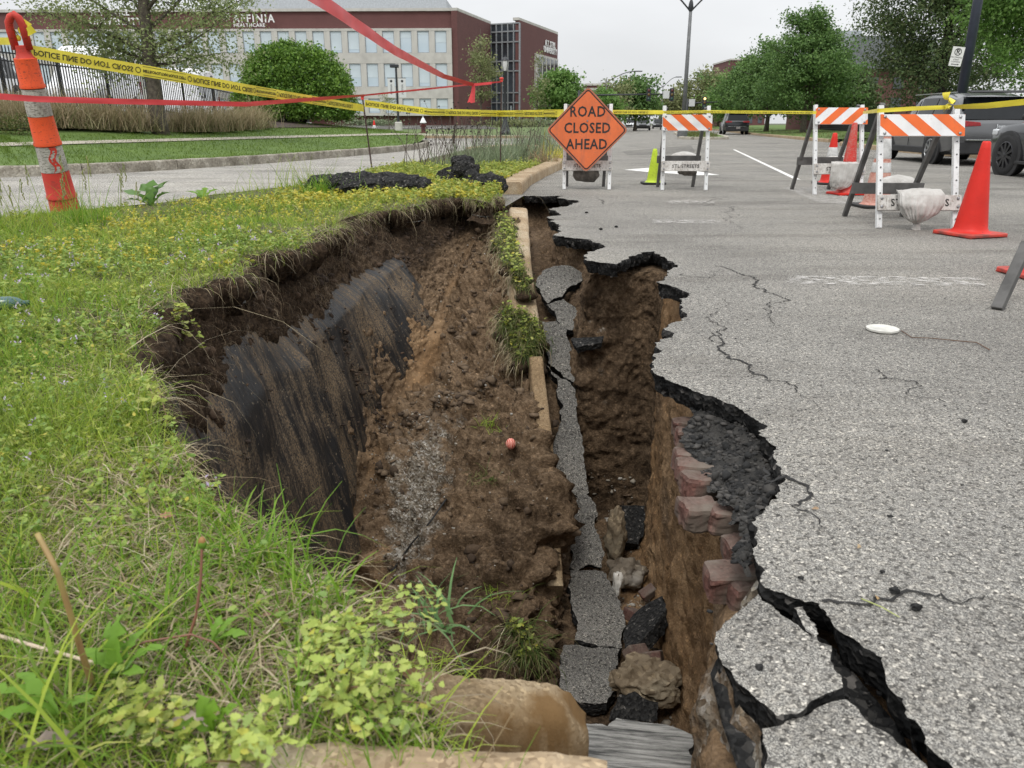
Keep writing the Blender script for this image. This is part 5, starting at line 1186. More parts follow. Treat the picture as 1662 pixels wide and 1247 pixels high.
# ================================================================ BARRICADES, SIGN, CONES, SANDBAGS
M_WHITE = scuffed('white_painted_metal', (.72, .73, .73), (.36, .34, .31), .55, .58)
M_WHITEB = scuffed('white_painted_board', (.62, .60, .57), (.30, .27, .24), .75, .52, 7, (3, 1, 1))
M_LEGGREY = simple('galvanised_leg', (.115, .112, .108), .7, .2, 10, .1, 60, col2=(.065, .063, .06))
M_ORANGE = scuffed('retroreflective_orange', (.74, .145, .03), (.34, .12, .06), .5, .62)
M_REFLW = scuffed('retroreflective_white', (.74, .75, .76), (.42, .40, .37), .45, .62)
M_BLACKPRINT = simple('black_print', (.02, .02, .02), .7, .2)
M_BOLT = simple('bolt_metal', (.35, .35, .36), .4, .2, metal=.8)
M_STEEL = simple('dull_steel', (.30, .30, .31), .5, .2, metal=.5)
def legs_and_boards(t, wd, ht, splay, rail_cb, text=True, front_w=.045, seed=0, board_z=.22, rail_z=.80, rail_h=.21, back=.22, tsz=.062):
    ang = -math.atan2(back, ht)
    """A-frame: front legs white, rear legs grey; local: x across, y away from the viewer, rail on the front"""
    for s in (-1, 1):
        mb = MB(); mb.beam((s * (wd/2 - .03), 0, 0), (s * (wd/2 - .03), .03, ht), .045, .04)
        for k in range(9): mb.lathe([(.006, 0), (.006, .004)], 8, (s * (wd/2 - .03), -.022 + .03 * (k + .7) / 9, ht * (k + .7) / 9.5), Matrix.Rotation(R(90), 4, 'X'))
        mb2 = MB(); mb2.v = mb.v[:8]; mb2.f = mb.f[:6]; mb2.m = [0]*6; lg = mb2.build('front_leg', M_WHITE, t, bevel=.004); lg.rotation_euler.x = ang
        mb3 = MB(); mb3.v = mb.v[8:]; mb3.f = [tuple(i - 8 for i in f) for f in mb.f[6:]]; mb3.m = [0]*len(mb3.f); hl = mb3.build('leg_hole', M_BLACKPRINT, lg); hl['kind'] = 'stuff'
        mb = MB(); mb.beam((s * (wd/2 - .075), splay, 0), (s * (wd/2 - .06), back + .05, ht * .97), .04, .045); mb.build('rear_leg', M_LEGGREY, t, bevel=.004)
    mb = MB(); mb.box((0, -.034, board_z), (wd, .03, .13)); bd = mb.build('lower_board', M_WHITEB, t, bevel=.004); bd.rotation_euler.x = ang
    for s in (-1, 1):
        for dz in (-.035, .035):
            b = MB(); b.lathe([(.013, 0), (.011, .008), (.004, .010)], 8, (s * (wd/2 - .03), -.050, board_z + dz), Matrix.Rotation(R(90), 4, 'X')); b.build('bolt', M_BOLT, bd)
    mb = MB(); mb.box((0, splay * .72 + .03, board_z + .07), (wd * .94, .025, .10)); mb.build('rear_board', M_LEGGREY, t, bevel=.003)
    if text:
        bx = text_mesh('STL STREETS', tsz, M_BLACKPRINT, 'lettering', bd, frame((0, -.0505, board_z - .004), (1, 0, 0), (0, 0, 1)), .0005, 1.15, sx=.92, bold=.0015)
        mb = MB()
        for k in range(9): mb.box((-wd * .36 + k * wd * .09 + .008, -.0515, board_z - .004), (.004, .0008, .055))
        sb = mb.build('stencil_bridge', M_WHITEB, bd); sb['kind'] = 'stuff'
def rail(t, wd, z, h, lean, up_right=False, n=6, ang=0.0):
    """striped panel; each stripe a piece of reflective sheeting set a hair proud of the board"""
    mb = MB(); mb.box((0, -.012, z), (wd + .01, .022, h)); bd = mb.build('rail', M_REFLW, t, bevel=.003)
    bd.rotation_euler.x = ang; bd.location = Vector((0, -.028 * math.cos(ang), -.028 * math.sin(ang)))
    st = .135; sl_ = h * 1.2
    k = -4
    while k < 8:
        x0 = -wd/2 + k * 2 * st + lean
        pl = [(x0, -h/2), (x0 + st, -h/2), (x0 + st - sl_, h/2), (x0 - sl_, h/2)] if not up_right else [(x0 - sl_, -h/2), (x0 + st - sl_, -h/2), (x0 + st, h/2), (x0, h/2)]
        q = clip(pl, -wd/2 - .004, wd/2 + .004)
        if len(q) > 2:
            m = MB(); m.prism(q, -.0010, .0008, 'y', None, (0, -.0238, z)); m.build('stripe', M_ORANGE, bd)
        k += 1
    for s in (-1, 1):
        for dz in (-.38, .38):
            b = MB(); b.lathe([(.014, 0), (.012, .007), (.004, .010)], 8, (s * (wd/2 - .035), -.0235, z + dz * h), Matrix.Rotation(R(90), 4, 'X')); b.build('bolt', M_BOLT, bd)
    return bd
def clip(poly, xa, xb):
    for sgn, x in ((1, xa), (-1, xb)):
        out = []
        for i in range(len(poly)):
            a, b = poly[i], poly[(i + 1) % len(poly)]; ia = sgn * (a[0] - x) >= 0; ib = sgn * (b[0] - x) >= 0
            if ia: out.append(a)
            if ia != ib: t = (x - a[0]) / (b[0] - a[0]); out.append((x, a[1] + (b[1] - a[1]) * t))
        poly = out
        if not poly: return []
    return poly
GB = 'barricades closing the road'
def facing(p): return math.atan2(-p.x, p.y) 
def barricade(px0, px1, py, label, wd=.62, ht=1.05, splay=.62, rz=0.0, seed=0, text=True, up_right=False, lean=.0, rail_z=.86, rail_h=.21, board_z=.22, back=.22, tsz=.062):
    a, b = P(px0, py), P(px1, py); c = (a + b) / 2; wd = (b - a).length
    t = thing('barricade', label, 'barricade', c, rz, GB)
    legs_and_boards(t, wd, ht, splay, None, text, seed=seed, board_z=board_z, back=back, tsz=tsz); rail(t, wd, rail_z, rail_h, lean, up_right, ang=-math.atan2(back, ht))
    return t, c, wd
b1, c1, w1 = barricade(1421, 1553, 371, 'nearest barricade, its orange stripes falling to the right, a sandbag over its lower board', rz=R(-2), lean=.10, ht=1.04, rail_z=.855, rail_h=.18, splay=.9, board_z=.21, back=.30, tsz=.084)
b2, c2, w2 = barricade(1317, 1402, 316, 'barricade behind the two red cones with stripes rising to the right', rz=R(4), up_right=True, lean=.02, ht=1.10, rail_z=.95, rail_h=.20, splay=.8, board_z=.31, back=.25)
b3, c3, w3 = barricade(1071, 1149, 309, 'middle barricade of the road with the yellow green cone at its left leg', rz=R(1), lean=.07, ht=1.08, rail_z=.86, rail_h=.20, splay=.55, board_z=.31, back=.14)
# barricade under the orange sign
a, b = P(912, 308), P(992, 308); c4 = (a + b) / 2; w4 = (b - a).length
t4 = thing('barricade', 'barricade carrying the orange diamond road sign beside the tan kerb', 'barricade', c4, R(-3), GB)
legs_and_boards(t4, w4, 1.12, .55, None, True, board_z=.31)
def diamond(S, name, parent=None):
    t = thing('road_sign', 'orange diamond sign with black words about the closed road, fixed on a barricade', 'road sign', c4 + Vector((-.025, -.10, .765)))
    t.rotation_euler = (R(-4), 0, R(-3)); h = S / 2
    def rd(s, r):
        out = []
        for cx, cy, a0 in ((1, 1, 0), (-1, 1, 90), (-1, -1, 180), (1, -1, 270)):
            for k in range(5):
                an = R(a0 + 90 * k / 4); out.append((cx * (s - r) + r * math.cos(an), cy * (s - r) + r * math.sin(an)))
        M = Matrix.Rotation(R(45), 2); return [tuple(M @ Vector(q)) for q in out]
    m_sign = scuffed('orange_sign_face', (.68, .155, .05), (.42, .13, .07), .5, .56, 6)
    mb = MB(); mb.prism(rd(h, .05), 0, .006, 'y'); p = mb.build('panel', m_sign, t)
    out, inn = rd(h - .018, .04), rd(h - .034, .03); n = len(out); mb = MB()
    mb.add([(q[0], -.0012, q[1]) for q in out] + [(q[0], -.0012, q[1]) for q in inn], [(i, (i+1) % n, n + (i+1) % n, n + i) for i in range(n)]); mb.build('border', M_BLACKPRINT, p)
    mb = MB(); o2 = rd(h, .05); i2 = rd(h - .012, .045); mb.add([(q[0], -.0008, q[1]) for q in o2] + [(q[0], -.0008, q[1]) for q in i2], [(i, (i+1) % n, n + (i+1) % n, n + i) for i in range(n)]); mb.build('edge', simple('sign_edge', (.38, .17, .11), .6), p)
    for s, z, sz, sp in (('ROAD', .225, .180, 1.12), ('CLOSED', .022, .180, 1.08), ('AHEAD', -.181, .180, 1.08)):
        text_mesh(s, sz, M_BLACKPRINT, 'lettering', p, frame((0, -.002, z), (1, 0, 0), (0, 0, 1)), .0004, sp, sx=.86, bold=.0035)
    b = MB(); b.lathe([(.012, 0), (.01, .006)], 8, (0, -.003, .115), Matrix.Rotation(R(90), 4, 'X')); b.build('bolt', M_BOLT, p)
diamond(.762, 'road_sign')
# ----- sandbags
def bagmat():
    m, n, b = newmat('woven_sandbag'); v = coords(n)
    c = ramp(n, noise(n, v, 8, 5), [(.25, (.36, .345, .32)), (.55, (.50, .485, .46)), (.75, (.58, .57, .545))]); n.links.new(c, b.inputs['Base Color']); b.inputs['Roughness'].default_value = .8
    w = N(n, 'ShaderNodeTexWave', Scale=55.0, Distortion=1.5); n.links.new(v, w.inputs['Vector']); x = bump(n, b, w.outputs['Fac'], .25, .003); bump(n, b, noise(n, coords(n, 'Object', (6, 6, 1)), 8, 4), .7, .02, x); return m
M_BAG = bagmat(); M_BAGD = simple('dirty_sandbag', (.16, .14, .12), .85, .3, 12, .5, 80)
def sheetbag(rows, name, label, loc, rz, mat=M_BAG, group='sandbags on the barricades', neck=None):
    """closed bag: rows of rings (cx, y, z, half width, half depth), pleats gathered towards a tied end"""
    t = thing(name, label, 'sandbag', loc, rz, group); n = 120; V = []; k = len(rows)
    cs = np.array(rows, float); tt = np.linspace(0, k - 1, 36); R_ = np.column_stack([np.interp(tt, np.arange(k), cs[:, i]) for i in range(6)])
    for i, (cx, cy, cz, hw, hd, pl) in enumerate(R_):
        for j in range(n):
            a = 2 * math.pi * j / n; e = .75; x = math.copysign(abs(math.cos(a)) ** e, math.cos(a)); y = math.copysign(abs(math.sin(a)) ** e, math.sin(a))
            w = 1 + pl * (.45 * abs(math.sin(a * 9 + .6 * math.sin(i * .2))) + .4 * math.sin(a * 23 + 1) + .3 * math.sin(a * 7 + 2) - .2)
            V.append((cx + hw * x * w, cy + hd * y * w, cz))
    V = np.array(V); V += (fbm(V + loc[0] * 3, 12, 3) * .012)[:, None]
    mb = MB(); mb.v = [tuple(q) for q in V]; m = len(R_)
    for i in range(m - 1):
        for j in range(n): mb.f.append((i*n+j, i*n+(j+1) % n, (i+1)*n+(j+1) % n, (i+1)*n+j))
    mb.f += [tuple(range(n)), tuple(reversed(range((m-1)*n, m*n)))]; mb.m = [0]*len(mb.f)
    mb.build('sack', mat, t, smooth=True)
    if neck:
        b = MB(); b.tube([Vector((neck[0] + .016 * math.cos(a), neck[1] + .014 * math.sin(a), neck[2])) for a in np.linspace(0, 6.28, 14)], .004, 5); b.build('tie', M_BAGD, t, smooth=True)
    return t
# draped in front of the nearest barricade: full at the top, gathered to a tied neck
sheetbag([(0, .06, .31, .165, .03, .02), (0, .03, .325, .178, .06, .03), (0, -.03, .29, .18, .075, .05), (-.005, -.06, .21, .178, .085, .07), (-.01, -.07, .14, .14, .075, .13), (-.015, -.07, .09, .075, .05, .25), (-.02, -.07, .052, .018, .016, .3), (-.02, -.07, .035, .026, .020, .3), (-.02, -.07, .004, .034, .016, .35)],
         'sandbag', 'pale sandbag hanging tied by its neck over the front of the nearest barricade', c1 + Vector((-.03, -.02, 0)), 0, neck=(-.02, -.07, .050))
def lyingbag(px, py, z, L, Wd, H, rz, label, mat=M_BAG, name='sandbag'):
    p = P(px, py, 0) + Vector((0, 0, z)); t = thing(name, label, 'sandbag', p, rz, 'sandbags on the barricades'); mb = MB(); n = 24; m = 30; V = []
    for i in range(m):
        u = -1 + 2 * i / (m - 1); r_ = (1 - abs(u) ** 3.2) ** .5 if abs(u) < 1 else 0; r_ = max(r_, .12); sag = -.25 * H * abs(u) ** 2
        for j in range(n):
            a = 2 * math.pi * j / n; w = 1 + .06 * math.sin(a * 9 + u * 5) * abs(u); V.append((u * L / 2, math.cos(a) * Wd / 2 * r_ * w, math.sin(a) * H / 2 * r_ * w + sag + H / 2))
    V = np.array(V); V += (fbm(V + px, 9, 3) * .016)[:, None]; mb.v = [tuple(q) for q in V]
    for i in range(m - 1):
        for j in range(n): mb.f.append((i*n+j, (i+1)*n+j, (i+1)*n+(j+1) % n, i*n+(j+1) % n))
    mb.f += [tuple(reversed(range(n))), tuple(range((m-1)*n, m*n))]; mb.m = [0]*len(mb.f); mb.build('sack', mat, t, smooth=True); return t
lyingbag(1447, 350, .22, .42, .26, .16, R(0), 'pale sandbag lying on the rear board behind the nearest barricade')
lyingbag(1352, 306, .30, .44, .22, .13, R(5), 'pale sandbag lying across the back of the barricade with rising stripes')
sheetbag([(0, -.02, .40, .15, .05, .02), (0, -.07, .385, .17, .07, .03), (0, -.08, .28, .17, .07, .06), (-.01, -.08, .17, .15, .06, .1), (-.03, -.07, .10, .10, .05, .2), (-.05, -.06, .07, .04, .03, .2)], 'sandbag', 'sandbag sagging over the lower board of the barricade with rising stripes', c2 + Vector((.0, -.02, 0)), R(4))
lyingbag(1107, 300, .37, .38, .18, .09, 0, 'thin white sandbag lying along the lower board of the middle barricade')
sheetbag([(0, .1, .24, .17, .06, .03), (0, .1, .17, .18, .08, .05), (0, .1, .11, .12, .06, .2), (.06, .1, .09, .05, .03, .3)], 'sandbag', 'dark dirty sandbag slumping beneath the board under the orange sign', c4 + Vector((.0, .06, 0)), 0, M_BAGD)
sheetbag([(0, .1, .26, .12, .05, .03), (0, .1, .22, .13, .05, .05), (.03, .1, .18, .06, .04, .2)], 'sandbag', 'dark dirty sandbag behind the board of the middle barricade', c3 + Vector((.06, .05, 0)), 0, M_BAGD)
lyingbag(972, 280, .42, .3, .2, .22, 0, 'dark sandbag hanging behind the orange sign on its right', M_BAGD)
# ----- cones
M_CONE = scuffed('cone_red_orange', (.62, .022, .012), (.16, .02, .015), .5, .62); M_CONEF = scuffed('faded_cone', (.56, .32, .26), (.42, .15, .11), .7, .5); M_CONEL = scuffed('lime_cone', (.50, .66, .04), (.25, .30, .04), .55, .55)
M_CONEMID = scuffed('worn_red_cone', (.55, .04, .03), (.45, .20, .17), .6, .52); M_RUB = simple('black_rubber', (.02, .02, .02), .7, .2); M_BAND = simple('cone_collar', (.66, .66, .65), .5, .15, 18, col2=(.42, .42, .41))
M_CONEBASE = simple('scuffed_red_base', (.60, .05, .03), .6, .3, 12, .1, 40, col2=(.20, .05, .04))
GC = 'traffic cones on the closed road'
def cone(px, py, H, rb, label, mat, basemat, bands=(), rz=0.0, base=.36, group=GC, top=.030, pos=None):
    p = P(px, py) if pos is None else pos; t = thing('traffic_cone', label, 'traffic cone', p, rz, group)
    def rr(z): return rb + (top - rb) * (z - .03) / (H - .03)
    mb = MB(); b = base / 2
    pl = []
    for cx, cy, a0 in ((1, 1, 0), (-1, 1, 90), (-1, -1, 180), (1, -1, 270)):
        for k in range(4): an = R(a0 + 30 * k); pl.append((cx * (b - .05) + .05 * math.cos(an), cy * (b - .05) + .05 * math.sin(an)))
    mb.prism(pl, .006, .030); bs = mb.build('base', basemat, t, bevel=.006)
    mb = MB()
    for sx_ in (-1, 1):
        for sy_ in (-1, 1): mb.box((sx_ * b * .8, sy_ * b * .8, .004), (.05, .05, .008))
    f_ = mb.build('foot', basemat, bs); f_['kind'] = 'stuff'
    prof = [(rb + .028, .030), (rb + .012, .036), (rb + .002, .05)] + [(rr(z), z) for z in np.linspace(.06, H - .012, 14)] + [(top - .004, H - .003), (top - .010, H), (top - .014, H - .01)]
    mb = MB(); mb.lathe(prof, 36, caps=True); mb.build('body', mat, t, auto=50)
    for (z0, z1, m) in bands:
        mb = MB(); mb.lathe([(rr(z0) + .001, z0), (rr(z0) + .003, z0 + .004), (rr(z1) + .003, z1 - .004), (rr(z1) + .001, z1)], 36, caps=False); mb.build('reflective_collar', m, t, auto=50)
    return t
cone(1573, 382, .72, .125, 'bright red cone standing alone right of the nearest barricade', M_CONE, M_CONEBASE, rz=R(18), base=.40)
cone(1372, 316, .86, .115, 'worn red cone with a pale pink top in front of the rising stripe barricade', M_CONEMID, M_CONE, rz=R(10), base=.36)
cone(1345, 299, .72, .13, 'red cone with a white collar behind the rising stripe barricade', M_CONE, M_RUB, [(.36, .52, M_BAND), (.24, .30, M_BAND)], base=.40)
cone(1421, 336, .90, .14, 'faded pinkish cone with a grey collar behind the nearest barricade', M_CONEF, M_RUB, [(.50, .70, M_BAND), (.36, .46, M_BAND)], base=.44)
cone(1060, 299, .50, .10, 'lime yellow traffic cone leaning by the middle barricade', M_CONEL, M_RUB, base=.34)
cone(1694, 449, .72, .12, 'red cone cut off by the right edge of the photo behind a barricade leg', M_CONE, M_CONEBASE, base=.38)
pc = P(608, 216); cone(0, 0, 1.0, .2, 'small distant red cone on the side street by the hydrant', M_CONE, M_CONEBASE, [(.5, .75, M_BAND)], base=.5, group='', pos=Vector((pc.x * .6, pc.y * .6, 0)))
# barricade cut by the right border: one grey leg shows
t5 = thing('barricade', 'barricade cut off by the right border, only its grey leg in view', 'barricade', P(1800, 470), R(-8), GB)
legs_and_boards(t5, .66, 1.0, -.35, None, False)
lg = P(1616, 503); top = P(1672, 405, 0); mb = MB()
mb.beam(P(1618, 503, 0), PY(1668, 395, P(1618, 503, 0).y + .15), .05, .045); mb.build('rear_leg', M_LEGGREY, t5, world=True, bevel=.004)
# ----- lid and wire on the road
lp_ = P(1432, 537); mb = MB(); mb.lathe([(.0, .0), (.060, .0), (.066, .004), (.066, .012), (.058, .014), (.054, .011), (.0, .011)], 32, caps=False); o = mb.build('plastic_lid', simple('lid_plastic', (.62, .61, .56), .45, .1, 30), auto=40); o.location = lp_ + Vector((0, 0, .001)); tag(o, 'round white plastic lid lying on the open road', 'lid')
w_ = [P(px, py, .006) for px, py in ((1463, 537), (1480, 548), (1510, 549), (1550, 553), (1585, 556), (1606, 568))]; mb = MB(); mb.tube([w_[0].lerp(w_[1], t) for t in (0, .5)] + [q for i in range(1, 5) for q in (w_[i], w_[i].lerp(w_[i+1], .5))] + [w_[5]], .0022, 6); tag(mb.build('wire', simple('rust_wire', (.14, .08, .05), .7), smooth=True), 'rusty wire lying on the road right of the white lid', 'wire')
# red ball-like fruit in the hole, glass at the left edge
rb_ = hit(829, 722); mb = MB(); mb.blob((0, 0, 0), (.032, .03, .036), None, .06, 2, 3); 
def ballmat():
    m, n, b = newmat('red_striped'); w = N(n, 'ShaderNodeTexWave', Scale=28.0, Distortion=6.0); n.links.new(coords(n), w.inputs['Vector']); n.links.new(ramp(n, w.outputs['Fac'], [(.3, (.55, .05, .03)), (.8, (.75, .45, .36))]), b.inputs['Base Color']); b.inputs['Roughness'].default_value = .5; return m
o = mb.build('red_ball', ballmat(), smooth=True); o.location = rb_ + Vector((0, -.02, .015)); tag(o, 'small red and white ball lying on the soil slope in the hole', 'ball')
mb = MB(); g_ = P(20, 494, .15); M_GL = simple('teal_glass', (.03, .10, .10), .15, .1, spec=.8)
mb.lathe([(.0, -.09), (.026, -.088), (.03, -.08), (.03, .04), (.022, .065), (.011, .08), (.011, .10), (.0, .10)], 20, (0, 0, 0), Matrix.Rotation(R(90), 4, 'Y'), caps=False); o = mb.build('glass_bottle', M_GL, smooth=True); o.location = P(2, 494, .165); o.rotation_euler = (0, 0, .25); tag(o, 'teal glass bottle lying in the grass at the left edge', 'bottle')
mb = MB(); wp = [hit(px, py) for px, py in ((725, 812), (702, 845), (685, 866), (668, 885), (640, 925), (605, 965), (575, 995))]; mb.tube([q + Vector((0, -.02, .02)) for q in wp], .006, 6); tag(mb.build('black_wire', M_RUB, smooth=True), 'thin black cable crossing the gravelly slope in the hole', 'cable')

# ================================================================ LEANING CHANNELIZER, STAKES, TAPES
M_CH = scuffed('channelizer_orange', (.70, .085, .02), (.14, .035, .02), .55, .57); M_CHR = scuffed('channelizer_red', (.54, .045, .03), (.20, .04, .03), .6, .56)
M_CHW = scuffed('worn_white_sheeting', (.44, .42, .38), (.15, .14, .12), .65, .50)
def channelizer():
    b = P(108, 348, .10); top = PY(22, 24, b.y - .25); ax = (top - b); L = ax.length; q = ax.to_track_quat('Z', 'Y')
    t = thing('leaning_channelizer', 'tall leaning orange and white channelizer post with a looped red handle', 'channelizer', b); t.rotation_mode = 'QUATERNION'; t.rotation_quaternion = q
    k = L / 325.0                                             # photo pixels along the post -> metres
    rad = 24 * k
    def r_(s): return rad * (1.0 - .36 * s)
    def seg(a, bb, m, name, lip=True):
        mb = MB(); n = 28; pr = [(r_(a) * 1.0, a * L), (r_(bb) * .99, bb * L)]
        if lip: pr = [(r_(a) * .97, a * L), (r_(a) * 1.06, a * L + .004), (r_(a) * 1.06, a * L + .03 * L * .5), (r_(a) * 1.0, a * L + .022 * L)] + pr[1:] + [(r_(bb) * .9, bb * L + .004)]
        mb.lathe(pr, n); return mb.build(name, m, t, auto=40)
    seg(.00, .09, M_CHR, 'body_section'); seg(.092, .235, M_CHR, 'body_section'); w1 = seg(.238, .37, M_CHW, 'white_band', False)
    seg(.372, .52, M_CH, 'body_section'); seg(.523, .655, M_CHW, 'white_band', False); seg(.658, .80, M_CH, 'body_section')
    mb = MB(); mb.lathe([(r_(.8) * .9, .80 * L), (r_(.8) * .75, .81 * L), (r_(.8) * .62, .83 * L), (r_(.8) * .58, .86 * L)], 24); mb.build('neck', M_CHR, t, auto=40)
    mb = MB(); pts = [Vector((-.5, 0, .84)), Vector((-.55, 0, .93)), Vector((-.50, 0, .965)), Vector((-.25, 0, .99)), Vector((.05, 0, 1.0)), Vector((.3, 0, .985)), Vector((.45, 0, .95)), Vector((.48, 0, .84))]
    mb.tube([Vector((p.x * rad * .9, p.y, p.z * L)) for p in pts], rad * .26, 10); mb.build('handle', M_CHR, t, smooth=True)
    # torn sheeting flap on the lower white band
    mb = MB(); n = 10; a0 = -1.2; V = []
    for i in range(n):
        for j in range(2): an = a0 + .5 * j + .15 * math.sin(i); z = (.24 + .13 * i / (n - 1)) * L; V.append((r_(z / L) * 1.02 * math.cos(an), r_(z / L) * 1.02 * math.sin(an), z))
    mb.add(V, [(2*i, 2*i+1, 2*i+3, 2*i+2) for i in range(n - 1)]); mb.build('torn_sheeting', M_CHR, t, smooth=True)
    mb = MB(); oc = [(math.cos(R(22.5 + 45 * i)) * .33, math.sin(R(22.5 + 45 * i)) * .30) for i in range(8)]; mb.prism(oc, 0, .05); o = mb.build('base', M_RUB, None, bevel=.01)
    o.parent = t; note_kid(t, o); o.matrix_local = (Matrix.LocRotScale(b, q, None).inverted() @ Matrix.Translation(b + Vector((.09, .02, -.06))))
    return top, b
ch_top, ch_b = channelizer()
def stake(px0, py0, px1, py1, label, rz=0, topz=None):
    b = P(px0, py0, .12); tp = PY(px1, py1, b.y + .02); t = thing('metal_stake', label, 'stake', b); d = tp - b
    mb = MB(); mb.tube([d * (i / 14) for i in range(15)], .011, 7); m = M_STK; mb.build('rod', m, t, smooth=True)
    mb = MB()
    for i in range(40): mb.lathe([(.012, -.004), (.0145, 0), (.012, .004)], 7, d * ((i + .5) / 40), caps=False)
    o = mb.build('rib', m, t); o['kind'] = 'stuff'
    mb = MB(); mb.lathe([(.022, -.05), (.022, -.01), (.034, -.006), (.034, .012), (.024, .02), (.0, .022)], 16, d, caps=False); mb.build('cap', simple('red_cap', (.70, .05, .04), .5, .1), t, auto=40)
    return b, tp
M_STK = simple('rusty_rebar', (.085, .05, .04), .8, .3, 30)
s1b, s1t = stake(605, 284, 588, 156, 'left rusty rebar stake with a red cap leaning behind the dark slab')
s2b, s2t = stake(812, 272, 814, 128, 'right rusty rebar stake with a red cap between the far kerb and the lavender')
M_YT = simple('yellow_tape', (.80, .70, .06), .4, .06, 5, col2=(.66, .56, .05)); M_RT = simple('red_tape', (.80, .075, .085), .4, .06, 5, col2=(.68, .06, .07)); M_RT.node_tree.nodes['Principled BSDF'].inputs['Transmission Weight'].default_value = 0
M_TAPEINK = simple('tape_ink', (.05, .045, .01), .6)
def tape(name, label, pts, mat, w, letters=False, seed=0, cat='tape', twist=0.0, flip=True, sag=0.0, tw=None, up=Vector((0, 0, 1)), lsize=.7):
    """ribbon along PTS (world), hanging edge-up; lettering is flat print laid on it"""
    t = thing(name, label, cat, pts[0]); P0 = Vector(pts[0]); out = []
    for i in range(len(pts) - 1):
        a, b = Vector(pts[i]), Vector(pts[i+1]); m = max(6, int((b - a).length / .05))
        for j in range(m): f = j / m; q = a.lerp(b, f); q.z -= sag * 4 * f * (1 - f) * (b - a).length; out.append(q)
    out.append(Vector(pts[-1])); n = len(out); V = []; ups = []
    ang = np.interp(np.arange(n), np.linspace(0, n - 1, len(tw)), tw) if tw else np.full(n, twist)
    for i, q in enumerate(out):
        d = (out[min(i+1, n-1)] - out[max(i-1, 0)]).normalized(); u = (up - d * up.dot(d)).normalized(); s = d.cross(u)
        u2 = u * math.cos(ang[i]) + s * math.sin(ang[i]); ups.append((q - P0, d, u2))
        for k in range(5): f = k / 4 - .5; V.append(q - P0 + u2 * (f * w) + s * (.004 * math.sin(i * .35 + seed) * (1 - abs(f))))
    mb = MB(); mb.v = [tuple(v) for v in V]; 
    for i in range(n - 1):
        for k in range(4): mb.f.append((i*5+k, (i+1)*5+k, (i+1)*5+k+1, i*5+k+1))
    mb.m = [0]*len(mb.f); rb = mb.build('ribbon', mat, t, smooth=True)
    if letters:
        cum = np.concatenate([[0], np.cumsum([(out[i+1] - out[i]).length for i in range(n - 1)])]); tot = cum[-1]; s = .02; lets = MB(); k = 0
        def at(d_):
            i = int(np.clip(np.searchsorted(cum, d_) - 1, 0, n - 2)); f = (d_ - cum[i]) / max(1e-6, cum[i+1] - cum[i]); q, d, u = ups[i]; q2 = ups[i+1][0]; return q.lerp(q2, f), d, u
        srcs = []
        for body, sz, wd_ in (('POLICE LINE DO NOT CROSS', w * .62, w * 6.6), ('METROPOLITAN POLICE DEPT', w * .34, w * 4.6)):
            me = text_mesh(body, sz, M_TAPEINK, 'tmp', bold=.001 * w / .075); vv = np.array([q.co[:] for q in me.data.vertices]); ff = [tuple(p.vertices) for p in me.data.polygons]; md = me.data; bpy.data.objects.remove(me); bpy.data.meshes.remove(md)
            srcs.append((vv, ff, sz))
        gap = w * .9
        while s < tot - .05:
            vv, ff, sz = srcs[k % 2]; x0, x1 = vv[:, 0].min(), vv[:, 0].max(); L = (x1 - x0)
            if s + L < tot:
                pts_ = []
                for x, y, z in vv:
                    q, d, u = at(s + (x - x0)); nrm = d.cross(u).normalized(); nrm = -nrm if nrm.y > 0 else nrm
                    pts_.append(q + u * ((-y if flip else y)) + nrm * .0055)
                lets.add(pts_, ff)
                if k % 2:      # rules above and below the small print
                    for yy in (-.36, .36):
                        for i in range(12):
                            qa, d, u = at(s + L * i / 12); qb, _, _ = at(s + L * (i + 1) / 12); nrm = d.cross(u).normalized(); nrm = -nrm if nrm.y > 0 else nrm; e = u * (w * .02)
                            lets.add([qa + u * (yy * w) - e + nrm * .005, qb + u * (yy * w) - e + nrm * .005, qb + u * (yy * w) + e + nrm * .005, qa + u * (yy * w) + e + nrm * .005], [(0, 1, 2, 3)])
                q, d, u = at(s + L + gap * .5); nrm = d.cross(u).normalized(); nrm = -nrm if nrm.y > 0 else nrm; ring = []
                for i in range(16): a = 2 * math.pi * i / 16; ring.append((math.cos(a), math.sin(a)))
                lets.add([q + d * (c_ * w * .26) + u * (s_ * w * .26) + nrm * .005 for c_, s_ in ring] + [q + d * (c_ * w * .19) + u * (s_ * w * .19) + nrm * .005 for c_, s_ in ring], [(i, (i+1) % 16, 16 + (i+1) % 16, 16 + i) for i in range(16)])
            s += L + gap; k += 1
        lt = lets.build('lettering', M_TAPEINK, rb); lt['kind'] = 'stuff'
    return t
def D(px, py, Y): return PY(px, py, Y)
yc = ch_b.y - .18
tape('barrier_tape', 'yellow printed police tape sloping from the leaning post to the left stake', [D(50, 84, yc), D(250, 118, yc + .8), D(400, 145, yc + 1.8), D(590, 176, s1b.y - .02)], M_YT, .098, True, 1)
tape('barrier_tape', 'yellow printed tape strung from the left stake past the right stake to the orange sign', [D(592, 168, s1b.y - .03), D(700, 182, s1b.y + .4), D(812, 184.5, s2b.y - .03), D(930, 184, c4.y - .05)], M_YT, .098, True, 2)
tape('barrier_tape', 'yellow tape running level between the orange sign and the middle barricade', [D(994, 182, c4.y), D(1076, 182.5, c3.y - .02)], M_YT, .05, True, 3)
tape('barrier_tape', 'yellow tape stretched across the top of the middle barricade to the rising stripe barricade', [D(1076, 182.5, c3.y - .04), D(1148, 181.5, c3.y - .04), D(1325, 183, c2.y)], M_YT, .035, True, 4)
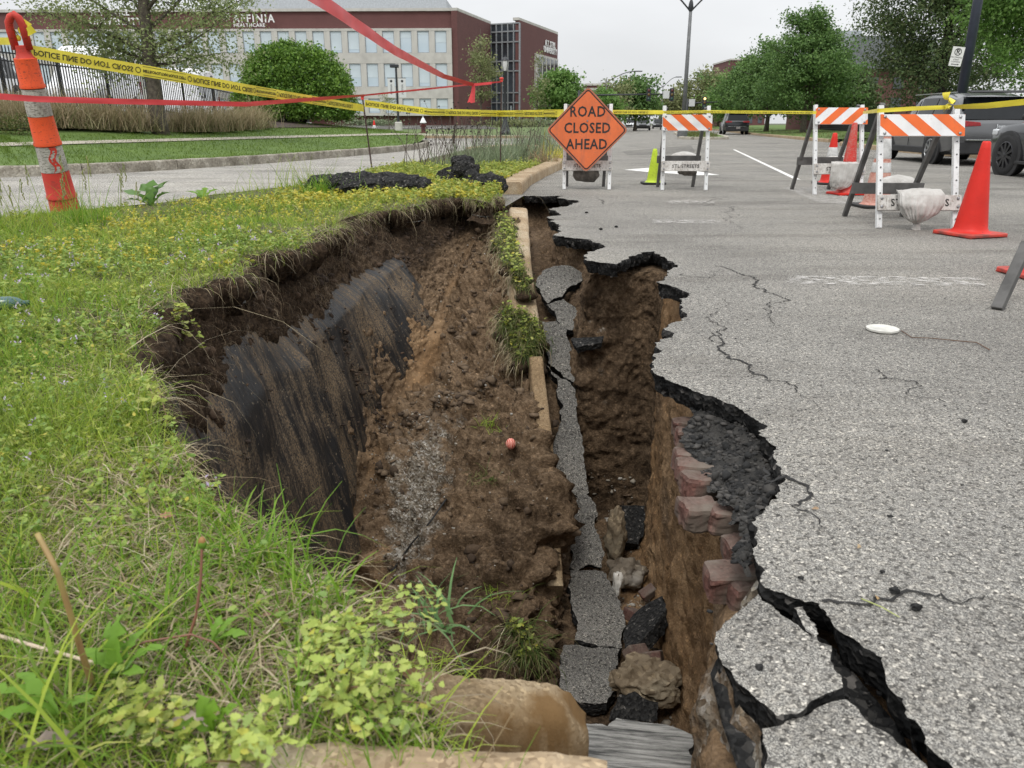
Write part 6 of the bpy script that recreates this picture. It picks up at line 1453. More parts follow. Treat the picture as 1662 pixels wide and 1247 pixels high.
tape('barrier_tape', 'yellow tape running behind the nearest barricade up to the knot on its right leg', [D(1400, 183, c2.y - .03), D(1424, 180, c1.y + .02), D(1480, 176.5, c1.y - .02), D(1542, 174, c1.y - .02)], M_YT, .032, False, 5)
tape('barrier_tape', 'loose yellow tape running from the nearest barricade off the right edge', [D(1548, 174, c1.y - .02), D(1600, 172, c1.y - .2), D(1680, 164, c1.y - .5)], M_YT, .045, False, 6, tw=[.9, .3, .2])
tape('barrier_tape', 'short yellow tape at the left edge tied to the leaning post', [D(-30, 67, yc + .3), D(20, 67, yc)], M_YT, .055, False, 7, tw=[.5, .1])
def knot(px, py, Y, w, label, seed, tails):
    t = thing('tape_knot', label, 'tape', PY(px, py, Y)); r = random.Random(seed)
    for tl in tails:
        a = Vector((0, 0, 0)); b = Vector(tl); mb = MB(); V = []; n = 12
        for i in range(n):
            f = i / (n - 1); q = a.lerp(b, f) + Vector((.015 * math.sin(f * 5 + seed), -.02 * math.sin(f * 3.1), .01 * math.sin(f * 7))); an = r.uniform(-.1, .1) + f * 1.4 + seed; d = b.normalized(); s_ = d.cross(Vector((0, 1, .2))).normalized(); s2 = s_ * math.cos(an) + d.cross(s_) * math.sin(an)
            V += [q - s2 * w * (.2 + .3 * f), q + s2 * w * (.2 + .3 * f)]
        mb.add(V, [(2*i, 2*i+1, 2*i+3, 2*i+2) for i in range(n - 1)]); mb.build('tail', M_YT, t, smooth=True)
    mb = MB(); mb.blob((0, 0, 0), (w * .35, w * .3, w * .4), None, .35, seed, 2); mb.build('wrap', M_YT, t, smooth=True); return t
knot(1538, 173, c1.y - .04, .06, 'yellow tape knotted round the right leg of the nearest barricade', 1, [(-.035, -.02, .10), (-.02, -.02, -.02), (.03, -.01, .05)])
knot(30, 62, yc - .02, .06, 'yellow tape wound and tied round the neck of the leaning post', 2, [(-.05, 0, .12), (.10, -.02, .11), (.14, -.03, .06), (-.02, -.02, .16)])
mb = MB(); wr = MB()
# red tapes
yr = ch_b.y - .35
tape('red_tape', 'red tape crossing in front of the leaning post and sagging to the left stake', [D(-40, 154, yr - .5), D(60, 161, yr - .1), D(200, 165, yr + .5), D(400, 169.5, yr + 1.8), D(590, 155, s1b.y - .06)], M_RT, .045, False, 8, tw=[.0, .1, .2, .4, .9])
tape('red_tape', 'thin red tape rising from the left stake to the right stake', [D(590, 155, s1b.y - .03), D(700, 144, s1b.y + .3), D(766, 137, s2b.y - .2), D(813, 133, s2b.y - .03)], M_RT, .026, False, 9, tw=[.6, .3, .2, .5])
tape('red_tape', 'broad red tape coming from overhead down to the knot before the right stake', [D(420, -62, 3.2), D(520, 0, 4.3), D(640, 82, 6.6), D(720, 124, s2b.y - 1.6), D(768, 138, s2b.y - .25)], M_RT, .070, False, 10, tw=[.1, .1, .15, .35, .9])
def redtail():
    c = D(768, 138, s2b.y - .25); t = thing('red_tape', 'forked red tape ends hanging from the knot before the right stake', 'tape', c)
    for k, (dx, dz, y0) in enumerate(((-.055, -.27, -.01), (.0, -.28, -.02), (.31, .035, .15))):
        mb = MB(); V = []; n = 9
        for i in range(n):
            f = i / (n - 1); q = Vector((dx * f + .01 * math.sin(f * 4 + k), y0 * f, dz * f)); w_ = .018 + .020 * f if k < 2 else .02; sx_ = Vector((1, 0, .2)) if k < 2 else Vector((.1, 0, 1)); V += [q - sx_ * w_, q + sx_ * w_]
        mb.add(V, [(2*i, 2*i+1, 2*i+3, 2*i+2) for i in range(n - 1)]); mb.build('tail', M_RT, t, smooth=True)
redtail()
# ================================================================ LEFT: LAWN, KERB STONES, FENCE, VANS
KD = Vector((.33, .944, 0)); KO = Vector((-8.9, 11.6, 0)); KN = Vector((-.944, .33, 0))
def lawn_h(x, y):
    pd = (x - KO.x) * KN.x + (y - KO.y) * KN.y; k = np.clip(pd / 9.2, 0, 1); f = np.clip((46 - y) / 14, 0, 1)
    return .16 + (1.02 * k) * f
kp = [P(px, py, 0) for px, py in ((-260, 300), (-60, 291), (60, 287), (200, 281), (330, 273), (450, 264.5), (550, 256), (630, 248.5), (670, 244), (692, 239.5))]
kp += [Vector((-3.6, 33.5, 0)), Vector((-5.5, 36.5, 0)), Vector((-9, 39.5, 0)), Vector((-14, 41.5, 0)), Vector((-26, 46, 0))]
def smooth_path(pts, m=8):
    out = []
    for i in range(len(pts) - 1):
        p0, p1, p2, p3 = pts[max(i-1, 0)], pts[i], pts[i+1], pts[min(i+2, len(pts)-1)]
        for j in range(m):
            t = j / m; out.append(0.5 * ((2*p1) + (p2-p0)*t + (2*p0-5*p1+4*p2-p3)*t*t + (-p0+3*p1-3*p2+p3)*t**3))
    out.append(pts[-1]); return out
kpath = smooth_path(kp, 10)
cum = [0]
for i in range(len(kpath) - 1): cum.append(cum[-1] + (kpath[i+1] - kpath[i]).length)
def kat(d):
    i = min(max(int(np.searchsorted(cum, d)) - 1, 0), len(kpath) - 2); f = (d - cum[i]) / max(1e-6, cum[i+1] - cum[i]); return kpath[i].lerp(kpath[i+1], f), (kpath[i+1] - kpath[i]).normalized()
M_STONEK = stone_mat('old_granite', (.27, .25, .21), (.15, .135, .11), (.42, .40, .35), 40.0, .6)
gk = thing('stone_kerb', 'weathered stone kerb blocks curving along the lawn across the lane', 'kerb', kpath[20])
d_ = 0.0; r_k = random.Random(4); kN = 0
while d_ < cum[-1] - 1.0:
    L = r_k.uniform(1.3, 2.0) if d_ < 30 else 3.0; sts = []
    for j in range(7):
        p, t = kat(min(cum[-1], d_ + (L - .012) * j / 6)); s = Vector((-t.y, t.x, 0)); sts.append((p + s * .10 + Vector((0, 0, .185 + r_k.uniform(-.004, .004))), -s))
    o = kerb_run(sts, 'kerb_stone', None, None, None, .20, .24, seed=kN) if False else kerb_run(sts, 'kerb_stone', None, M_STONEK, .20, .25, None, kN, None, .014, .12)
    o.parent = gk; o.matrix_parent_inverse = Matrix.Translation(-gk.location); d_ += L; kN += 1
lawnpoly = [(p.x, p.y) for p in [kat(x)[0] + Vector((-kat(x)[1].y, kat(x)[1].x, 0)) * .16 for x in np.linspace(0, cum[-1] - .1, 90)]] + [(-70, 46), (-70, -4), (-16, -4)]
gx_, gy_ = np.meshgrid(np.arange(-40, 0, .7), np.arange(0, 46, .7)); ex = np.column_stack([gx_.ravel(), gy_.ravel()]) + rng.normal(0, .1, (gx_.size, 2)); ex = ex[pip(ex, lawnpoly)]
M_LAWN = simple('mown_lawn', (.105, .17, .03), .95, .2, 1.3, .8, 60, col2=(.07, .12, .022)); M_MULCH = simple('bark_mulch', (.075, .05, .04), .95, .4, 9, .9, 40, col2=(.03, .02, .018))
tag(cdt_sheet(lawnpoly, [], ex, lambda V: lawn_h(V[:, 0], V[:, 1]), 'lawn', M_LAWN, True), kind='structure')
def strip_on(pts, w0, w1, name, mat, dz, hf=lawn_h, z=None):
    V = []; n = len(pts)
    for i, p in enumerate(pts):
        d = (Vector(pts[min(i+1, n-1)]) - Vector(pts[max(i-1, 0)])).normalized(); s = Vector((-d.y, d.x, 0)) if True else 0
        for k in np.linspace(w0, w1, 8): q = Vector((p[0], p[1], 0)) + s * float(k); V.append((q.x, q.y, (float(hf(q.x, q.y)) if z is None else z) + dz))
    F = [(i*8+k, i*8+k+1, (i+1)*8+k+1, (i+1)*8+k) for i in range(n - 1) for k in range(7)]
    return tag(np_mesh(name, V, np.array(F), mat), kind='structure')
base_line = [KO + KD * t for t in np.linspace(-14, 26, 60)]
M_PAVE = simple('concrete_walk', (.42, .38, .31), .9, .12, 3, .2, 50)
strip_on(base_line, 2.3, 2.75, 'sidewalk', M_PAVE, .02)
strip_on(base_line, 4.7, 9.6, 'mulch_bed', M_MULCH, .03)
strip_on(base_line, 9.7, 40, 'parking_lot', M_LANE, .05)
# short lawn blades that give the grass an edge
def lawn_blades():
    n = 38000; t = rng.uniform(0, 34, n); s = rng.uniform(.1, 4.9, n); q = np.array([kat(x)[0][:2] for x in t]); dd = np.array([kat(x)[1][:2] for x in t]); p = q + np.column_stack([-dd[:, 1], dd[:, 0]]) * (s[:, None] + .1); z = lawn_h(p[:, 0], p[:, 1])
    blades(np.column_stack([p, z]), rng.lognormal(-2.75, .3, n), .012, rng.uniform(.2, 1, n), leafmat('lawn_blade', [(.085, .145, .022), (.135, .205, .03), (.105, .17, .025)], .6, .3), 'lawn_grass', 2, 77)
lawn_blades()
G_TAN = leafmat('dry_ornamental', [(.40, .32, .20), (.52, .43, .29), (.30, .24, .14), (.22, .23, .11), (.45, .34, .22)], .8, .3)
G_TANB = leafmat('dry_ornamental_base', [(.16, .18, .07), (.26, .23, .12), (.12, .14, .05), (.33, .27, .17)], .8, .3)
def clumpgrass(px, py, Y, label, seed, R_=.55, H=.75):
    p = PY(px, py, Y); p.z = float(lawn_h(p.x, p.y)) + .02; t = thing('ornamental_grass', label, 'ornamental grass', p, 0, 'dry ornamental grass clumps below the fence'); r = np.random.default_rng(seed); n = 520
    q = np.column_stack([r.normal(0, R_ * .42, n), r.normal(0, R_ * .30, n), np.zeros(n)])
    blades(q, H * r.lognormal(0, .2, n), .018, r.uniform(.05, .55, n), G_TAN, 'stalks', 4, seed, kind=None, droop=.22, parent=t); q2 = q[: n // 2]
    blades(q2, H * .6 * r.lognormal(0, .2, n // 2), .022, r.uniform(.2, .9, n // 2), G_TANB, 'base_leaves', 3, seed + 1, kind=None, droop=.3, parent=t)
gl = ['leftmost dry grass clump at the left border below the fence', 'dry grass clump right behind the leaning post', 'dry grass clump just right of the leaning post', 'wide dry grass clump midway between the leaning post and tree', 'dry grass clump directly left of the tree trunk', 'dry grass clump directly right of the tree trunk', 'second dry grass clump right of the tree trunk', 'third dry grass clump right of the tree trunk', 'dry grass clump nearest the round shrub', 'low dry grass clump at the left foot of the round shrub', 'far left dry grass clump half cut by the photo border']
for i, (px, Y) in enumerate([(20, 19.2), (70, 19.8), (115, 20.3), (165, 20.8), (215, 21.3), (300, 22.8), (335, 23.6), (365, 24.6), (395, 25.8), (415, 27), (-20, 18.6)]): clumpgrass(px, 205, Y, gl[i], 200 + i, .75 if i < 5 else .6, .8 if i < 5 else .72)
for i, (px, Y, l) in enumerate([(8, 17.8, 'dark green low shrub at the left border in front of the dry grass'), (50, 18.2, 'dark green low shrub left of the leaning post')]):
    p = PY(px, 225, Y); p.z = float(lawn_h(p.x, p.y)); r = np.random.default_rng(i); n = 900; t = thing('low_shrub', l, 'shrub', p); q = r.normal(0, 1, (n, 3)); q /= np.linalg.norm(q, axis=1)[:, None]; q = q * np.array([.42, .35, .30]) * (r.random((n, 1)) ** .4) + np.array([0, 0, .18])
    scatter_leaves(q, .05, G_SOD, 'foliage', 'point', i, (-.5, 1.2), objkind=None, parent=t)
# fence: every picket a part
M_IRON = simple('black_iron', (.015, .016, .019), .45, .15, 20)
FA, FB = Vector((-16.6, 16.5, 0)), Vector((-12.1, 44.0, 0)); fd = (FB - FA).normalized(); fl = (FB - FA).length
ft = thing('iron_fence', 'black iron picket fence in front of the white vans', 'fence', (FA.x, FA.y, 0), math.atan2(fd.y, fd.x))
def fz(s): q = FA + fd * s; return float(lawn_h(q.x, q.y)) 
mb = MB(); mb.box((0, 0, .9), (.028, .028, 1.8)); mb.add([(-.014, -.014, 1.8), (.014, -.014, 1.8), (.014, .014, 1.8), (-.014, .014, 1.8), (0, 0, 1.87)], [(0, 1, 4), (1, 2, 4), (2, 3, 4), (3, 0, 4)]); pk = mb.build('picket', M_IRON, ft); pk.location = (0, 0, fz(0) + .05)
s = .13
while s < fl: child_of(pk, 'picket', ft, (s, 0, fz(s) + .05)); s += .13
mb = MB(); mb.box((0, 0, .98), (.075, .075, 1.96)); mb.add([(-.05, -.05, 1.96), (.05, -.05, 1.96), (.05, .05, 1.96), (-.05, .05, 1.96), (0, 0, 2.03)], [(0, 1, 4), (1, 2, 4), (2, 3, 4), (3, 0, 4), (3, 2, 1, 0)]); ps = mb.build('post', M_IRON, ft); ps.location = (1.2, 0, fz(1.2))
s = 3.6
while s < fl: child_of(ps, 'post', ft, (s, 0, fz(s))); s += 2.4
for h in (.2, 1.45, 1.68):
    mb = MB(); ks = np.linspace(0, fl, 24)
    for i in range(23): mb.beam((ks[i], 0, fz(ks[i]) + h), (ks[i+1], 0, fz(ks[i+1]) + h), .035, .04)
    mb.build('rail', M_IRON, ft)

# ---------------------------------------------------------------- vehicles
M_TYRE = simple('tyre_rubber', (.018, .018, .019), .85, .2); M_GLASSD = simple('dark_car_glass', (.010, .012, .014), .10, .1, spec=.22); M_RIM = simple('alloy_rim', (.42, .43, .44), .3, .15, 10, metal=.8); M_RIMD = simple('dark_rim', (.05, .05, .055), .35, .15, 10, metal=.6)
M_TAIL = simple('tail_light', (.35, .012, .02), .15, .2, 20, spec=.8); M_CHROME = simple('chrome', (.6, .61, .62), .15, .1, metal=1.0); M_BLKPLASTIC = simple('black_plastic', (.022, .022, .024), .6, .2); M_LAMP = simple('headlamp', (.6, .62, .64), .15, .1, spec=.8)
def paint(name, col, metal=.4): return simple(name, col, .28, .03, 3, metal=metal, coat=.6)
M_SILVER = paint('silver_paint', (.12, .122, .126), .5); M_GREYP = paint('dark_grey_paint', (.032, .034, .038), .3); M_VANW = paint('white_van_paint', (.76, .77, .78), .0); M_BLACKP = paint('black_paint', (.012, .013, .016), .2); M_REDP = paint('dark_red_paint', (.10, .02, .02), .2); M_WHITEP = paint('white_car_paint', (.62, .63, .64), .0)
def vehicle(name, label, cat, loc, heading, mp, prof, Wd=1.86, wb=(-1.35, 1.4), wr=.36, roofw=.72, rim=None, group=None, detail=True, glass=None, tail_z=None, spokes=7, plate=None):
    """PROF: stations along +y (forward): (y, underside, shoulder, roof, width factor, roof width factor). Local axes: x right, y forward."""
    t = thing(name, label, cat, loc, heading, group); hw = Wd / 2; st = []
    P_ = np.array(prof, float); ys = []
    for i in range(len(P_) - 1):
        for j in range(4): ys.append(P_[i, 0] + (P_[i+1, 0] - P_[i, 0]) * j / 4)
    ys.append(P_[-1, 0]); S = [np.interp(ys, P_[:, 0], P_[:, k]) for k in range(6)]
    V = []; K = 15
    for i in range(len(ys)):
        y, zb, zs, zr, wf, rf = [S[k][i] for k in range(6)]; w = hw * wf; rw = max(.05, hw * rf); zm = zb + (zs - zb) * .5
        half = [(w * .86, zb), (w * .97, zb + .06), (w * 1.0, zm), (w * .985, zs - .06), (w * .95, zs), (rw + (w * .95 - rw) * .10, zs + (zr - zs) * .88), (rw * .86, zr - .012 * (zr > zs + .1)), (0, zr + .012)]
        V += [(-a, y, b) for a, b in half[:-1]] + [(0, y, half[-1][1])] + [(a, y, b) for a, b in reversed(half[:-1])]
    n = len(ys); mb = MB(); mb.v = V
    for i in range(n - 1):
        for k in range(K - 1): mb.f.append((i*K+k, i*K+k+1, (i+1)*K+k+1, (i+1)*K+k))
        mb.f.append((i*K+K-1, i*K, (i+1)*K, (i+1)*K+K-1))
    mb.f += [tuple(reversed(range(K))), tuple(range((n-1)*K, n*K))]; mb.m = [0]*len(mb.f); body = mb.build('body', mp, t, auto=38)
    VV = np.array(V).reshape(n, K, 3)
    # glazing from the greenhouse faces, pushed 6 mm out and inset from the pillars
    def pane(nm, ya, yb, side, inset=.06):
        a = [int(np.argmin(np.abs(np.array(ys) - q))) for q in (ya, yb)]; lo, hi = (4, 5) if side < 0 else (10, 9)
        q = [Vector(VV[a[0], lo]), Vector(VV[a[1], lo]), Vector(VV[a[1], hi]), Vector(VV[a[0], hi])]; c = sum(q, Vector()) / 4; out = Vector((side, 0, .25)).normalized() * .012
        q = [c + (x - c) * (1 - inset * 1.4) + out for x in q]; m = MB(); m.add(q, [(0, 1, 2, 3) if side < 0 else (3, 2, 1, 0)]); return m.build(nm, M_GLASSD, t)
    for g_ in (glass or []):
        for sd in (-1, 1): pane('side_window', g_[0], g_[1], sd)
    # rear and front glass across the body between two stations
    def cross(nm, ya, yb, z0f, z1f, push):
        ia, ib = [int(np.argmin(np.abs(np.array(ys) - q))) for q in (ya, yb)]; A, B_ = VV[ia], VV[ib]; lo = Vector(A[4]).lerp(Vector(A[5]), z0f); hi = Vector(B_[5]).lerp(Vector(B_[6]), z1f); q = [Vector((lo.x * .90, lo.y + push, lo.z)), Vector((-lo.x * .90, lo.y + push, lo.z)), Vector((-hi.x * .92, hi.y + push, hi.z - .02)), Vector((hi.x * .92, hi.y + push, hi.z - .02))]
        m = MB(); m.add(q, [(0, 1, 2, 3)] if push > 0 else [(3, 2, 1, 0)]); return m.build(nm, M_GLASSD, t)
    for side in (-1, 1):
        for y in wb:
            ar = MB(); ar.lathe([(wr + .075, -.02), (wr + .075, .012), (wr + .04, .018), (.05, .006)], 28, (side * hw * .995, y, wr), Matrix.Rotation(R(90 * side), 4, 'Y'), caps=False); ar.build('wheel_arch', M_BLKPLASTIC, t, auto=40)
            w = MB(); w.lathe([(wr * .66, .012), (wr * .9, .020), (wr * .985, 0), (wr, -.06), (wr * .985, -.20), (wr * .8, -.22)], 28, (side * (hw * .995 + .02), y, wr), Matrix.Rotation(R(90 * side), 4, 'Y'), caps=False); tyre = w.build('wheel', M_TYRE, t, auto=50)
            m = MB(); Mx = Matrix.Rotation(R(90 * side), 4, 'Y'); cc = Vector((side * (hw * .995 + .024), y, wr)); m.lathe([(wr * .68, .008), (wr * .64, .014), (wr * .60, -.02)], 28, cc, Mx, caps=False)
            m.lathe([(wr * .16, .012), (wr * .12, .018), (.001, .018)], 12, cc, Mx, caps=False)
            for k in range(spokes):
                an = 2 * math.pi * k / spokes; m.beam(cc + Mx @ Vector((wr * .1 * math.cos(an), wr * .1 * math.sin(an), .006)), cc + Mx @ Vector((wr * .64 * math.cos(an + .1), wr * .64 * math.sin(an + .1), .002)), wr * .13, .02, (1, 0, 0))
            m.build('rim', rim or M_RIM, tyre, auto=40)
            bk = MB(); bk.lathe([(wr * .62, -.03), (.001, -.03)], 20, cc, Mx, caps=False); bk.build('brake', M_BLKPLASTIC, tyre)
    return t, VV, ys, cross
def suv_prof(L=4.65, H=1.68, g=.24, sh=1.02):
    h = L / 2
    return [(-h, g + .22, sh - .10, sh - .06, .88, .60), (-h + .05, g + .14, sh + .0, sh + .02, .94, .70), (-h + .16, g + .06, sh + .02, sh + .16, .97, .76), (-h + .62, g, sh + .02, H - .10, 1.0, .72), (-h + 1.1, g, sh, H - .01, 1.0, .73), (0, g, sh - .03, H, 1.0, .74), (h - 2.05, g, sh - .05, H - .05, 1.0, .72), (h - 1.25, g, sh - .06, sh - .02, 1.0, .78), (h - .6, g, sh - .12, sh - .09, .98, .74), (h - .15, g + .05, sh - .22, sh - .20, .90, .6), (h, g + .15, sh - .34, sh - .33, .80, .5)]
# silver suv parked by the right kerb, rear towards us
loc = Vector((10.25, 18.9, 0)); sv, VVs, yss, crs = vehicle('parked_suv', 'silver suv parked beyond the nearest barricade, rear and left side towards us', 'suv', loc, R(-5), M_SILVER, suv_prof(4.65, 1.70), 1.87, (-1.33, 1.37), .365, glass=[(-1.72, -.95), (-.85, -.05), (.05, .70)])
def rear_kit(t, L, W_, sh, H, taillamp=True, plate='B5 C4Z', badge=None, wz=None):
    h = L / 2; hw = W_ / 2
    m = MB(); a, b = sh + .05, H - .12; q = [(hw * .80, -h + .165, a), (-hw * .80, -h + .165, a), (-hw * .68, -h + .50, b), (hw * .68, -h + .50, b)]
    q = [(x, y - .12, z) for x, y, z in q]; m.add(q, [(3, 2, 1, 0)]); m.add([(x, y + .10, z) for x, y, z in q], [(0, 1, 2, 3)])
    for i in range(4): j = (i + 1) % 4; k = len(m.v) - 8; m.add([m.v[k+i], m.v[k+j], m.v[k+4+j], m.v[k+4+i]], [(0, 1, 2, 3)])
    m.build('rear_window', M_GLASSD, t)
    for s in (-1, 1):
        m = MB(); m.prism([(s * hw * .42, sh - .10), (s * hw * .94, sh - .13), (s * hw * .97, sh - .02), (s * hw * .80, sh + .015), (s * hw * .45, sh - .02)][::s], -h - .012, -h + .09, 'y'); m.build('tail_light', M_TAIL, t, bevel=.01)
    m = MB(); m.box((0, -h + .06, .42), (W_ * .93, .16, .30)); m.build('rear_bumper', M_BLKPLASTIC, t, bevel=.03)
    m = MB(); m.box((0, -h + .02, .60), (W_ * .72, .16, .02)); m.build('bumper_trim', M_CHROME, t, bevel=.004)
    m = MB(); m.box((.08, -h - .04, .52), (.31, .012, .155)); pl = m.build('number_plate', simple('plate', (.30, .28, .27), .5, .15, 40), t, bevel=.004)
    m = MB(); m.beam((0, -h + .40, H + .01), (0, -h + .16, H - .03), W_ * .66, .03); m.build('spoiler', M_BLKPLASTIC, t, bevel=.008)
    if badge: text_mesh(badge, .11, M_CHROME, 'badge', t, frame((0, -h - .015, sh - .11), (1, 0, 0), (0, .05, 1)), .003, 1.0, bold=.004)
rear_kit(sv, 4.65, 1.87, 1.02, 1.70, badge='Jeep')
for s in (-1, 1):
    for y in (-.92, .02, 1.0): m = MB(); m.beam((s * .938, y, .42), (s * .925, y + .02, 1.0), .008, .012, (0, 1, 0)); m.build('door_seam', M_BLKPLASTIC, sv)
    for y in (-.65, .25): m = MB(); m.box((s * .945, y, .90), (.03, .20, .035)); m.build('door_handle', M_SILVER, sv, bevel=.01)
    m = MB(); m.box((s * .925, .02, .33), (.05, 1.9, .16)); m.build('side_sill', M_BLKPLASTIC, sv, bevel=.02)
m = MB()
for s in (-1, 1): m.beam((s * .60, -1.4, 1.705), (s * .60, .9, 1.715), .022, .022)
o = m.build('roof_rails', M_CHROME, sv); o['kind'] = 'stuff'
sv.scale = (1.0, .95, .87)
# dark grey suv at the right edge: parked the same way, front at left
gsl = Vector((9.28, 12.3, 0)); gs, *_ = vehicle('parked_suv', 'dark grey suv at the right edge, only its front wheel and fender in view', 'suv', gsl, R(-4), M_GREYP, suv_prof(4.6, 1.66), 1.86, (-1.33, 1.37), .37, glass=[(-1.7, -.95), (-.85, -.05), (.05, .68)], rim=M_RIMD, spokes=10)
for s in (-1, 1):
    m = MB(); m.blob((s * 1.02, .72, 1.06), (.12, .06, .085), None, .05, 1, 2); mi = m.build('mirror', M_BLKPLASTIC, gs, smooth=True)
    m = MB(); m.box((s * .72, 1.98, .78), (.34, .16, .12)); m.build('headlight', M_LAMP, gs, bevel=.03)
    m = MB(); m.box((s * .935, 0, .26), (.04, 2.2, .06)); m.build('side_sill', M_BLKPLASTIC, gs, bevel=.01)
m = MB(); m.box((0, 2.24, .5), (1.3, .06, .34)); m.build('grille', M_BLKPLASTIC, gs, bevel=.02); rear_kit(gs, 4.6, 1.86, 1.0, 1.66); gs.scale = (1, 1, .90)
# far cars
def X(px, Y): return (px - 831) / FPX * (Y * CP + .27)
dk, *_ = vehicle('parked_suv', 'black suv parked far down the road on the right', 'suv', (X(1190, 66), 66, 0), R(-9), M_BLACKP, suv_prof(4.7, 1.75), 1.9, (-1.35, 1.4), .37, glass=[(-1.72, -.95), (-.85, -.05), (.05, .70)]); rear_kit(dk, 4.7, 1.9, 1.02, 1.75)
def front_kit(t, L, W_, sh, H):
    h = L / 2; hw = W_ / 2; m = MB(); q = [(hw * .80, h - 1.20, sh + .02), (-hw * .80, h - 1.20, sh + .02), (-hw * .66, h - 2.0, H - .08), (hw * .66, h - 2.0, H - .08)]; m.add([(x, y + .07, z + .03) for x, y, z in q], [(0, 1, 2, 3)]); m.build('windscreen', M_GLASSD, t)
    for s in (-1, 1):
        m = MB(); m.box((s * hw * .70, h - .03, sh - .30), (.38, .16, .13)); m.build('headlight', M_LAMP, t, bevel=.03)
    m = MB(); m.box((0, h + .01, sh - .42), (W_ * .55, .06, .26)); m.build('grille', M_BLKPLASTIC, t, bevel=.02)
for i, (px, Y, m_, l) in enumerate([(1043, 104, M_BLACKP, 'dark oncoming car nearest left of the middle barricade far down the road'), (1021, 122, M_WHITEP, 'white car far off between the orange sign and the middle barricade'), (1068, 135, M_GREYP, 'farthest dark car just left of the middle barricade post')]):
    q = P(px, 210, 0); x = (px - 831) / FPX * (Y * CP + .27); tcar, *_ = vehicle('distant_car', l, 'car', (x, Y, 0), R(180 - 9), m_, suv_prof(4.5, 1.55, .22, .95), 1.85, (-1.3, 1.35), .34, glass=[(-1.7, -.95), (-.85, -.05), (.05, .68)], spokes=5); front_kit(tcar, 4.5, 1.85, .95, 1.55)
# white vans behind the fence
def van_prof(L=5.6, H=2.5, g=.3):
    h = L / 2
    return [(-h, g + .15, 1.25, H - .12, .92, .84), (-h + .08, g + .05, 1.25, H, .98, .86), (-h + 1.2, g, 1.25, H + .02, 1.0, .86), (h - 2.2, g, 1.25, H, 1.0, .86), (h - 1.75, g, 1.25, H - .12, 1.0, .83), (h - .95, g, 1.2, 1.32, .99, .80), (h - .35, g + .02, 1.02, 1.10, .96, .75), (h - .05, g + .1, .85, .92, .88, .7), (h, g + .2, .7, .75, .8, .6)]
def van(px, Y, rz, label, L=5.6, H=2.5, lights=True):
    p = PY(px, 180, Y); p.z = float(lawn_h(p.x, p.y)) + .06; t, *_ = vehicle('white_van', label, 'van', p, rz, M_VANW, van_prof(L, H), 2.0, (-1.7, 1.75), .36, glass=[(L/2 - 1.95, L/2 - 1.05)], group='white vans parked behind the fence'); h = L / 2
    for s in (-1, 1):
        m = MB(); m.box((s * .93, -h - .0, 1.15), (.13, .06, .55)); m.build('tail_light', M_TAIL, t, bevel=.01)
        m = MB(); m.box((s * .5, -h - .005, 1.75), (.72, .03, .55)); m.build('rear_window', M_GLASSD, t, bevel=.02)
    m = MB(); m.box((0, -h - .03, .42), (1.85, .14, .22)); m.build('rear_bumper', M_BLKPLASTIC, t, bevel=.02); return t
def vline(Y, off=2.7): return Vector((-16.6 + (Y - 16.5) * .1636 - off, Y, 0))
HV = math.pi - math.atan2(.1636, 1)
def putvan(t, Y, off, rz): q = vline(Y, off); q.z = float(lawn_h(q.x, q.y)) + .06; t.location = q; t.rotation_euler = (0, 0, rz)
va = van(160, 30.5, 0, 'long white van side on, left of the tree and behind the leaning post', 5.8, 2.55); putvan(va, 33.2, 2.9, math.pi + .16)
vb = van(322, 36.5, 0, 'white van with red tail lights, its rear just right of the tree', 5.2, 2.6); putvan(vb, 39.4, 2.7, math.pi + .16)
vc = van(396, 43, 0, 'farthest white van, its rear just left of the round shrub', 4.8, 2.1); putvan(vc, 45.2, 2.6, math.pi + .16)
wv, *_ = vehicle('white_suv', 'white suv at the left border behind the fence', 'suv', (0, 0, 0), 0, M_WHITEP, suv_prof(4.9, 1.85), 1.95, (-1.4, 1.45), .39, glass=[(-1.8, -.95), (-.85, -.05), (.05, .72)]); putvan(wv, 26.6, 2.7, math.pi + .16)
# ---------------------------------------------------------------- trees
M_BARK = simple('bark', (.13, .11, .085), .95, .3, 14, .9, 40, col2=(.06, .05, .04)); M_BARKD = simple('dark_bark', (.05, .042, .036), .95, .3, 14, .8, 40)
def leaf_cloud(C_, per, spread, size, seed, shrink=None):
    r = np.random.default_rng(seed); n = len(C_) * per; c = np.repeat(C_, per, 0); p = c + r.normal(0, 1, (n, 3)) * np.array(spread)
    nrm = r.normal(0, 1, (n, 3)) + np.array([0, 0, .8]); nrm /= np.linalg.norm(nrm, axis=1)[:, None]; a = np.cross(nrm, r.normal(0, 1, (n, 3))); a /= np.linalg.norm(a, axis=1)[:, None]; b = np.cross(nrm, a); s = size * r.uniform(.55, 1.35, (n, 1))
    V = np.stack([p - a * s * .5, p + b * s * .30 , p + a * s * .5, p - b * s * .30 ], 1); V[:, 1] += nrm * s * .08; V[:, 3] += nrm * s * .08
    return V.reshape(-1, 3), np.arange(n * 4).reshape(n, 4)
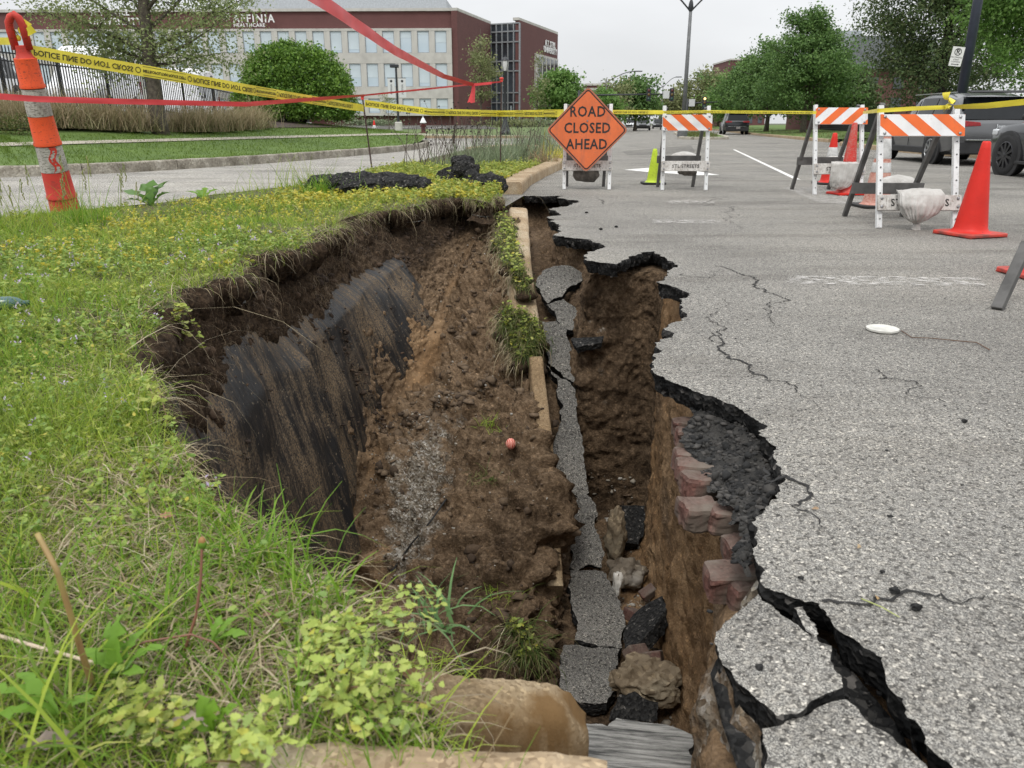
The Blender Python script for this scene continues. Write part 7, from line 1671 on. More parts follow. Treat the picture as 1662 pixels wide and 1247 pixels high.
def limbs(h, crown_r, trunk_r, fork, seed, nl=9, lean=0.0, sub_=3, sag=.0):
    """tapered trunk, limbs and side twigs; returns MB and tips"""
    r = random.Random(seed); mb = MB(); tips = []; pts = []
    for i in range(9): f = i / 8; pts.append(Vector((lean * f + r.gauss(0, .02) * h * .2, r.gauss(0, .02) * h * .2, h * .93 * f)))
    pts[0] = Vector((0, 0, -.15)); mb.tube(pts, [trunk_r * (1.25 if i == 0 else 1 - .85 * i / 8) for i in range(9)], 10); tips.append(pts[-1])
    for k in range(nl):
        f = fork + (1 - fork) * (k + .3) / nl * .92; base = pts[int(f * 8)].lerp(pts[min(8, int(f * 8) + 1)], f * 8 - int(f * 8)); a = k * 2.4 + r.uniform(-.4, .4); rr = crown_r * (1.0 - .55 * ((f - fork) / (1 - fork)) ** 1.5) * r.uniform(.75, 1.05)
        end = base + Vector((math.cos(a) * rr, math.sin(a) * rr, rr * r.uniform(.25, .75) - sag * rr)); mid = base.lerp(end, .5) + Vector((0, 0, .12 * rr)); t0 = trunk_r * (1 - .8 * f) * .62
        mb.tube([base, base.lerp(mid, .5), mid, mid.lerp(end, .5), end], [t0, t0 * .8, t0 * .55, t0 * .35, t0 * .15], 6); tips.append(end)
        for s in range(sub_):
            b2 = base.lerp(end, r.uniform(.35, .9)) + Vector((0, 0, .08 * rr)); e2 = b2 + Vector((r.gauss(0, .35) * rr, r.gauss(0, .35) * rr, r.uniform(-.05, .4) * rr - sag * .4)); mb.tube([b2, b2.lerp(e2, .5) + Vector((0, 0, .05)), e2], [t0 * .32, t0 * .2, t0 * .08], 5); tips.append(e2); tips.append(b2.lerp(e2, .5))
    return mb, tips
def tree(name, label, loc, h, crown_r, leafm, seed, crown_lo=.28, nclump=150, per=34, size=.22, spread=.45, trunk_r=.16, bark=None, shape='round', cat='tree', group=None, lean=0.0, hole=.0):
    t = thing(name, label, cat, loc, group=group); r = np.random.default_rng(seed); mb, tips = limbs(h, crown_r, trunk_r, crown_lo * 1.0, seed, 10, lean); mb.build('trunk', bark or M_BARK, t, smooth=True)
    q = r.normal(0, 1, (nclump, 3)); q /= np.linalg.norm(q, axis=1)[:, None]; q *= (r.random((nclump, 1)) ** .35)
    zc = h * (crown_lo + 1) / 2; hz = h * (1 - crown_lo) / 2
    if shape == 'cone': k = np.clip((1 - q[:, 2]) / 1.55, .18, 1.05); q[:, 0] *= k * 1.25; q[:, 1] *= k * 1.25
    if shape == 'column': q[:, :2] *= (1 - .45 * np.abs(q[:, 2:3]))
    lob = 1 + .30 * fbm(q * 1.7 + seed, 1.0, 3)[:, None] * 1.6
    Cc = q * lob * np.array([crown_r, crown_r, hz]) + np.array([lean, 0, zc]); Cc = np.concatenate([Cc, np.array([x[:] for x in tips])[:nclump // 3]])
    if hole: Cc = Cc[fbm(Cc, .9, 2) > -hole]
    V, F = leaf_cloud(Cc, per, (spread, spread, spread * .62), size, seed + 5); np_mesh('crown', V, F, leafm, t, smooth=False); return t
L_MID = leafmat('tree_leaf_mid', [(.075, .145, .045), (.115, .21, .06), (.16, .26, .075), (.095, .175, .055)], .55, .3); L_DARK = leafmat('tree_leaf_dark', [(.055, .095, .038), (.09, .135, .052), (.12, .17, .065), (.12, .135, .06)], .6, .25); L_LIGHT = leafmat('tree_leaf_light', [(.10, .20, .05), (.15, .27, .065), (.20, .33, .085), (.12, .23, .055)], .5, .35)
L_GREY = leafmat('tree_leaf_grey', [(.15, .185, .075), (.22, .255, .105), (.28, .30, .14), (.19, .215, .10), (.31, .30, .16)], .6, .3); L_SHRUB = leafmat('shrub_leaf', [(.07, .15, .025), (.11, .21, .035), (.16, .28, .045), (.21, .34, .06)], .45, .3)
def X(px, Y): return (px - 831) / FPX * (Y * CP + .27)
GT = 'street trees along the right side of the road'
tree('street_tree', 'largest rounded green street tree behind the rising stripe barricade', (X(1302, 56), 56, 0), 7.6, 3.3, L_MID, 1, .22, 260, 90, .19, .36, .2, shape='cone', group=GT)
tree('street_tree', 'second green street tree left of the largest one', (X(1243, 68), 68, 0), 7.0, 3.1, L_MID, 2, .2, 200, 70, .22, .40, .2, shape='cone', group=GT)
tree('street_tree', 'third pointed green street tree farther down the right side', (X(1207, 84), 84, 0), 7.2, 3.2, L_MID, 3, .2, 180, 60, .25, .45, .2, shape='cone', group=GT)
tree('street_tree', 'farthest light green street tree of the right hand row', (X(1188, 104), 104, 0), 7.0, 2.8, L_LIGHT, 4, .2, 150, 40, .42, .6, .2, group=GT)
tree('street_tree', 'small dark street tree between the largest tree and the roof', (X(1372, 60), 60, .2), 4.6, 1.8, L_DARK, 5, .2, 120, 50, .26, .4, .15, group=GT)
tree('dark_tree', 'tall dark broad tree behind the silver suv, its top out of frame', (X(1512, 36), 36, .2), 10.4, 3.2, L_DARK, 6, .10, 560, 100, .13, .36, .28, bark=M_BARKD)
tree('light_tree', 'bright green tree at the right edge with drooping leaves over the suvs', (X(1660, 27), 27, .2), 8.2, 2.5, L_LIGHT, 7, .26, 420, 90, .12, .27, .2)
tree('background_tree', 'rounded green tree just left of the orange sign beside the brick wing', (X(908, 84), 84, .3), 5.6, 2.5, L_LIGHT, 8, .15, 150, 50, .34, .5, .18)
tree('background_tree', 'tall green tree behind the signal arm right of the orange sign', (X(1030, 95), 95, 0), 5.8, 2.6, L_MID, 9, .18, 160, 46, .38, .55, .2)
tree('background_tree', 'pale thin leaved tree behind the orange sign', (X(988, 88), 88, 0), 5.4, 2.1, L_GREY, 10, .2, 110, 34, .30, .5, .18, hole=.05)
tree('background_tree', 'light green low tree right beside the sign tip', (X(978, 78), 78, 0), 3.9, 1.6, L_LIGHT, 11, .15, 110, 40, .30, .42, .14)
tree('background_tree', 'airy tree with gaps far behind the tall lamp pole', (X(1142, 135), 135, 0), 9.5, 4.2, L_GREY, 12, .2, 120, 34, .5, .8, .2, hole=.0)
tree('background_tree', 'hazy low tree between the signal and the tall lamp pole', (X(1096, 140), 140, 0), 6.5, 3.5, L_GREY, 13, .1, 100, 34, .5, .7, .2)
tree('background_tree', 'far grey green tree beneath the second signal arm', (X(1165, 150), 150, 0), 7.5, 4.5, L_GREY, 14, .1, 110, 34, .55, .8, .2)
tree('columnar_tree', 'slender young tree standing against the brick corner of the building', (X(781, 72), 72, .5), 8.6, 1.45, L_GREY, 15, .22, 150, 30, .20, .34, .10, shape='column', hole=.18)
tree('columnar_tree', 'second slender young tree before the windows of the brick wing', (X(872, 80), 80, .5), 6.8, 1.0, L_GREY, 16, .25, 70, 18, .20, .3, .08, shape='column', hole=.12)
tree('young_tree', 'tiny sparse tree on the lot near the hydrant and bannered lamp', (X(632, 62), 62, .3), 2.6, .7, L_GREY, 17, .4, 30, 14, .14, .22, .035, hole=.1)
# the near tree at upper left: real limbs, small sparse young leaves
def near_tree():
    p = PY(257, 190, 21.6); p.z = float(lawn_h(p.x, p.y)); t = thing('street_tree', 'grey barked tree with sparse young leaves in front of the fence', 'tree', p, group=None)
    r = random.Random(12); mb = MB(); tips = []; tr = [Vector((0, 0, -.1)), Vector((0, 0, .35)), Vector((-.01, 0, 1.0)), Vector((-.02, 0, 1.75)), Vector((0, 0, 2.6)), Vector((.05, 0, 3.8)), Vector((.0, .1, 5.5)), Vector((.1, .1, 7.5))]
    mb.tube(tr, [.25, .19, .18, .17, .15, .11, .07, .03], 14)
    L = [(1.75, -2.9, .3, 1.4), (1.8, 2.3, -.4, 1.0), (2.0, -1.6, -.8, .9), (2.1, 2.9, .5, 1.5), (2.4, -2.6, -.5, 2.0), (2.5, 1.6, .9, 1.7), (2.7, -1.2, 1.6, 1.6), (2.9, 2.4, -.6, 2.4), (3.2, -2.2, .6, 2.6), (3.6, 1.2, -1.3, 2.2), (3.9, -1.5, -1.0, 2.6), (4.4, 1.7, .6, 2.5), (1.65, -1.2, .5, .25), (1.7, 1.3, .6, .3)]
    for z, dx, dy, dz in L:
        a = Vector((0, 0, z)); e = a + Vector((dx, dy, dz)); m = a.lerp(e, .45) + Vector((0, 0, -.12 * abs(dx) * .3)); mb.tube([a, a.lerp(m, .5), m, m.lerp(e, .5), e], [.055, .04, .028, .018, .008], 7)
        for k in range(9):
            b = a.lerp(e, r.uniform(.25, 1.0)); e2 = b + Vector((r.gauss(0, .55), r.gauss(0, .55), r.uniform(-.35, .45))); mb.tube([b, b.lerp(e2, .5) + Vector((0, 0, .04)), e2], [.014, .009, .004], 4); tips += [e2, b.lerp(e2, .6), b.lerp(e2, .3)]
    mb.build('trunk', M_BARK, t, smooth=True); C_ = np.array([q[:] for q in tips]); V, F = leaf_cloud(C_ + np.random.default_rng(9).normal(0, .14, C_.shape), 75, (.27, .27, .20), .08, 31); np_mesh('crown', V, F, leafmat('young_tree_leaf', [(.18, .24, .09), (.26, .32, .13), (.34, .38, .18), (.22, .28, .11)], .6, .35), t, smooth=False)
near_tree()
def shrub():
    p = PY(482, 205, 33); p.z = float(lawn_h(p.x, p.y)) ; t = thing('round_shrub', 'large rounded green shrub at the right end of the iron fence', 'shrub', p); r = np.random.default_rng(3); n = 9000
    q = r.normal(0, 1, (n, 3)); q[:, 2] = np.abs(q[:, 2]) * 1.05 - .25; q /= np.linalg.norm(q, axis=1)[:, None]; rad = np.where(r.random(n) < .8, r.uniform(.88, 1.05, n), r.random(n) ** .5); rad = rad * (1 + .16 * fbm(q * 2.6, 1, 3) + .10 * fbm(q, 7, 2))
    p2 = q * rad[:, None] * np.array([2.25, 1.9, 2.35]) + np.array([0, 0, .55]); p2 = p2[(p2[:, 2] > .12) & (fbm(p2, 2.6, 3) > -.30)]; V, F = leaf_cloud(p2, 6, (.10, .10, .07), .115, 8); np_mesh('foliage', V, F, L_SHRUB, t, smooth=False)
    mb = MB()
    for k in range(7): a = k * .9; mb.tube([(.3 * math.cos(a), .3 * math.sin(a), -.05), (.8 * math.cos(a), .7 * math.sin(a), .8), (1.3 * math.cos(a), 1.1 * math.sin(a), 1.7)], [.06, .045, .02], 6)
    mb.build('stems', M_BARKD, t)
shrub()
# ================================================================ FAR GROUND ON THE LEFT: SIDE STREET, VERGE, CAR PARK
def far_h(x, y): return np.clip((np.asarray(y) - 50) / 24, 0, 1) * .5 + .14
def farsheet(pts, name, mat, dz, div=14):
    """four-cornered sheet following the far ground"""
    a, b, c, d = [Vector((*q, 0)) for q in pts]; V = []
    for i in range(div + 1):
        for j in range(div + 1):
            q = a.lerp(b, j / div).lerp(d.lerp(c, j / div), i / div); V.append((q.x, q.y, float(far_h(q.x, q.y)) + dz))
    m = div + 1; F = [(i*m+j, i*m+j+1, (i+1)*m+j+1, (i+1)*m+j) for i in range(div) for j in range(div)]
    return tag(np_mesh(name, np.array(V), np.array(F), mat), kind='structure')
farsheet([(-70, 49), (6, 49), (8, 140), (-70, 140)], 'far_lawn', simple('far_verge', (.10, .17, .045), .95, .25, 1.0, .5, 20, col2=(.12, .13, .05)), 0)
farsheet([(-70, 48.6), (6, 48.6), (6, 50.6), (-70, 50.6)], 'far_sidewalk', M_PAVE, .01)
M_LOT = asphalt_mat('car_park_asphalt', .45, 60, bstr=.2)
farsheet([(-70, 63), (-1, 63), (-3, 79), (-70, 79)], 'car_park', M_LOT, .02)
for i in range(9):
    x = -30 + i * 2.9; farsheet([(x, 64), (x + .14, 64), (x + 1.4, 69), (x + 1.26, 69)], 'parking_line', M_PAINT, .03, 4)
mb = MB(); mb.beam((-70, 48.5, .06), (6, 48.5, .06), .2, .18); tag(mb.build('far_kerb', M_KERB), 'long pale kerb along the far side of the side street', 'kerb')

# ================================================================ BRICK AND CONCRETE BUILDING
def brickwall(name, c1, c2):
    m, n, b = newmat(name); v = coords(n); br = N(n, 'ShaderNodeTexBrick', Scale=3.2); mp_ = n.nodes.new('ShaderNodeMapping'); mp_.inputs['Rotation'].default_value = (R(90), 0, 0); n.links.new(v, mp_.inputs[0]); n.links.new(mp_.outputs[0], br.inputs['Vector'])
    br.inputs['Color1'].default_value = (*c1, 1); br.inputs['Color2'].default_value = (*c2, 1); br.inputs['Mortar'].default_value = (c1[0]*1.3, c1[1]*1.8, c1[2]*1.8, 1); br.inputs['Mortar Size'].default_value = .02
    n.links.new(mixc(n, .5, br.outputs['Color'], ramp(n, noise(n, v, .8, 5), [(.3, c2), (.7, c1)])), b.inputs['Base Color']); b.inputs['Roughness'].default_value = .9; return m
M_BW = brickwall('dark_red_brick', (.135, .055, .052), (.105, .042, .040)); M_PRE = simple('precast_concrete', (.53, .515, .48), .85, .13, 1.1, .1, 30, col2=(.42, .405, .375), lo=.3, hi=.6)
M_WGL = simple('window_glass', (.46, .56, .64), .08, .12, .25, spec=.9, col2=(.56, .64, .70)); M_BLIND = simple('window_blind', (.58, .66, .71), .6, .08, .5); M_MULL = simple('mullion_metal', (.36, .38, .40), .4, .1, metal=.3); M_DGL = simple('dark_atrium_glass', (.05, .065, .08), .05, .25, .4, spec=1.0, col2=(.02, .025, .03)); M_ROOFM = simple('grey_roof_metal', (.42, .45, .48), .6, .1)  # window_glass: pale blue base colour imitates reflected sky
A0 = PY(-420, 205, 86.0); A1 = PY(745, 205, 84.0); A0.z = A1.z = .5
ux = (A1 - A0); ux.z = 0; LEN = ux.length; ux.normalize(); RZB = math.atan2(ux.y, ux.x)
bd = thing('office_building', 'long three storey building of dark red brick and pale concrete with rows of windows', 'building', A0, RZB)
def fz_(py): return PY(745, py, 84.0).z - A0.z           # photo row -> height on the facade
def fx_(px):                                              # photo column -> distance along the facade
    d = ray(px, 110); n = Vector((-ux.y, ux.x, 0)); t = ((A0 - Vector((0, 0, CAMH))).dot(n)) / d.dot(n); return (Vector((0, 0, CAMH)) + d * t - A0).dot(ux)
zt, zc, zb0, zbr = fz_(17), fz_(46), fz_(188), -.6
mb = MB(); mb.box((LEN/2, 12.0, (zt + zbr) / 2), (LEN, 23.0, zt - zbr)); mb.build('wall', M_BW, bd)
mb = MB(); mb.box((LEN/2, 12.0, zt + .13), (LEN + .3, 23.4, .26)); mb.build('coping', M_PRE, bd)
x_end = fx_(734); rows = [(50, 86), (103, 141), (160, 184)]; wxs = []
k = 0
while True:
    xa = fx_(707 - 28 * k + (0)); 
    if xa < 1 or k > 33: break
    wxs.append(xa); k += 1
ww = fx_(726) - fx_(707); edges = [zc] + [fz_(q) for r_ in rows for q in r_] + [zb0]
# precast grid: spandrel bands and piers, butted, so every window sits in a real opening
for i in range(0, len(edges), 2):
    mb = MB(); z1, z0 = edges[i], edges[i+1]; mb.box((x_end/2, .36, (z0+z1)/2), (x_end, .9, z1-z0)); mb.build('spandrel', M_PRE, bd)
pm = None; bnds = [x_end] + [q for x in wxs for q in (x + ww, x)] + [0]
for (ra, rb_r) in rows:
    z1, z0 = fz_(ra), fz_(rb_r); 
    for i in range(0, len(bnds), 2):
        xb, xa = bnds[i], bnds[i+1]; w = xb - xa
        if w < .05: continue
        mb = MB(); mb.box((0, 0, 0), (1, .88, 1))
        if pm is None: pm = mb.build('pier', M_PRE, bd); o = pm
        else: o = child_of(pm, 'pier', bd)
        o.location = ((xa+xb)/2, .36, (z0+z1)/2); o.scale = (w, 1, z1 - z0 - .004)
rw = random.Random(5); base_w = {}
for (ra, rb_r) in rows:
    z1, z0 = fz_(ra), fz_(rb_r); H_ = z1 - z0; mb = MB()
    f = .06
    mb.box((0, .0, H_/2 - f/2), (ww, .08, f)); mb.box((0, .0, -H_/2 + f/2), (ww, .08, f)); mb.box((-ww/2 + f/2, 0, 0), (f, .078, H_ - 2*f - .004)); mb.box((ww/2 - f/2, 0, 0), (f, .078, H_ - 2*f - .004)); fr = mb.build('window', M_MULL, bd)
    mb = MB(); mb.box((0, .03, 0), (ww - 2*f, .02, H_ - 2*f)); pn = mb.build('pane', M_WGL, fr)
    mb = MB(); mb.box((0, .012, 0), (ww - 2.4*f, .008, 1)); bl = mb.build('blind', M_BLIND, fr); bl.scale = (1, 1, H_ * .5); bl.location = (0, 0, H_ * .22)
    for i, xa in enumerate(wxs):
        w_ = fr if i == 0 else child_of(fr, 'window', bd); w_.location = (xa + ww/2, .02, (z0+z1)/2)
        if i:
            child_of(pn, 'pane', w_); hb = rw.choice([.85, .6, .3, .9, .15]) * (H_ - .14); b2 = child_of(bl, 'blind', w_, (0, 0, (H_ - .14)/2 - hb/2), (0, 0, 0), (1, 1, hb))
mb = MB(); mb.box((fx_(545), 9, zt + .95), (fx_(718) - fx_(372), 8, 1.5)); mb.build('rooftop_screen', M_ROOFM, bd)
# receding brick return, glass atrium, right wing
Bc = PY(798, 205, 95); Bc.z = .5; Cc_ = PY(843, 205, 93.5); Cc_.z = .5; Dc = PY(903, 205, 108); Dc.z = .5
inv = Matrix.LocRotScale(bd.location, bd.rotation_euler, None).inverted()
def loc_(p): return inv @ p
def wallbox(a, b, h0, h1, th, mat, name, out=0.0):
    """wall slab between two plan points, front face on the line, thickness to the back"""
    a, b = loc_(a), loc_(b); d = (b - a); L = d.length; d.normalize(); n = Vector((-d.y, d.x, 0)); mb = MB(); M = Matrix.Rotation(math.atan2(d.y, d.x), 4, 'Z'); mb.box(Vector(((a.x+b.x)/2, (a.y+b.y)/2, (h0+h1)/2)) + n * (th/2 - out), (L, th, h1 - h0), M); return mb.build(name, mat, bd), L, M, a, d, n
wallbox(A1 + Vector((.02, .02, 0)), Bc, zbr, zt - .02, .6, M_BW, 'wall'); wallbox(A1 + Vector((.02, .02, 0)), Bc, zt - .01, zt + .25, .7, M_PRE, 'coping')
ha = PY(820, 39, 94.5).z - .5; atr, La, Ma, aa, ad, an = wallbox(Bc, Cc_, 0, ha, .3, M_DGL, 'atrium_glass')
for i in range(6):
    mb = MB(); q = aa + ad * (La * i / 5) - an * .05; mb.box((q.x, q.y, ha/2), (.12, .14, ha), Ma); mb.build('mullion', M_MULL, bd)
for py in (39, 52, 69, 100, 116, 151, 167):
    z_ = PY(820, py, 94.5).z - .5; mb = MB(); q = aa + ad * (La/2) - an * .06; mb.box((q.x, q.y, z_), (La, .12, .13), Ma); mb.build('transom', M_MULL, bd)
for fx in (.52, .72):
    mb = MB(); q = aa + ad * (La * fx) - an * .12; mb.box((q.x, q.y, 1.1), (.08, .1, 2.3), Ma); mb.build('door_frame', M_BLIND, bd)
hr = PY(843, 33, 93.5).z - .5
wing, Lw, Mw, wa, wd_, wn = wallbox(Cc_, Dc, zbr, hr, .5, M_BW, 'wall'); wallbox(Cc_ - Vector((.1, .1, 0)), Dc, hr + .003, hr + .28, .7, M_PRE, 'coping')
# concrete bay on the wing with tall windows
def wpos(f, z, out): q = wa + wd_ * (Lw * f) - wn * out; return Vector((q.x, q.y, z))
zt2 = hr * .735; f0, f1 = .36, .97
mb = MB(); c = wpos((f0+f1)/2, zt2/2 + .4, .10); mb.box(c, (Lw * (f1 - f0), .24, zt2 - .8), Mw); mb.build('concrete_bay', M_PRE, bd)
for r_, (za, zb_) in enumerate(((.70, .97), (.36, .62), (.10, .27))):
    for i in range(5):
        f = f0 + .05 + (f1 - f0 - .06) * (i + .5) / 5; mb = MB(); mb.box((0, 0, 0), (Lw * (f1 - f0) / 5 * .62, .06, zt2 * (zb_ - za)), Mw); o = mb.build('window', M_DGL, bd); o.location = wpos(f, zt2 * (za + zb_) / 2, .23)
M_SIGNW = simple('white_sign_letters', (.80, .80, .80), .5, .05)
def flet(s, px, py, hpx, right=False, sx=1.0, sp=1.0, bold=.01):
    sz = hpx / 15.4 * 1.42; text_mesh(s, sz, M_SIGNW, 'lettering', bd, frame((fx_(px), -.10, fz_(py)), (1, 0, 0), (0, 0, 1)), .03, sp, sx=sx, bold=bold)
flet('AFFINIA', 420, 30, 11, sp=1.25, sx=.95, bold=.02); flet('HEALTHCARE', 412, 40.5, 5, sp=1.15, sx=1.0); flet('A.T. STILL', 193, 19, 9, sp=1.1, sx=1.0, bold=.02); flet('UNIVERSITY', 200, 34, 10, sp=1.1, sx=1.0, bold=.02)
mb = MB(); cx_, cz_ = fx_(377), fz_(26)
for k in range(4): mb.beam((cx_ - .42 * math.cos(k * R(45)), -.12 - .001 * k, cz_ - .42 * math.sin(k * R(45))), (cx_ + .42 * math.cos(k * R(45)), -.12 - .001 * k, cz_ + .42 * math.sin(k * R(45))), .05, .09, (0, 1, 0))
mb.build('star_emblem', M_SIGNW, bd)
for s, z in (('A.T. STILL', hr * .865), ('UNIVERSITY', hr * .80)):
    text_mesh(s, .95, M_SIGNW, 'lettering', bd, frame(wpos(.76, z, .12), wd_, (0, 0, 1)), .03, 1.0, sx=1.1, bold=.02)
# ---------------------------------------------------------------- lamps, hydrant
M_DKMETAL = simple('dark_painted_metal', (.025, .028, .033), .5, .15, 10); M_GREYPOLE = simple('grey_pole', (.16, .165, .17), .55, .15, 6, metal=.3); M_NAVY = simple('navy_pole', (.028, .035, .055), .45, .15, 6); M_FROST = simple('frosted_lens', (.62, .63, .62), .4, .05)
def gpos(px, Y, hf=far_h): p = PY(px, 205, Y); p.z = float(hf(p.x, Y)); return p
def lotlamp(px, Y, topy, label, banners=False):
    p = gpos(px, Y); t = thing('car_park_lamp', label, 'lamp post', p); h = PY(px, topy, Y).z - p.z; mb = MB(); mb.tube([(0, 0, 0), (0, 0, h)], [.09, .07], 8); mb.build('pole', M_DKMETAL, t, auto=40); mb = MB(); mb.lathe([(.28, 0), (.28, .55), (.2, .6)], 12); mb.build('footing', M_PRE, t, auto=40); mb = MB(); mb.box((-.12, 0, h + .02), (.62, .32, .22)); mb.build('lamp_head', M_DKMETAL, t, bevel=.03)
    if banners:
        for s in (-1, 1):
            mb = MB(); zc_ = PY(px, 143, Y).z - p.z; mb.box((s * .40, 0, zc_), (.52, .02, 1.30)); bn = mb.build('banner', M_WHITEP, t); mb = MB(); mb.tube([(0, 0, zc_ + .67), (s * .68, 0, zc_ + .67)], .018, 6); mb.build('bracket', M_DKMETAL, t)
            tm = text_mesh('AFFINIA', .20, M_DKMETAL, 'lettering', bn, frame((s * .40, -.014, zc_ - .1), (0, 0, 1), (-1, 0, 0)), .001)
            m = MB(); m.lathe([(.09, 0), (.09, .004)], 12, (s * .40, -.012, zc_ + .46), Matrix.Rotation(R(90), 4, 'X')); m.build('emblem', M_DKMETAL, bn)
lotlamp(501, 58, 78, 'thin black car park lamp rising behind the round shrub'); lotlamp(647, 60, 108, 'car park lamp with two white banners before the windows', True)
def lantern():
    p = gpos(820, 51); t = thing('lantern_post', 'black lantern post with flared base in front of the glass atrium', 'lamp post', p); h = PY(820, 94, 51).z - p.z
    mb = MB(); mb.lathe([(.36, 0), (.36, .15), (.30, .22), (.22, .5), (.15, .75), (.11, .9), (.085, 1.2), (.075, h - .85), (.11, h - .80), (.11, h - .74)], 16); mb.build('post', M_DKMETAL, t, auto=40)
    mb = MB(); mb.lathe([(.12, h - .74), (.20, h - .45), (.20, h - .18), (.17, h - .15)], 12); mb.build('lamp_glass', M_FROST, t, auto=40); mb = MB(); mb.lathe([(.24, h - .17), (.20, h - .06), (.10, h + .02), (.03, h + .06), (.02, h + .14)], 12); mb.build('lamp_cap', M_DKMETAL, t, auto=40)
    for k in range(4): mb = MB(); a = R(45 + 90 * k); mb.tube([(.14 * math.cos(a), .14 * math.sin(a), h - .76), (.215 * math.cos(a), .215 * math.sin(a), h - .45), (.215 * math.cos(a), .215 * math.sin(a), h - .16)], .014, 5); mb.build('cage_bar', M_DKMETAL, t)
lantern()
def hydrant():
    p = gpos(687, 54.5); t = thing('fire_hydrant', 'fire hydrant with white cap and dark red barrel beyond the side street', 'fire hydrant', p); k = 1.15; mb = MB(); mb.lathe([(.20*k, 0), (.20*k, .05), (.13*k, .06), (.13*k, .55*k)], 16); mb.build('barrel', simple('hydrant_red', (.13, .04, .04), .6, .2), t, auto=40)
    mb = MB(); mb.lathe([(.19*k, .55*k), (.19*k, .60*k), (.16*k, .64*k), (.08*k, .80*k), (.03*k, .86*k), (.03*k, .92*k)], 16); mb.build('cap', M_REFLW, t, auto=40)
    for a in (0, 180, 270): mb = MB(); mb.lathe([(.07*k, 0), (.07*k, .14), (.085*k, .14), (.085*k, .20)], 10, (0, 0, .42*k), Euler((0, R(90), R(a))).to_matrix().to_4x4()); mb.build('outlet', M_REDP, t, auto=40)
hydrant()
# ================================================================ ROAD AHEAD: ISLAND, LIGHTS, SIGNALS
def island(pts, label_, seed):
    pp_ = smooth_path([Vector((*q, .14)) for q in pts] + [Vector((*pts[0], .14))], 6); s = []
    c = sum(pp_, Vector()) / len(pp_)
    for i, q in enumerate(pp_): o_ = (q - c); o_.z = 0; s.append((q, o_.normalized()))
    o = kerb_run(s, 'median_kerb', label_, M_KERBGREY, .25, .2, seed=seed, seg=.4); cs = MB(); cs.poly([(q.x, q.y, .12) for q in pp_[:-1]]); tag(cs.build('median_grass', M_LAWN), kind='structure')
island([(10.0, 44.5), (11.4, 44.8), (12.6, 47.5), (15.0, 60), (16.5, 72), (14.6, 72), (12.0, 58), (9.9, 47.5)], 'kerb of the grassed traffic island behind the middle barricade', 3)
pi_ = np.column_stack([rng.uniform(9.6, 15, 5000), rng.uniform(44.6, 66, 5000)]); pi_ = pi_[pip(pi_, [(10.2, 45), (11.3, 45.2), (12.2, 47.8), (14.8, 60), (16, 70), (14.8, 70), (12.3, 58), (10.2, 47.5)])]
blades(np.column_stack([pi_, np.full(len(pi_), .12)]), rng.lognormal(-1.5, .35, len(pi_)), .03, rng.uniform(.1, .9, len(pi_)), G_SOD, 'median_weeds', 3, 91)
def talllamp():
    p = Vector((X(1107, 47.5), 47.5, .12)); t = thing('street_lamp', 'tall grey street lamp with twin arms standing on the traffic island', 'street lamp', p); h = PY(1120, 17, 47.5).z; mb = MB(); mb.tube([(0, 0, 0), (.0, 0, h + .35)], [.14, .085], 12); mb.build('pole', M_GREYPOLE, t, smooth=True); mb = MB(); mb.lathe([(.3, 0), (.3, .3), (.22, .35)], 12); mb.build('base', M_GREYPOLE, t, auto=40); mb = MB(); mb.lathe([(.12, h - .15), (.15, h), (.12, h + .25), (.03, h + .5)], 10); mb.build('finial', M_DKMETAL, t, auto=40)
    for s in (-1, 1):
        pts = [Vector((s * (.08 + 2.3 * f), 0, h - .1 + 1.5 * math.sin(f * math.pi / 2))) for f in np.linspace(0, 1, 12)]; mb = MB(); mb.tube(pts, .045, 6); ar = mb.build('arm', M_DKMETAL, t, smooth=True); mb = MB(); mb.box(pts[-1] + Vector((s * .3, 0, 0)), (.7, .26, .12)); mb.build('lamp_head', M_GREYPOLE, ar, bevel=.04)
talllamp()
def armlamp(px, Y, base_y, topy, arms, label, r0=.09):
    p = Vector((X(px, Y), Y, 0)); t = thing('street_lamp', label, 'street lamp', p); h = PY(px, topy, Y).z; mb = MB(); mb.tube([(0, 0, 0), (0, 0, h)], [r0, r0 * .6], 8); mb.build('pole', M_GREYPOLE, t, smooth=True)
    for dx, dz in arms: pts = [Vector((dx * f, 0, h - .4 + (dz + .4) * math.sin(f * math.pi / 2))) for f in np.linspace(0, 1, 10)]; mb = MB(); mb.tube(pts, r0 * .45, 6); ar = mb.build('arm', M_GREYPOLE, t, smooth=True); mb = MB(); mb.box(pts[-1] + Vector((dx * .12, 0, 0)), (.8, .3, .12)); mb.build('lamp_head', M_GREYPOLE, ar, bevel=.03)
armlamp(1072, 110, 215, 137, [(-1.8, .75), (1.8, .9)], 'slim double armed street lamp far down the road left of the signals'); armlamp(981, 90, 200, 128, [(3.1, .75)], 'street lamp with one long arm above the trees by the orange sign', .12)
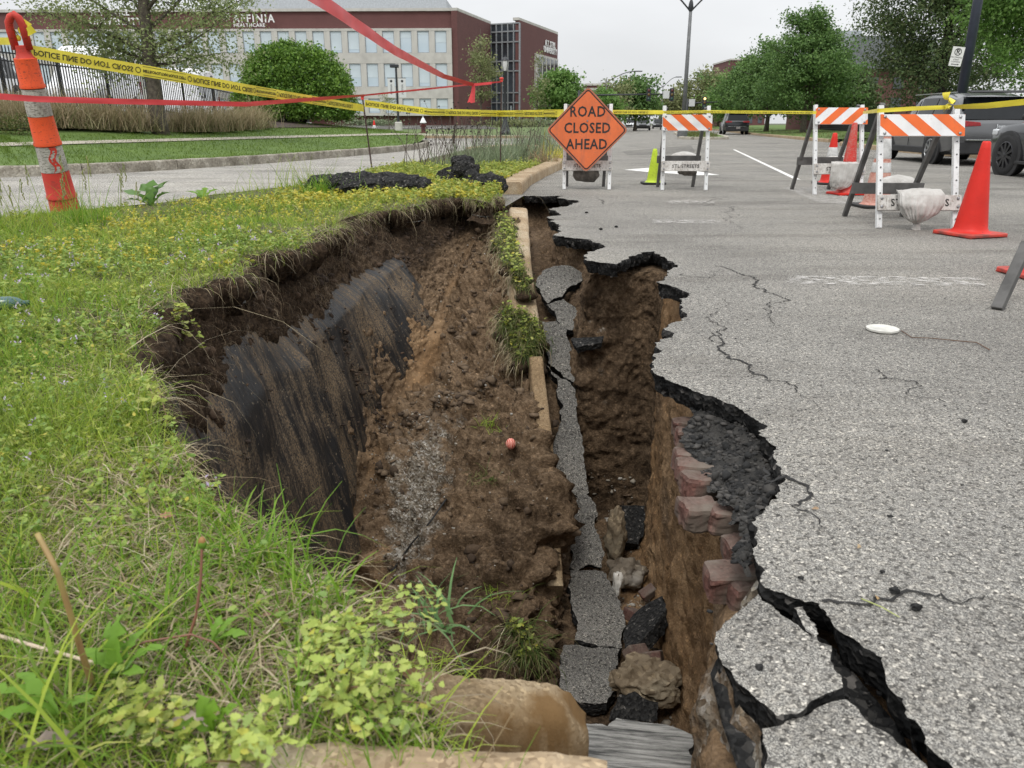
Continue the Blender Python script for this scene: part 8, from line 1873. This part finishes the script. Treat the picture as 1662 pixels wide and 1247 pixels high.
def signal(px0, Y, arm_y, x1, heads, label, sgn, lit=None):
    p = Vector((X(px0, Y), Y, 0)); t = thing('traffic_signal', label, 'traffic signal', p); z = PY(px0, arm_y, Y).z; L = X(x1, Y) - X(px0, Y); mb = MB(); mb.tube([(0, 0, 0), (0, 0, z + .4)], [.13, .10], 10); mb.build('pole', M_DKMETAL, t, smooth=True); mb = MB(); mb.tube([(0, 0, z), (L, 0, z + .12)], [.085, .05], 8); mb.build('mast_arm', M_DKMETAL, t, smooth=True)
    for hp in heads:
        hx = X(hp, Y) - X(px0, Y); mb = MB(); mb.box((hx, -.12, z + .05), (.36, .22, 1.08)); hd = mb.build('signal_head', M_DKMETAL, t, bevel=.03)
        for k, cz in enumerate((.34, 0, -.34)):
            em = lit == k
            m, n, b = newmat('lens'); b.inputs['Base Color'].default_value = ((.10, .02, .02, 1), (.12, .07, .01, 1), (.01, .06, .04, 1))[k]; b.inputs['Roughness'].default_value = .3
            if em: b.inputs['Emission Color'].default_value = (1, .75, .25, 1); b.inputs['Emission Strength'].default_value = 3.0
            l = MB(); l.lathe([(.11, 0), (.09, .03), (.001, .04)], 12, (hx, -.232, z + .05 + cz), Matrix.Rotation(R(90), 4, 'X'), caps=False); l.build('lens', m, hd, smooth=True)
    for sp_ in sgn: hx = X(sp_, Y) - X(px0, Y); mb = MB(); mb.box((hx, -.14, z + .05), (.55, .03, .62)); mb.build('sign_plate', M_WHITEP, t)
signal(938, 72, 155, 1090, [1049, 1086], 'traffic signal arm with two dark heads seen left of the tall lamp pole', [1077]); signal(1112, 75, 168, 1160, [1139], 'traffic signal arm with a lit amber light right of the tall lamp pole', [1119], 0)
# parking sign on a navy pole
def parksign():
    p = Vector((X(1543, 21.5), 21.5, .12)); t = thing('lamp_post', 'dark navy lamp pole rising behind the silver suv', 'lamp post', p); mb = MB(); h = 7.5; mb.tube([(0, 0, 0), (0, 0, h)], [.13, .10], 14); mb.build('pole', M_NAVY, t, smooth=True); mb = MB(); mb.lathe([(.24, 0), (.24, .4), (.16, .5)], 14); mb.build('base', M_NAVY, t, auto=40); mb = MB(); mb.lathe([(.1, h), (.2, h + .3), (.15, h + .6), (.02, h + .7)], 12); mb.build('lantern', M_FROST, t, auto=40)
    c = PY(1553, 92, 21.3); s = thing('parking_sign', 'white no parking sign fixed on the navy lamp pole', 'road sign', c); s.rotation_euler = (0, R(6), R(-6)); mb = MB(); mb.box((0, 0, 0), (.30, .006, .46)); pl = mb.build('panel', simple('sign_white', (.74, .74, .72), .5, .05), s, bevel=.002); k = simple('sign_black', (.03, .03, .03), .6)
    text_mesh('P', .16, k, 'lettering', pl, frame((0, -.005, .11), (1, 0, 0), (0, 0, 1)), .0005, bold=.003); mb = MB(); n = 24; mb.add([(.088 * math.cos(a), -.0055, .11 + .088 * math.sin(a)) for a in np.linspace(0, 2*math.pi, n, False)] + [(.070 * math.cos(a), -.0055, .11 + .070 * math.sin(a)) for a in np.linspace(0, 2*math.pi, n, False)], [(i, (i+1) % n, n + (i+1) % n, n + i) for i in range(n)]); mb.beam((-.055, -.0058, .165), (.055, -.0058, .055), .002, .016, (0, 0, 1)); mb.build('no_parking_ring', k, pl)
    for i, (a, z) in enumerate((('NO PARKING', -.02), ('STREET', -.075), ('CLEANING', -.125))): text_mesh(a, .046, k, 'lettering', pl, frame((0, -.005, z), (1, 0, 0), (0, 0, 1)), .0005)
    mb = MB(); mb.beam((-.07, -.0056, -.185), (.07, -.0056, -.185), .002, .014, (0, 0, 1)); mb.add([(-.10, -.0056, -.185), (-.065, -.0056, -.165), (-.065, -.0056, -.205)], [(0, 2, 1)]); mb.add([(.10, -.0056, -.185), (.065, -.0056, -.165), (.065, -.0056, -.205)], [(0, 1, 2)]); mb.build('arrow', k, pl)
parksign()
# ================================================================ RIGHT VERGE
rk = [(12.6, -4), (12.3, 8), (12.1, 16), (11.9, 22), (12.2, 27), (13.2, 32.5)]; rk2 = [(14.9, 38), (16.0, 46), (19.5, 68), (27, 110), (36, 160)]
def verge(line, label, seed, wd=40):
    pth = smooth_path([Vector((*q, .15)) for q in line], 8); s = []
    for i, q in enumerate(pth): d = (pth[min(i+1, len(pth)-1)] - pth[max(i-1, 0)]).normalized(); s.append((q + Vector((d.y, -d.x, 0)) * .1, Vector((d.y, -d.x, 0))))
    kerb_run(s, 'kerb', label, M_KERB, .2, .22, seed=seed, seg=.25)
    V = []; n = len(pth); m = 12
    for i, (q, sd) in enumerate(s):
        for k in range(m): f = (k / (m - 1)) ** 1.6; z = .145 + min(1, f * 5) * .25 + f * .35; V.append((q.x + sd.x * (.09 + f * wd), q.y + sd.y * (.09 + f * wd), z if k else .145))
    F = [(i*m+k, i*m+k+1, (i+1)*m+k+1, (i+1)*m+k) for i in range(n - 1) for k in range(m - 1)]
    tag(np_mesh('verge', np.array(V), np.array(F)[:, ::-1], M_LAWN), kind='structure'); return s
s1_ = verge(rk, 'kerb on the right beyond the suvs', 5); s2_ = verge(rk2, 'kerb running far down the right side under the street trees', 6)
def vb_(st, n, seed):
    r = np.random.default_rng(seed); i = r.integers(0, len(st), n); f = r.uniform(.1, 4, n); p = np.array([[st[a][0].x + st[a][1].x * b + r.normal(0, .3), st[a][0].y + st[a][1].y * b + r.normal(0, .6), .18 + min(1, b / 8) * .25] for a, b in zip(i, f)]); blades(p, r.lognormal(-2.3, .35, n), .02, r.uniform(.2, .9, n), G_SOD, 'verge_grass', 2, seed)
vb_(s1_, 7000, 95); vb_(s2_, 5000, 96)
mb = MB(); pth = [Vector((*q, .42)) for q in ((16.2, 40), (17.6, 48), (21, 68))]
def ironrail(a, b, n, label):
    t = thing('iron_railing', label, 'fence', (a.x, a.y, .3)); d = b - a; mb = MB(); mb.box((0, 0, .6), (.03, .03, 1.2)); p0 = mb.build('picket', M_IRON, t)
    for i in range(1, n): child_of(p0, 'picket', t, d * (i / n))
    for h in (.15, 1.1): mb = MB(); mb.beam((0, 0, h), (d.x, d.y, h), .03, .04); mb.build('rail', M_IRON, t)
ironrail(Vector((20.5, 44, 0)), Vector((25, 66, 0)), 130, 'low dark railing beneath the right hand street trees')
# buildings behind
def block(x0, x1, Y, topy, label, mat, depth=12, wins=(2, 3), roof=None, parapet=.4):
    a, b = X(x0, Y), X(x1, Y); h = PY((x0+x1)/2, topy, Y).z; t = thing('background_building', label, 'building', ((a+b)/2, Y + depth/2, 0)); w = b - a; mb = MB(); mb.box((0, 0, h/2), (w, depth, h)); mb.build('wall', mat, t); mb = MB(); mb.box((0, 0, h + .15), (w + .3, depth + .3, .3)); mb.build('parapet' if not roof else 'roof', roof or M_PRE, t)
    for i in range(wins[0]):
        for j in range(wins[1]): mb = MB(); mb.box((-w/2 + w * (i + .5) / wins[0], -depth/2 - .02, h * (j + .6) / (wins[1] + .3)), (w / wins[0] * .42, .06, h / wins[1] * .45)); mb.build('window', M_DGL, t)
    return t, h, w
block(930, 966, 112, 147, 'pale beige block behind the orange sign with a slot window', M_PRE, 10, (2, 1)); block(950, 985, 128, 139, 'brownish low building roof showing over the pale block', M_BW, 10, (3, 2))
block(1177, 1240, 165, 98, 'tall brick building with stepped parapet behind the farthest street trees', M_BW, 14, (4, 5)); 
def gabled():
    Y = 64; t = thing('brick_house', 'brick building with a grey roof behind the dark broad tree', 'building', (X(1425, Y), Y, 0)); w = 8; h = PY(1400, 112, Y).z; mb = MB(); mb.box((0, 5, h/2), (w, 10, h)); mb.build('wall', M_BW, t); mb = MB(); mb.prism([(-w/2 - .4, h), (w/2 + .4, h), (w/2 - 1.0, h + 2.3), (-w/2 + 1.2, h + 2.3)], -.4, 10.4, 'y'); rf = mb.build('roof', simple('slate_roof', (.20, .21, .23), .8, .2, 8), t)
    for i in range(4):
        for j in range(3): mb = MB(); mb.box((-w/2 + w * (i + .5) / 4, -.02, h * (j + .6) / 3.3), (.8, .08, h / 3 * .5)); mb.build('window', M_DGL, t)
    mb = MB(); mb.box((-2.2, 3, h + 2.5), (1.4, 2, .8)); mb.build('rooftop_unit', M_ROOFM, rf)
gabled()
# low planting beds along the building front
for i, (px, Y, l) in enumerate([(835, 70, 'low shrub bed at the foot of the glass atrium'), (868, 72, 'low shrub bed before the brick wing'), (600, 74, 'small plants against the brick base near the hydrant')]):
    p = gpos(px, Y); r = np.random.default_rng(i + 40); n = 700; t = thing('low_shrub', l, 'shrub', p); q = r.normal(0, 1, (n, 3)) * np.array([1.3, .4, .18]) + np.array([0, 0, .25]); V, F = leaf_cloud(q, 3, (.08, .08, .06), .16, 40 + i); np_mesh('foliage', V, F, G_LAV if i else L_GREY, t, smooth=False)
